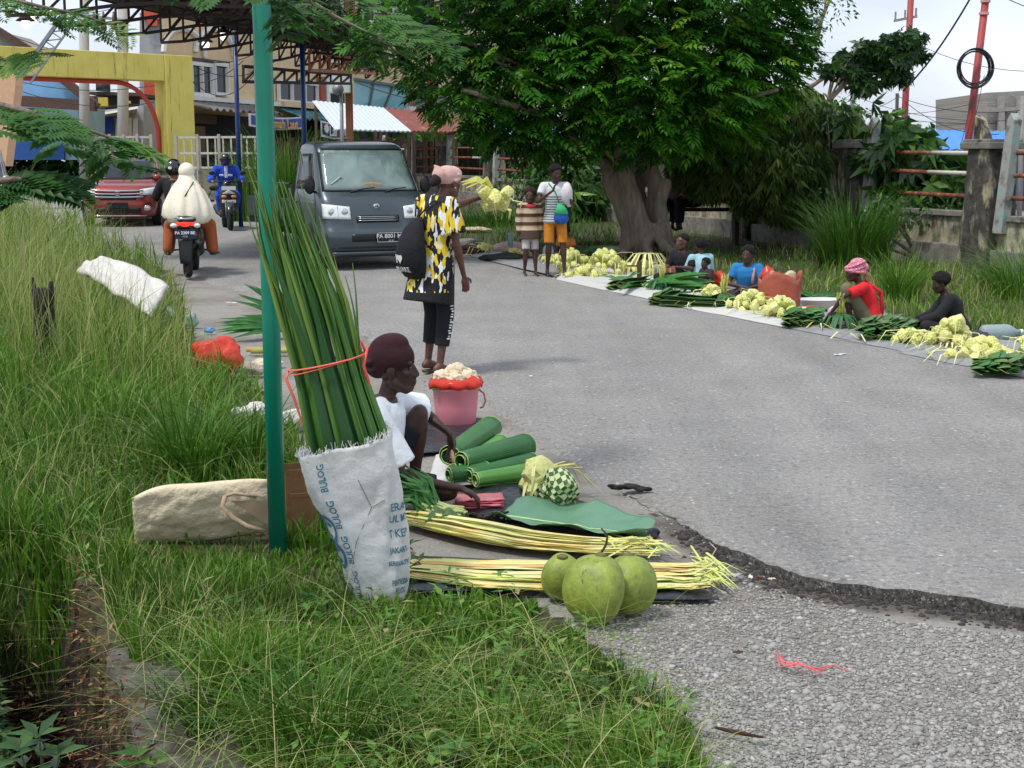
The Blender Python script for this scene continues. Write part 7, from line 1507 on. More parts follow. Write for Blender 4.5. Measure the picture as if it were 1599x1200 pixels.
# leaf bundle
bt = thing('leaf_bundle', 'tall bundle of long green palm leaves tied with pink string in the sack', 'leaf bundle', so_)
MPL = leafmat('palm_leaf', [(0, (.014, .06, .014)), (.4, (.03, .12, .022)), (.75, (.08, .21, .03)), (1, (.24, .34, .06))], .4, .2, .4); MPLM = M('#5f8a3c', .5, .2)
def bpath(px, py, dy=0): return W(px, py, Ys+dy)-so_
cen = [(565, 800, .05, .10), (545, 690, .05, .158), (518, 590, .08, .135), (486, 470, .10, .142), (456, 370, .12, .13), (430, 255, .14, .10)]
for i in range(96):
    a = random.uniform(0, 6.283); r = math.sqrt(random.random()); ox, oy = math.cos(a)*r, math.sin(a)*r; Lf_ = random.uniform(.68, .98) if r > .5 else random.uniform(.82, 1.0); P_ = []
    sp_ = random.gauss(0, .05)
    for k in range(15):
        u = Lf_*k/14*(len(cen)-1); j = min(len(cen)-2, int(u)); f_ = u-j; c0, c1 = cen[j], cen[j+1]; p = bpath(c0[0], c0[1], c0[2]).lerp(bpath(c1[0], c1[1], c1[2]), f_); rr_ = c0[3]+(c1[3]-c0[3])*f_
        P_.append(p+X_*(ox*rr_+sp_*max(0, u-2.2)*.35)+Y_*(oy*rr_*.6)+UP*(-.03*max(0, u-3.2)*abs(ox)))
    n = len(P_); w0 = random.uniform(.022, .036); vs = []
    fa = random.uniform(-.9, .9); side = V((math.cos(fa), math.sin(fa), 0))
    for k, p in enumerate(P_): w_ = w0*(1-(k/(n-1))**2.2)+.0012; vs += [p-side*w_*.5+V((0, .004, 0)), p+V((0, -.004, 0)), p+side*w_*.5+V((0, .004, 0))]
    f = [(3*k+j, 3*k+j+1, 3*k+j+4, 3*k+j+3) for k in range(n-1) for j in (0, 1)]
    rr0 = random.uniform(.0, .75); rn_ = np.repeat(np.clip(rr0+np.linspace(-.05, .38, n), 0, 1), 3)
    lo_ = mesh_np('leaf', np.array([tuple(q) for q in vs]), np.array(f), MPL, bt, rn_)
    if i % 3 == 0: b = B(); b.tube([q+V((0, -.006, 0)) for q in P_[2:]], .0014, 4); b.build('midrib', MPLM, lo_)
MSTR = M('#e0604f', .5, .1, 30, .2)
def around(py, k, tl_=.0, n=40):
    j = 1 if py > 590 else 2; c0, c1 = cen[j], cen[j+1]; f_ = (c0[1]-py)/(c0[1]-c1[1]); c = bpath(c0[0], c0[1], c0[2]).lerp(bpath(c1[0], c1[1], c1[2]), f_); r = (c0[3]+(c1[3]-c0[3])*f_)*k
    return [c+X_*(r*math.cos(a))+Y_*(r*.68*math.sin(a))+UP*(tl_*math.cos(a)) for a in np.linspace(0, 6.283, n)]
b = B(); b.tube(around(565, 1.04, .03), [.006]*40, 6, .5); b.tube(around(568, 1.05, .042), [.004]*40, 6, .5)
c_ = around(565, 1.04, .03)[0]; b.tube([c_, c_+V((.01, -.02, .03)), c_+V((-.005, -.04, -.04)), c_+V((.012, -.03, -.1)), c_+V((.005, -.03, -.19))], [.006, .005, .007, .006, .003], 6, .5); b.tube([c_, c_+V((-.012, -.03, .05)), c_+V((-.02, -.03, .02))], .004, 5)
c_ = around(565, 1.04, .03)[20]; b.tube([c_, c_+V((-.01, -.02, -.03)), c_+V((.02, -.03, -.1)), c_+V((.05, -.03, -.2)), c_+V((.09, -.04, -.3))], [.005, .007, .006, .004, .003], 6, .5)
b.build('string', MSTR, bt, smooth=True)
# cardboard box behind the sack
o_ = G(478, 838); b = B(); b.box((-.03, .02, .15), (.13, .12, .32), rz=.3); b.box((-.05, -.045, .315), (.13, .004, .05), rz=.38)
b.box((.0, -.054, .2), (.11, .004, .02), rz=.3)
o = b.build('cardboard_box', M('#7c5a38', .85, .25, 5, .4, dirt='#5e4026', dsc=6, dth=.5), bevel=.008); o.location = o_; tag(o, 'crumpled brown cardboard box between the teal pole and sack', 'box')
# beige bag lying in the grass
o_ = G(318, 846); t = thing('canvas_bag', 'empty beige canvas bag with a rope handle lying beside the teal pole', 'bag', o_)
def bagf(u, v):
    x = (u-.5)*.60+.02*(v-.5); z = .02+.262*v-.06*v*(1-u)**5-.055*(1-u)*(1-v)*1.2-.02*(1-u)*v; th_ = .045*(math.sin(math.pi*min(1, max(0, v))))**.5*(math.sin(math.pi*min(1, max(0, u))))**.4
    return x, z, th_
def bagside(s):
    def f(u, v):
        x, z, th_ = bagf(u, v); n_ = .014*noise.noise(V((u*4, v*3, s)))+.006*noise.noise(V((u*13, v*9, s))); return V((x, s*(th_+n_*(v < .98))-.09*v+.05+.02*math.sin(u*3), z+.012*noise.noise(V((u*3, 1, 0)))))
    return f
b = B(); b.grid(bagside(-1), 48, 24); b.grid(bagside(1), 48, 24); MBEI = M('#e0d0b2', .85, .08, 4, .9, 14, dirt='#b8a586', dsc=3.5, dth=.6, bd=.02); b.build('bag_body', MBEI, t, smooth=True, solid=.004)
b = B(); b.tube([(.13, -.13, .235), (.12, -.15, .20), (.16, -.155, .15), (.22, -.15, .11), (.29, -.14, .085)], .011, 8); b.tube([(.13, -.13, .235), (.17, -.14, .25), (.26, -.12, .23)], .007, 8); b.build('handle', M('#b9a184', .9, .2, 60, .8), t, smooth=True)
b = B(); b.grid(lambda u, v: V((.15+.15*u, -.135+.01*u, .225-.10*v*u-.01)), 8, 5); b.build('open_mouth', M('#8f7d66', .9, .2), t, smooth=True)
# green leafy stalk bunch behind sack
t = thing('leaf_stalk_bunch', 'bunch of narrow green leaves with pale stalks by the seated woman\'s knee', 'leaves', G(690, 815)); b = B(); b2 = B()
for i in range(60):
    s0_ = V((random.uniform(-.06, .05), random.uniform(-.05, .05), random.uniform(.01, .07))); e = V((random.uniform(-.30, -.12), random.uniform(-.05, .2), random.uniform(.06, .26))); ribbon(b, [s0_+V((-.05, 0, .02)), s0_.lerp(e, .45)+UP*.05, e], random.uniform(.010, .018), (.2, -.6, .7), .1); b2.tube([s0_+V((.07, -.02, 0)), s0_, s0_+V((-.05, 0, .02))], [.006, .008, .006], 6)
b.build('leaves', MMDL, t); b2.build('stalks', M('#c7cf86', .5, .2, 10, .2), t, smooth=True)
t = thing('crumpled_leaf', 'crumpled dark green leaf wrap beside the stalk bunch', 'leaf', G(690, 822)); uvgrid('blade', lambda u, v: V(((u-.5)*.22, (v-.5)*.12, .03+.05*noise.noise(V((u*4, v*4, 8)))+.03*math.sin(u*3.1))), 24, 14, MDKL, t, .002)
b = B()
for i in range(26): a = random.uniform(0, 6.28); b.tube([V((random.uniform(-.12, .14), random.uniform(-.03, .05), .01)), V((random.uniform(-.12, .14), random.uniform(-.03, .05), random.uniform(.02, .06))), V((random.uniform(-.12, .14), random.uniform(-.03, .05), .01))], .006, 5)
o = b.build('black_rope', M('#2b2825', .8, .3, 20, .4), smooth=True); o.location = G(745, 822); tag(o, 'tangle of dark fibrous stems before the pink bags', 'stems')
# palm leaves, bamboo behind pole
def leafspray(lb, o_, tips, w_, mt_, name='palm_leaves', sag=.05, n=1, jit=.04):
    t = thing(name, lb, 'leaves', o_)
    for tp_ in tips:
        for k in range(n):
            e = V(tp_)-o_+V((random.gauss(0, jit), random.gauss(0, jit), random.gauss(0, jit*.4))); b = B(); s0_ = V((random.gauss(0, .03), random.gauss(0, .03), .02)); ribbon(b, [s0_, s0_.lerp(e, .35)+UP*sag, s0_.lerp(e, .7)+UP*sag*.8, e], w_, (random.uniform(-.3, .3), -.7, .6), .05, .3); b.build('leaf', mt_, t)
    return t
Yp = G(450, 530).y
leafspray('green palm leaves fanning out left of the teal pole', G(480, 525), [W(388, 446, Yp), W(371, 460, Yp), W(378, 470, Yp-.1), W(345, 504, Yp), W(350, 512, Yp), W(345, 522, Yp-.1), W(360, 530, Yp-.1), W(370, 498, Yp+.1)], .05, MMDL, n=3)
t = thing('bamboo_poles', 'yellow and orange bamboo poles on the ground behind the teal pole', 'poles', G(440, 552)); b = B(); b.cyl((-.3, 0, .03), (.25, .05, .035), .02); b.build('pole', M('#c98a45', .5, .2, 10, .2), t, smooth=True); b = B(); b.cyl((-.25, -.07, .03), (.3, -.04, .03), .024); b.build('pole', M('#9aa050', .5, .2, 10, .2), t, smooth=True)
# plastic litter and bags on the left
def bagblob(name, lb, cat_, o_, r, mt_, amp=.3, seed=0, vox=None, rot=0, knots=()):
    b = B(); b.ell((0, 0, 0), r, n=40, m=24); me = b.mesh(name)
    for vv in me.vertices:
        c_ = V((vv.co.x/r[0], vv.co.y/r[1], vv.co.z/r[2])); k_ = 1+amp*(noise.noise(c_*1.3+V((seed, 0, 0)))+.5*abs(noise.noise(c_*3.1+V((seed, 4, 0))))+.22*noise.noise(c_*7+V((0, seed, 0)))); vv.co = V((vv.co.x*k_, vv.co.y*k_, max(-r[2]*.82, vv.co.z*k_)))
    o = put(name, me, mt_, None, o_+V((0, 0, r[2]*.8))); o.rotation_euler = (0, 0, rot); return tag(o, lb, cat_)
MORG = M('#e8523c', .25, .12, 9, .7, 16, trl=.35, bd=.02); MORD = M('#c8553c', .45, .1, 7, .5, trl=.25)
bagblob('plastic_bag', 'bright orange red plastic bag lying in the grass left of the teal pole', 'plastic bag', G(340, 576), (.20, .14, .135), MORG, .35, 3)
bagblob('plastic_bag', 'clear pale plastic bag beside the orange red one at its upper left', 'plastic bag', G(300, 510), (.06, .05, .07), M('#a9bdb8', .2, .1, 9, .5, trl=.4), .4, 7)
bagblob('plastic_cup', 'crumpled clear plastic cup in the grass below the white sack end', 'cup', G(266, 498), (.05, .045, .06), M('#a9c4bb', .2, .1, 9, .5, trl=.4), .3, 9)
bagblob('plastic_wrapper', 'small blue wrapper peeking from behind the orange bag', 'wrapper', G(327, 520), (.05, .03, .03), M('#5d95c8', .4), .4, 12)
bagblob('plastic_wrapper', 'green wrapper scrap beyond the orange bag', 'wrapper', G(262, 484), (.07, .03, .02), M('#4c8f70', .4), .4, 15)
bagblob('rubble_lump', 'pale mortar lump right below the orange bag', 'rubble', G(395, 585), (.09, .06, .05), M('#a79c8c', .9, .2, 20, .5), .4, 21)
bagblob('rubble_lump', 'flat grey rubble piece in front of the pale mortar lump', 'rubble', G(412, 612), (.07, .05, .025), M('#8f8577', .9, .2, 20, .5), .4, 22)
bagblob('paper_sack', 'cream paper sack bit right behind the orange bag by the pole', 'paper', G(415, 572), (.12, .06, .03), M('#cfc6a6', .8, .1), .4, 23)
bagblob('cloth_bundle', 'crumpled white cloth lying in the grass left of the teal pole', 'cloth', G(395, 660), (.11, .07, .065), M('#c9c7c2', .8, .06, 9, .8, 14), .4, 31)
bagblob('cloth_bundle', 'crumpled white cloth right of the teal pole behind the leaf bundle', 'cloth', G(455, 668), (.10, .07, .06), M('#cfccc4', .8, .06, 9, .8, 14), .4, 33)
bagblob('wire_ball', 'small black mesh ball in the grass left of the white cloth', 'ball', G(346, 652), (.03, .03, .028), MTY, .2, 35)
A4 = [W(122, 420, 12.6), W(160, 405, 13.2), W(262, 452, 12.4), W(235, 495, 11.9)]; o_ = G(200, 500)
def wsf(u, v):
    p = A4[0].lerp(A4[1], v).lerp(A4[3].lerp(A4[2], v), u); return p+V((0, -.06*math.sin(math.pi*v)+.04*noise.noise(V((u*4, v*3, 5))), .05*math.sin(math.pi*u)*v+.05*noise.noise(V((u*5, v*4, 2)))))-o_
b = B(); b.grid(wsf, 30, 16); o = b.build('empty_sack', M('#cfcbc3', .7, .06, 6, .8, 10, bd=.03), smooth=True, solid=.06); o.location = o_; tag(o, 'large white empty sack draped over the tall grass at left', 'sack')
# ground litter on the road side
def scrap(lb, px, py, sx, sy, c, name='litter', cat_='litter'):
    p = G(px, py); b = B(); sd_ = random.random()*30; b.grid(lambda u, v: V(((u-.5)*sx*(1+.4*noise.noise(V((v*3, sd_, 0)))), (v-.5)*sy*(1+.4*noise.noise(V((u*3, sd_, 1)))), .008+.008*noise.noise(V((u*4, v*4, sd_))))), 8, 6); o = b.build(name, M(c, .6, .15), smooth=True, solid=.003); o.location = p; o.rotation_euler = (0, 0, random.random()*3); tag(o, lb, cat_)
for a_ in [('white paper scrap on the road left of the teal pole', 362, 474, .12, .06, '#d9d8d4'), ('white scrap on the road below the woman in red', 1312, 555, .14, .03, '#d5d4d0'), ('tiny white scrap on the asphalt right of the bucket', 829, 589, .035, .02, '#dcdcd8'), ('grey plastic scrap on the gravel by the strip bundle tips', 1150, 901, .05, .02, '#a9adac'), ('white shell scrap second from the strip bundle tips', 1172, 904, .03, .018, '#d8d3cb'),
           ('pale flat scrap by the road edge end', 1205, 907, .03, .015, '#d6c6b2'), ('rust coloured scrap between pale scraps by the broken edge', 1187, 904, .022, .02, '#7b4a33'), ('brown dead leaf on the gravel', 1152, 1022, .03, .018, '#4a2f22'), ('dried brown husk on the asphalt at the right', 1370, 882, .08, .03, '#6d5039'), ('grey flat plastic near the black sheet knot', 1020, 800, .06, .03, '#8d8a84')]: scrap(*a_)
b = B()
for i in range(22): b.ell((random.gauss(0, .05), random.gauss(0, .015), .012+random.random()*.02), (.03, .01, .01), n=7, m=4)
o = b.fuse('rag', M('#1c1a1a', .8, .3), None, .006, 1); o.location = G(983, 768); tag(o, 'small black rag on the dirt beside the asphalt', 'rag')
b = B(); P_ = [G(1214, 1032), G(1228, 1042), G(1250, 1046), G(1275, 1052), G(1300, 1048), G(1325, 1052)]; q0 = P_[0].copy()
for k in range(6): b.tube([p-q0+V((random.gauss(0, .014), random.gauss(0, .02), .012+.006*random.random())) for p in P_[:3+k % 4]], .0022, 5)
o = b.build('pink_string', M('#dd6a6c', .5), smooth=True); o.location = q0; tag(o, 'frayed pink plastic string lying on the gravel', 'string')
b = B(); P_ = [G(1108, 852), G(1118, 862), G(1112, 872), G(1128, 892), G(1122, 900)]; q0 = P_[0].copy(); b.tube([p-q0+V((0, 0, .012)) for p in P_], .0025, 5); o = b.build('string', M('#b8a794', .7), smooth=True); o.location = q0; tag(o, 'thin curled tan string on the dirt above the strip tips', 'string')
b = B(); P_ = [G(1115, 1142), G(1150, 1150), G(1192, 1158)]; q0 = P_[0].copy(); b.tube([p-q0+V((0, 0, .012)) for p in P_], [.004, .008, .003], 5); o = b.build('twig', M('#40291e', .9), smooth=True); o.location = q0; tag(o, 'dark dry twig on the gravel at the bottom', 'twig')
# ------------------------------------------------ far row of goods
for i, (cs, mt_, lb) in enumerate([([(735, 402), (868, 432), (880, 412), (745, 388)], MGRS, 'grey sheet edge behind the striped boy'), ([(868, 437), (1052, 476), (1075, 440), (895, 410)], MWHS, 'pale sheet under the big pouch heaps'), ([(1052, 478), (1232, 514), (1260, 480), (1080, 448)], MWHS, 'pale sheet before the woman in blue'),
                                   ([(1225, 512), (1420, 552), (1440, 508), (1262, 485)], MGRS, 'dark sheet before the woman in red'), ([(1405, 552), (1700, 612), (1720, 555), (1450, 515)], MGRS, 'grey sheet below the boy in black')]): sheet('ground_sheet', lb, cs, mt_, .02, 24, h=.02)
def folds(lb, px, py, n, L, rz, w_=.10, hh=.05, mt_=MDKL, nm='folded_leaf_pile', sp=.07):
    o_ = G(px, py); t = thing(nm, lb, 'folded leaves', o_, R_(rz), 'piles of folded leaves'); b = B(); me_ = []
    for v_ in range(2):
        b = B(); m = 16
        b.grid(lambda u, v: V((L*(u-.5), w_*(.5-abs(v-.5)**.8*1.6)+.01*math.sin(u*6+v_), (hh*.5*math.sin((v-.5)*math.pi)+.004*math.sin(u*9)))), 8, m); me = b.mesh('folded_leaf'); me.materials.append(mt_ if v_ == 0 else MMDL if mt_ is MDKL else mt_); me_.append(me)
    e = B(); e.tube([V((-L*.5-.002, w_*(.5-abs(v-.5)**.8*1.6)+.01*math.sin(v_), hh*.5*math.sin((v-.5)*math.pi))) for v in np.linspace(0, 1, 15)], .0035, 4); em = e.mesh('leaf_edge'); em.materials.append(MLTL)
    for i in range(n):
        c = put('folded_leaf', me_[i % 2], None, t, (random.uniform(-.06, .06), random.uniform(-1, 1)*sp*n**.5*.5, .03+random.random()*.02*n**.6)); c.rotation_euler = (random.uniform(-.25, .25), random.uniform(-.06, .06), random.uniform(-.14, .14)); m = c.modifiers.new('s', 'SOLIDIFY'); m.thickness = .004
        k = put('leaf_edge', em, None, c) if i % 3 == 0 else None
for a_ in [('dark leaf pile at the foot of the largest pouch heap', 985, 452, 14, .7, 60), ('folded leaf pile with pale edges under the upright stalks', 1040, 474, 16, .55, 75), ('glossy dark leaf stack left of the woman in blue', 1085, 480, 10, .8, -35), ('folded leaf pile between the orange bag and the woman in red', 1255, 510, 22, .5, 80),
           ('long folded leaf pile in front of the woman in red', 1375, 530, 26, .6, 75), ('folded leaf pile before the boy\'s hands', 1405, 528, 20, .6, 60), ('large folded leaves with open ends at the lower right edge', 1560, 583, 12, .6, 70), ('leaf bundle lying at the very right road edge', 1600, 580, 8, .8, 20)]: folds(*a_)
def stalks(lb, px, py, h=.42, n=46, k=1.0):
    o_ = G(px, py); t = thing('stalk_bunch', lb, 'leaf bunch', o_, 0, 'bunches with upright stalks'); b, b2 = B(), B()
    for i in range(n):
        a = random.uniform(0, 6.283); r = random.random()**.5; b.tube([V((.05*math.cos(a)*r, .05*math.sin(a)*r, .14)), V((.035*math.cos(a)*r, .035*math.sin(a)*r, .25)), V((.06*math.cos(a)*r, .055*math.sin(a)*r, h*random.uniform(.72, 1.05)))], [.004, .004, .003], 5)
        e = V((.27*math.cos(a)*(.5+.5*r), .22*math.sin(a)*(.5+.5*r), .02)); s_ = V((.05*math.cos(a), .05*math.sin(a), .2)); ribbon(b2, [s_, s_.lerp(e, .5)+UP*.06, e], .05, (math.cos(a), math.sin(a), .6), .25, .2)
    b.build('stalks', M('#a7b04a', .5, .35, 40), t, smooth=True); b2.build('leaves', M('#3b7040', .45, .3, 12, .2, trl=.15), t); t.scale = (k*.82,)*3
stalks('upright stalk bunch left of the man in black', 1033, 456, .42); stalks('upright stalk bunch beside the woman in blue', 1130, 482, .46); stalks('upright stalk bunch beside the woman in red', 1311, 517, .44, k=1.0)
Yq = G(1090, 462).y
leafspray('long bright green banana leaves laid before the man in black', G(1000, 452), [W(1105, 430, Yq), W(1125, 445, Yq), W(1120, 455, Yq-.2), W(1090, 440, Yq+.1), W(950, 442, Yq+.9), W(975, 455, Yq)], .10, MMDL, 'banana_leaves', .05, 2, .08)
leafspray('dark narrow leaves spread by the wooden stake', G(975, 450), [W(1030, 455, 17), W(1010, 462, 16.8), W(990, 440, 17.4), W(945, 435, 17.6), W(1000, 430, 17.4)], .04, MDKL, 'palm_leaves', .05, 3, .1)
leafspray('green leaf ends crossing the right edge', G(1640, 585), [W(1545, 548, 11.8), W(1550, 560, 11.5), W(1560, 570, 11.2), W(1580, 548, 11.8)], .09, MMDL, 'banana_leaves', .04, 2, .06)
leafspray('faint green leaves lying behind the white basin', G(1275, 468), [W(1215, 462, 17.5), W(1225, 466, 17.2), W(1320, 466, 16.5)], .06, MMDL, 'palm_leaves', .05, 3, .05)
# pale frond dome by the stake
b = B(); o_ = G(1010, 436)
for i in range(30): a = random.uniform(0, 6.283); r = .36; e = V((r*math.cos(a), r*math.sin(a), .02)); ribbon(b, [V((.03*math.cos(a), .03*math.sin(a), .36)), e*.55+V((0, 0, .34)), e*.95+V((0, 0, .17)), e], .018, (math.cos(a), math.sin(a), 1), .3)
o = b.build('frond_dome', MPY2); o.location = o_; tag(o, 'dome of pale yellow fronds behind the wooden stake', 'fronds')
b = B(); b.box((0, 0, .16), (.06, .05, .34)); b.box((-.10, 0, .27), (.14, .02, .02)); o = b.build('wooden_stake', M('#5b4634', .9, .3, 20, .5), bevel=.006); o.location = G(998, 448); tag(o, 'short brown wooden stake standing among the leaf piles', 'stake')
# bags and vessels
o_ = G(1217, 487); t = thing('plastic_bag', 'big upright translucent orange bag beside the woman in blue', 'plastic bag', o_); b = B()
b.rings([[V(((.21+.03*z)*(1+.12*noise.noise(V((math.cos(a)*2, math.sin(a)*2, z*2)))+.04*math.sin(a*9))*math.copysign(abs(math.cos(a))**.7, math.cos(a)), .14*(1+.1*noise.noise(V((math.cos(a)*2, math.sin(a)*2, z*3+4))))*math.sin(a), z+(.05*math.sin(a*3+1)+.06*math.cos(a*2)*(z > .4)))) for a in np.linspace(0, 6.283, 48, endpoint=False)] for z in (0, .08, .17, .26, .34, .40)], True, False)
b.build('film', M('#c46b55', .35, .15, 6, .6, 12, trl=.3, bd=.02), t, smooth=True, solid=.004); b = B(); b.ell((-.13, 0, .40), (.08, .07, .08)); b.ell((-.15, 0, .46), (.035, .03, .05)); b.fuse('bag_tip', M('#e04a38', .3, .1, trl=.3), t, .02, 1)
b = B(); b.grid(lambda u, v: V(((u-.5)*.3, -.02, .33+.09*v+.03*math.sin(u*9))), 10, 3); b.build('bag_inside', M('#c8b89a', .7), t, smooth=True, solid=.1)
for a_ in [('plastic_bag', 'pink plastic bag on the cyan bowl before the woman in blue', 'plastic bag', G(1195, 480), (.14, .08, .03), M('#e88aa8', .35, trl=.3), .3, 41), ('plastic_bowl', 'cyan plastic bowl among the pouch heaps', 'bowl', G(1201, 492), (.07, .06, .05), M('#2fa5bd', .35), .12, 42), ('plastic_bag', 'red plastic bag right of the big orange bag', 'plastic bag', G(1262, 492), (.14, .08, .05), MORG, .5, 43),
           ('plastic_bag', 'small orange plastic scrap on the leaf pile left of the woman in red', 'plastic bag', G(1275, 500), (.07, .05, .025), MORD, .4, 44), ('plastic_bag', 'red tied plastic bag beside the pale frond dome', 'plastic bag', G(975, 425), (.17, .1, .07), M('#d42a20', .3, .1, trl=.25), .3, 45), ('plastic_bag', 'small blue plastic bag left of the red tied one', 'plastic bag', G(953, 417), (.09, .06, .06), M('#2c62a8', .4), .35, 46),
           ('plastic_bag', 'orange plastic bag between the child in pale blue and the woman in blue', 'plastic bag', G(1088+35, 448), (.1, .08, .1), MORG, .4, 47), ('plastic_bag', 'pink bag on the lap side of the man in black', 'plastic bag', G(1045, 432), (.12, .09, .11), M('#c96a62', .4, trl=.2), .4, 48), ('plastic_bag', 'pale crumpled plastic left of the man in black', 'plastic bag', G(1025, 424), (.14, .07, .06), M('#a7a49e', .4, .1, trl=.2), .6, 49),
           ('rice_sack', 'pink and white full sack behind the striped boy', 'sack', G(800, 394), (.34, .14, .10), M('#cfa9a6', .7, .2, 1.5, .3), .12, 50), ('plastic_jug', 'white plastic jug by the standing woman\'s shorts', 'jug', G(856, 404), (.09, .07, .13), M('#c9ccd0', .4), .15, 51), ('cabbage_pile', 'grey cabbages at the road corner left of the pouch heaps', 'cabbages', G(725, 388), (.26, .1, .09), M('#8d8a84', .7, .2, 9, .5), .4, 52),
           ('root_pile', 'dark brown root vegetables at the road corner', 'roots', G(738, 397), (.24, .1, .08), M('#4a352b', .9, .3, 12, .8), .5, 53), ('dark_bundle', 'dark wrapped bundle behind the striped boy\'s knees', 'bundle', G(790, 408), (.4, .12, .07), M('#20241e', .7, .4, 8, .4), .3, 54), ('folded_sack', 'beige folded sacks lying on the grass left of the pair', 'sack', G(740, 362), (.36, .16, .055), M('#c2b391', .85, .12, 5, .5), .25, 55),
           ('green_sack', 'green and white printed sack below the big tree', 'sack', G(945, 398), (.36, .14, .08), M('#5f7d58', .7, .5, 4, .4, dirt='#b0b4a8', dsc=3, dth=.5), .25, 56), ('yellow_bag', 'yellow cloth bag hanging by the tree trunk', 'bag', G(985, 392), (.1, .08, .2), M('#c9a22a', .7, .15), .25, 57), ('rice_sack', 'white and pink sack behind the woman in red', 'sack', G(1325, 503), (.2, .14, .11), M('#d8c8cc', .6, .08), .2, 58),
           ('plastic_bag', 'small black plastic bag right of the tall pouch heap', 'plastic bag', G(1527, 537), (.12, .07, .06), MTARP, .35, 59), ('paper_sheet', 'tan cardboard sheet by the right edge behind the pouches', 'cardboard', G(1570, 548), (.2, .1, .02), M('#c3b083', .8, .1), .2, 60), ('pink_cloth', 'dull pink cloth on the sheet edge by the leaf piles', 'cloth', G(1040, 463), (.1, .05, .03), M('#b87c78', .8), .3, 61)]: bagblob(*a_)
o_ = G(1278, 482); t = thing('white_basin', 'shallow white basin left of the woman in red', 'basin', o_, .2); b = B(); b.rings([b.ring(V((0, 0, z)), X_, Y_, rx, ry, 28) for z, rx, ry in ((0, .2, .12), (.02, .23, .15), (.1, .26, .17), (.105, .27, .18))], True, False); b.build('bowl', M('#d5d3cf', .4, .03), t, smooth=True, solid=.006)
o_ = G(1562, 532); t = thing('plastic_bottle', 'large clear plastic bottle lying by the boy in black', 'bottle', o_, .1); b = B(); b.loft([(V((x, 0, .075)), r, r, Y_, UP) for x, r in ((-.19, .05), (-.17, .07), (-.09, .074), (-.07, .07), (-.05, .074), (.06, .074), (.1, .06), (.15, .025), (.18, .025))], 20); b.build('bottle_body', M('#b9c8cc', .12, .06, 5, .2, trl=.45), t, smooth=True); b = B(); b.cyl((.18, 0, .075), (.21, 0, .075), .027); b.build('cap', M('#dfe4e6', .4), t)
o_ = G(797, 398); t = thing('water_bottle', 'clear water bottle standing on the pink and white sack', 'bottle', o_+V((0, 0, .14))); b = B(); b.loft([(V((0, 0, z)), r, r, X_, Y_) for z, r in ((0, .04), (.12, .042), (.17, .03), (.2, .014), (.23, .014))], 14); b.build('bottle_body', M('#a9cfd8', .1, .06, trl=.5), t, smooth=True)
b = B()
for i in range(26): p0_ = V((random.gauss(0, .5), random.gauss(0, .25), .04)); a = random.uniform(-.5, .5); b.tube([p0_, p0_+V((math.cos(a), math.sin(a), .05))*random.uniform(.3, .8)], .012, 5)
o = b.build('brushwood', M('#5f4a38', .9, .3)); o.location = G(935, 385); tag(o, 'scattered dry sticks on the ground below the big tree', 'sticks')

for k in range(9):
    px = 900+k*82+random.uniform(-20, 20); py = 425+(px-860)*.205; b = B()
    for i in range(22):
        p0_ = V((random.gauss(0, .22), random.gauss(0, .12), .03)); a = random.uniform(0, 6.28); e = p0_+V((math.cos(a), math.sin(a), random.uniform(-.02, .12)))*random.uniform(.12, .34); ribbon(b, [p0_, p0_.lerp(e, .5)+UP*.05, e], random.uniform(.008, .02), UP, .2)
    o = b.build('loose_strips', random.choice((MPY, MPY2, MPY3, MMDL))); o.location = G(px, py); tag(o, 'loose leaf strips scattered among the goods, the %s scatter from the striped boy' % ('first second third fourth fifth sixth seventh eighth ninth'.split()[k]), 'leaf strips')
# ============================================================ FAR PEOPLE
def afro(t, P, R, e=1.0, k=1.0, m=None): return hair(t, P, R, e, m or MHAIR, (.094*k, .106*k, .104*k), (0, -.026, .036), .016, 40)
# striped boy walking
J = J_stand(1.6); J.update(head=V((0.0, .03, 1.50)), kL=V((-.09, .05, .46)), aL=V((-.10, .07, .075)), tL=V((-.11, .2, .03)), kR=V((.09, .06, .47)), aR=V((.09, -.04, .075)), tR=V((.1, .1, .03)), wR=V((.2, .02, .80)), wL=V((-.2, .02, .80)), neck=V((0, 0, 1.34)))
bo_ = G(827, 431)
t, P, R = person('boy in a brown striped sweater with a red collar walking barefoot', bo_, R_(195), J, '#4b2e23', .95, 1.22, face=(.5, 1, -.15), vox=.014, scale=.745)
Q = NT('striped_knit'); v = Q.coord(); s_ = Q.n('ShaderNodeSeparateXYZ'); Q.l(v, s_.inputs[0]); fr_ = Q.math('FRACT', Q.math('MULTIPLY', s_.outputs[2], 6.2)); band = Q.ramp(fr_, [(0, srgb('#4e3a2a')), (.32, srgb('#c9b096')), (.75, srgb('#b09478')), (.9, srgb('#4e3a2a'))], 'CONSTANT')
Q.base(Q.mix(Q.ramp(Q.math('SUBTRACT', s_.outputs[2], .86), [(0, 1.), (.001, 0.)], 'CONSTANT'), band, srgb('#4a3b30'))); Q.rough(.95); Q.bump(Q.noise(7, 4, v), .5, .03)
shirt(t, J, Q.m, .98, .035, 1.95, .16, 'sweater', .013, flare=.03)
b = B(); b.ell((0, .03, 1.31), (.115, .115, .055)); b.build('collar', cloth('#b8303a'), t, smooth=True)
trousers(t, J, cloth('#b9b4b0', .08), .98, .01, .9, 'shorts', .012, flare=.0); afro(t, P, R, 1.22, .98, MHAIR2)
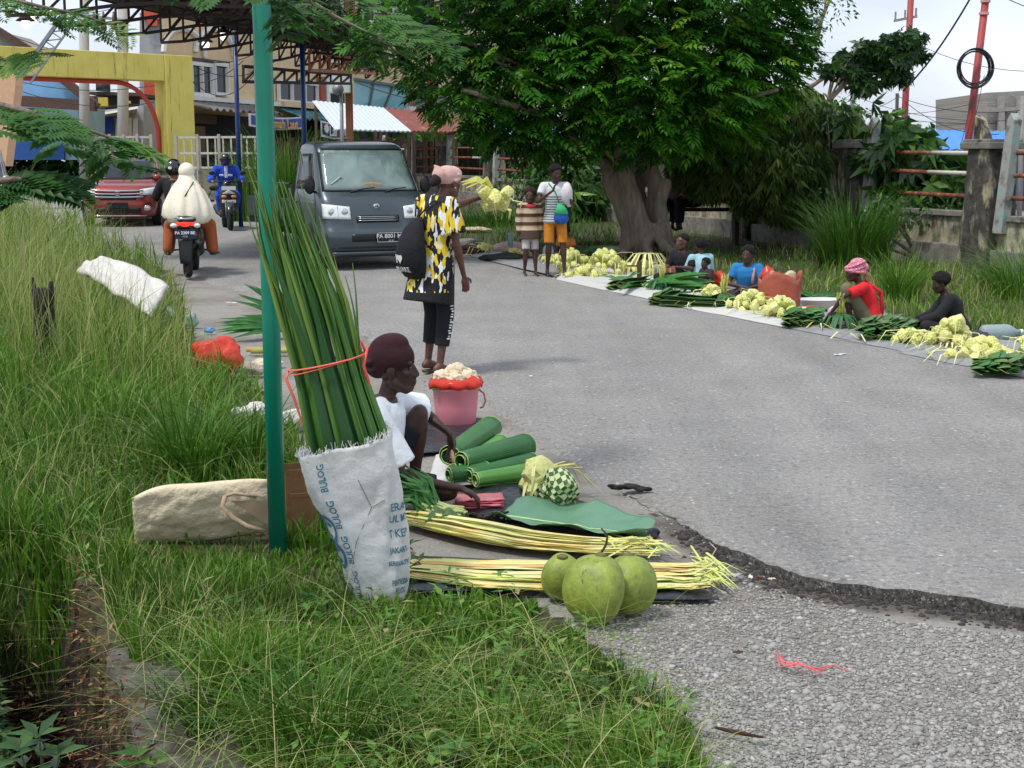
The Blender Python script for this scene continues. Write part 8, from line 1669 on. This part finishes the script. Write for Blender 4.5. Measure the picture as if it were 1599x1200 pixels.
# standing woman with bag
J = J_stand(1.6); J.update(head=V((.0, .05, 1.48)), kL=V((-.11, .06, .46)), aL=V((-.13, .1, .075)), tL=V((-.14, .24, .03)), aR=V((.1, -.05, .075)), tR=V((.11, .1, .03)), eR=V((.27, .08, 1.08)), wR=V((.06, .22, 1.25)), eL=V((-.24, .04, 1.05)), wL=V((-.20, .2, 1.1)))
wo_ = G(866, 432)
t, P, R = person('barefoot woman in a grey striped shirt and orange shorts with hand at her mouth', wo_, R_(188), J, '#3f261d', .93, 1.0, face=(-.35, 1, -.25), vox=.014, thin=.9, scale=.965, handR=dict(d=(-.2, .1, 1), c=1.2))
Q = NT('thin_stripes'); v = Q.coord(); s_ = Q.n('ShaderNodeSeparateXYZ'); Q.l(v, s_.inputs[0]); fr_ = Q.math('FRACT', Q.math('MULTIPLY', s_.outputs[2], 28)); st_ = Q.ramp(fr_, [(0, srgb('#5a6570')), (.45, srgb('#c9cccc'))], 'CONSTANT'); Q.base(Q.mix(Q.ramp(Q.math('SUBTRACT', s_.outputs[2], 1.17), [(0, 0.), (.001, 1.)], 'CONSTANT'), st_, srgb('#d2d4d4'))); Q.rough(.9); Q.bump(Q.noise(7, 4, v), .4, .03)
shirt(t, J, Q.m, .93, .022, .5, .08, 'shirt', .013); trousers(t, J, cloth('#c17a22', .2), .93, .008, .92, 'shorts', .012, flare=.004); afro(t, P, R, 1.0, 1.0)
b = B(); b.ell((-.15, .05, 1.2), (.10, .11, .16)); b.ell((-.2, .02, 1.1), (.06, .08, .1)); b.fuse('towel', cloth('#d9d2d6', .05), t, .014, 2)
po = local(wo_, R_(188), (-.06, .17, .88)); t = thing('sling_bag', 'small green and blue knitted bag hanging in front of the standing woman', 'bag', po, R_(188)); b = B(); b.ell((0, 0, -.06), (.11, .06, .09)); b.ell((0, 0, -.02), (.1, .055, .08)); b.fuse('blue_part', cloth('#1f4f96', .15), t, .01, 1)
b = B(); b.loft([(V((0, 0, .0)), .1, .058, X_, Y_), (V((.0, 0, .08)), .07, .05, X_, Y_), (V((0.03, 0, .15)), .02, .02, X_, Y_)], 16); b.build('green_part', cloth('#3fb873', .12), t, smooth=True)
b = B(); b.tube([(.03, 0, .15), (.08, -.03, .3), (.16, -.12, .42)], .008, 5); b.build('strap', cloth('#2c7a50'), t, smooth=True)
# seated figures: place helper
def seated(lb, px, py, rz, skin, sc, face, J=None, shirt_c=None, pants_c='#2a2622', sl=.6, k=.95, he=1.02, hairm=None, vox=.014, **kw):
    o_ = G(px, py); J = J or J_sit(); t, P, R = person(lb, o_, R_(rz), J, skin, k, he, face=face, vox=vox, scale=sc, **kw)
    if shirt_c is not None: shirt(t, J, shirt_c if not isinstance(shirt_c, str) else cloth(shirt_c), k, .024, sl, .05, vox=.013)
    trousers(t, J, cloth(pants_c), k, .02, 1.4, vox=.014); return t, P, R, J, o_
# woman in blue
J = J_sit(kL=(-.24, .3, .12), kR=(.24, .3, .12), aL=(.06, .3, .07), aR=(-.06, .24, .07), tL=(.18, .3, .04), tR=(-.18, .24, .04), eL=(-.25, .12, .27), eR=(.25, .12, .27), wL=(.04, .26, .21), wR=(-.05, .3, .23))
t, P, R, J, o_ = seated('woman in a bright blue shirt sitting with folded arms', 1166, 473, 165, '#442a20', .83, (.25, 1, -.12), J, cloth('#2479b4', .12), '#3a2c28'); afro(t, P, R, 1.02, 1.0)
b = B(); b.tube([(-.11, .04, .55), (-.10, .14, .48), (-.09, .17, .36), (-.08, .17, .27)], [.02]*4, 6, .5); b.build('shoulder_strap', cloth('#b5837a'), t, smooth=True)
# woman in red
J = J_sit(pel=(0, -.02, .15), waist=(0, 0, .28), chest=(0, .05, .42), neck=(0, .12, .56), head=(0, .2, .68), sL=(-.15, .1, .51), sR=(.15, .07, .51), kL=(-.12, .30, .50), aL=(-.12, .24, .07), tL=(-.12, .38, .03), eL=(-.3, .36, .42), wL=(-.28, .5, .22), eR=(.2, .17, .28), wR=(.14, .38, .18), kR=(.2, .36, .18), aR=(.0, .2, .06), tR=(-.02, .34, .04))
t, P, R, J, o_ = seated('woman in a red shirt and pink checked head wrap seated beside leaf piles', 1356, 513, 85, '#3d241c', .80, (.0, 1, -.12), J, cloth('#d8232b', .1), '#6f6a52', sl=.7)
Q = NT('checked_wrap'); ck_ = Q.n('ShaderNodeTexChecker'); ck_.inputs['Scale'].default_value = 55; ck_.inputs['Color1'].default_value = col(srgb('#b8506a')); ck_.inputs['Color2'].default_value = col(srgb('#dba0ac')); Q.l(Q.coord(), ck_.inputs[0]); Q.base(ck_.outputs[0]); Q.rough(.9)
b = B(); b.ell(P(0, -.02, .05), (.095, .115, .085), R, 20, 12); b.ell(P(0, -.05, .115), (.085, .095, .06), R); b.ell(P(.0, -.13, .05), (.05, .05, .06), R)
for i in range(4): b.tube([P(.1*math.cos(a), -.02+.12*math.sin(a), .01+.03*i+.03*math.sin(a+i)) for a in np.linspace(.2, 5.8, 14)], .012, 6)
b.tube([P(.02, -.14, .04), P(.03, -.15, -.05), P(.03, -.13, -.12)], [.03, .025, .012], 6, .6); b.fuse('head_wrap', Q.m, t, .009, 2)
b = B(); b.tube([P(.0, -.12, -.1), V((.0, -.13, .45)), V((.02, -.16, .25)), V((.02, -.15, .1))], [.03, .05, .05, .03], 6, .5); b.build('red_shawl', cloth('#c8283a'), t, smooth=True)
# boy in black
J = J_sit(pel=(0, -.04, .12), chest=(0, .06, .40), neck=(0, .14, .53), head=(0, .22, .655), sL=(-.15, .12, .48), sR=(.15, .10, .48), eR=(.2, .25, .26), wR=(.10, .46, .2), eL=(-.18, .28, .28), wL=(-.08, .48, .2))
t, P, R, J, o_ = seated('boy in a black shirt bending over leaf work at the far right', 1492, 527, 88, '#3a231b', .76, (0, 1, -.35), J, cloth('#1d1c20', .25), '#1f1d22', sl=1.9); afro(t, P, R, 1.02, 1.05)
# man in black
J = J_sit(wL=(-.05, .32, .32), wR=(.1, .34, .34), eL=(-.2, .16, .3), eR=(.22, .15, .3))
t, P, R, J, o_ = seated('man in a black shirt sitting by the stalk bunch and holding pink plastic', 1070, 449, 140, '#5a3a2c', .88, (.35, 1, .0), J, cloth('#15141a', .2), '#121116', sl=.9); hair(t, P, R, 1.02, MHAIR, (.082, .098, .082), (0, -.02, .05), .004)
# child in pale blue
J = J_sit(); t, P, R, J, o_ = seated('child in a pale blue shirt turned away beside the man in black', 1096, 451, 20, '#4a2f24', .80, (-.4, 1, -.1), J, cloth('#9fc7cf', .08), '#221e22', sl=.9); afro(t, P, R, 1.02, 1.02)
t, P, R, J, o_ = seated('infant in dark clothes on the lap of the child in pale blue', 1106, 458, 120, '#3f271f', .55, (0, 1, 0), J_sit(), cloth('#3a2a2c', .1), '#221e22'); afro(t, P, R, 1.02, 1.0)
# small crouching child behind the pair
t, P, R, J, o_ = seated('small child in orange crouching behind the pouch heaps', 884, 408, 170, '#3a241c', .68, (0, 1, -.2), J_sit(), cloth('#a2622c', .35), '#6a3a24'); afro(t, P, R, 1.02, 1.05)
J = J_stand(1.3); o_ = G(876, 402); t, P, R = person('youth in dark clothes standing behind the woman with the green bag', o_, R_(180), J, '#35211a', .85, 1.0, vox=.016, scale=.78); shirt(t, J, cloth('#2a3350'), .85, .02, .8, .05, vox=.015); trousers(t, J, cloth('#4a2e22'), .85, .02, 1.7, vox=.015); afro(t, P, R, 1.0, 1.0)
# bench with two people in the shade
bx = W(1078, 325, 25.2); bz = bx.z; t = thing('wooden_bench', 'dark wooden bench behind the big trunk in deep shade', 'bench', V((bx.x, bx.y, low(0, 25))))
hh_ = bz-low(0, 25); b = B(); b.box((0, 0, hh_-.03), (1.9, .4, .06)); b.build('seat', M('#3a2a22', .9, .3), t, bevel=.01)
for x in (-.85, .85): b = B(); b.box((x, 0, (hh_-.06)/2), (.08, .34, hh_-.06)); b.build('leg', M('#3a2a22', .9, .3), t)
for px, c, rz, lb in ((1050, '#b07a80', 170, 'person in a faded pink shirt seated on the shaded bench left'), (1085, '#c2405a', 120, 'person in a rose red sleeve seated on the shaded bench right')):
    p = W(px, 326, 25.2); J = J_sit(pel=(0, 0, .1), kL=(-.12, .4, .1), kR=(.12, .4, .1), aL=(-.12, .42, -.33), aR=(.12, .42, -.33), tL=(-.12, .56, -.37), tR=(.12, .56, -.37)); t, P, R = person(lb, p, R_(rz), J, '#35221b', .95, 1.0, vox=.016); shirt(t, J, cloth(c), .95, .024, 1.5, .04, vox=.015); trousers(t, J, cloth('#22202a'), .95, .02, 1.8, vox=.015); afro(t, P, R, 1.0, 1.0)
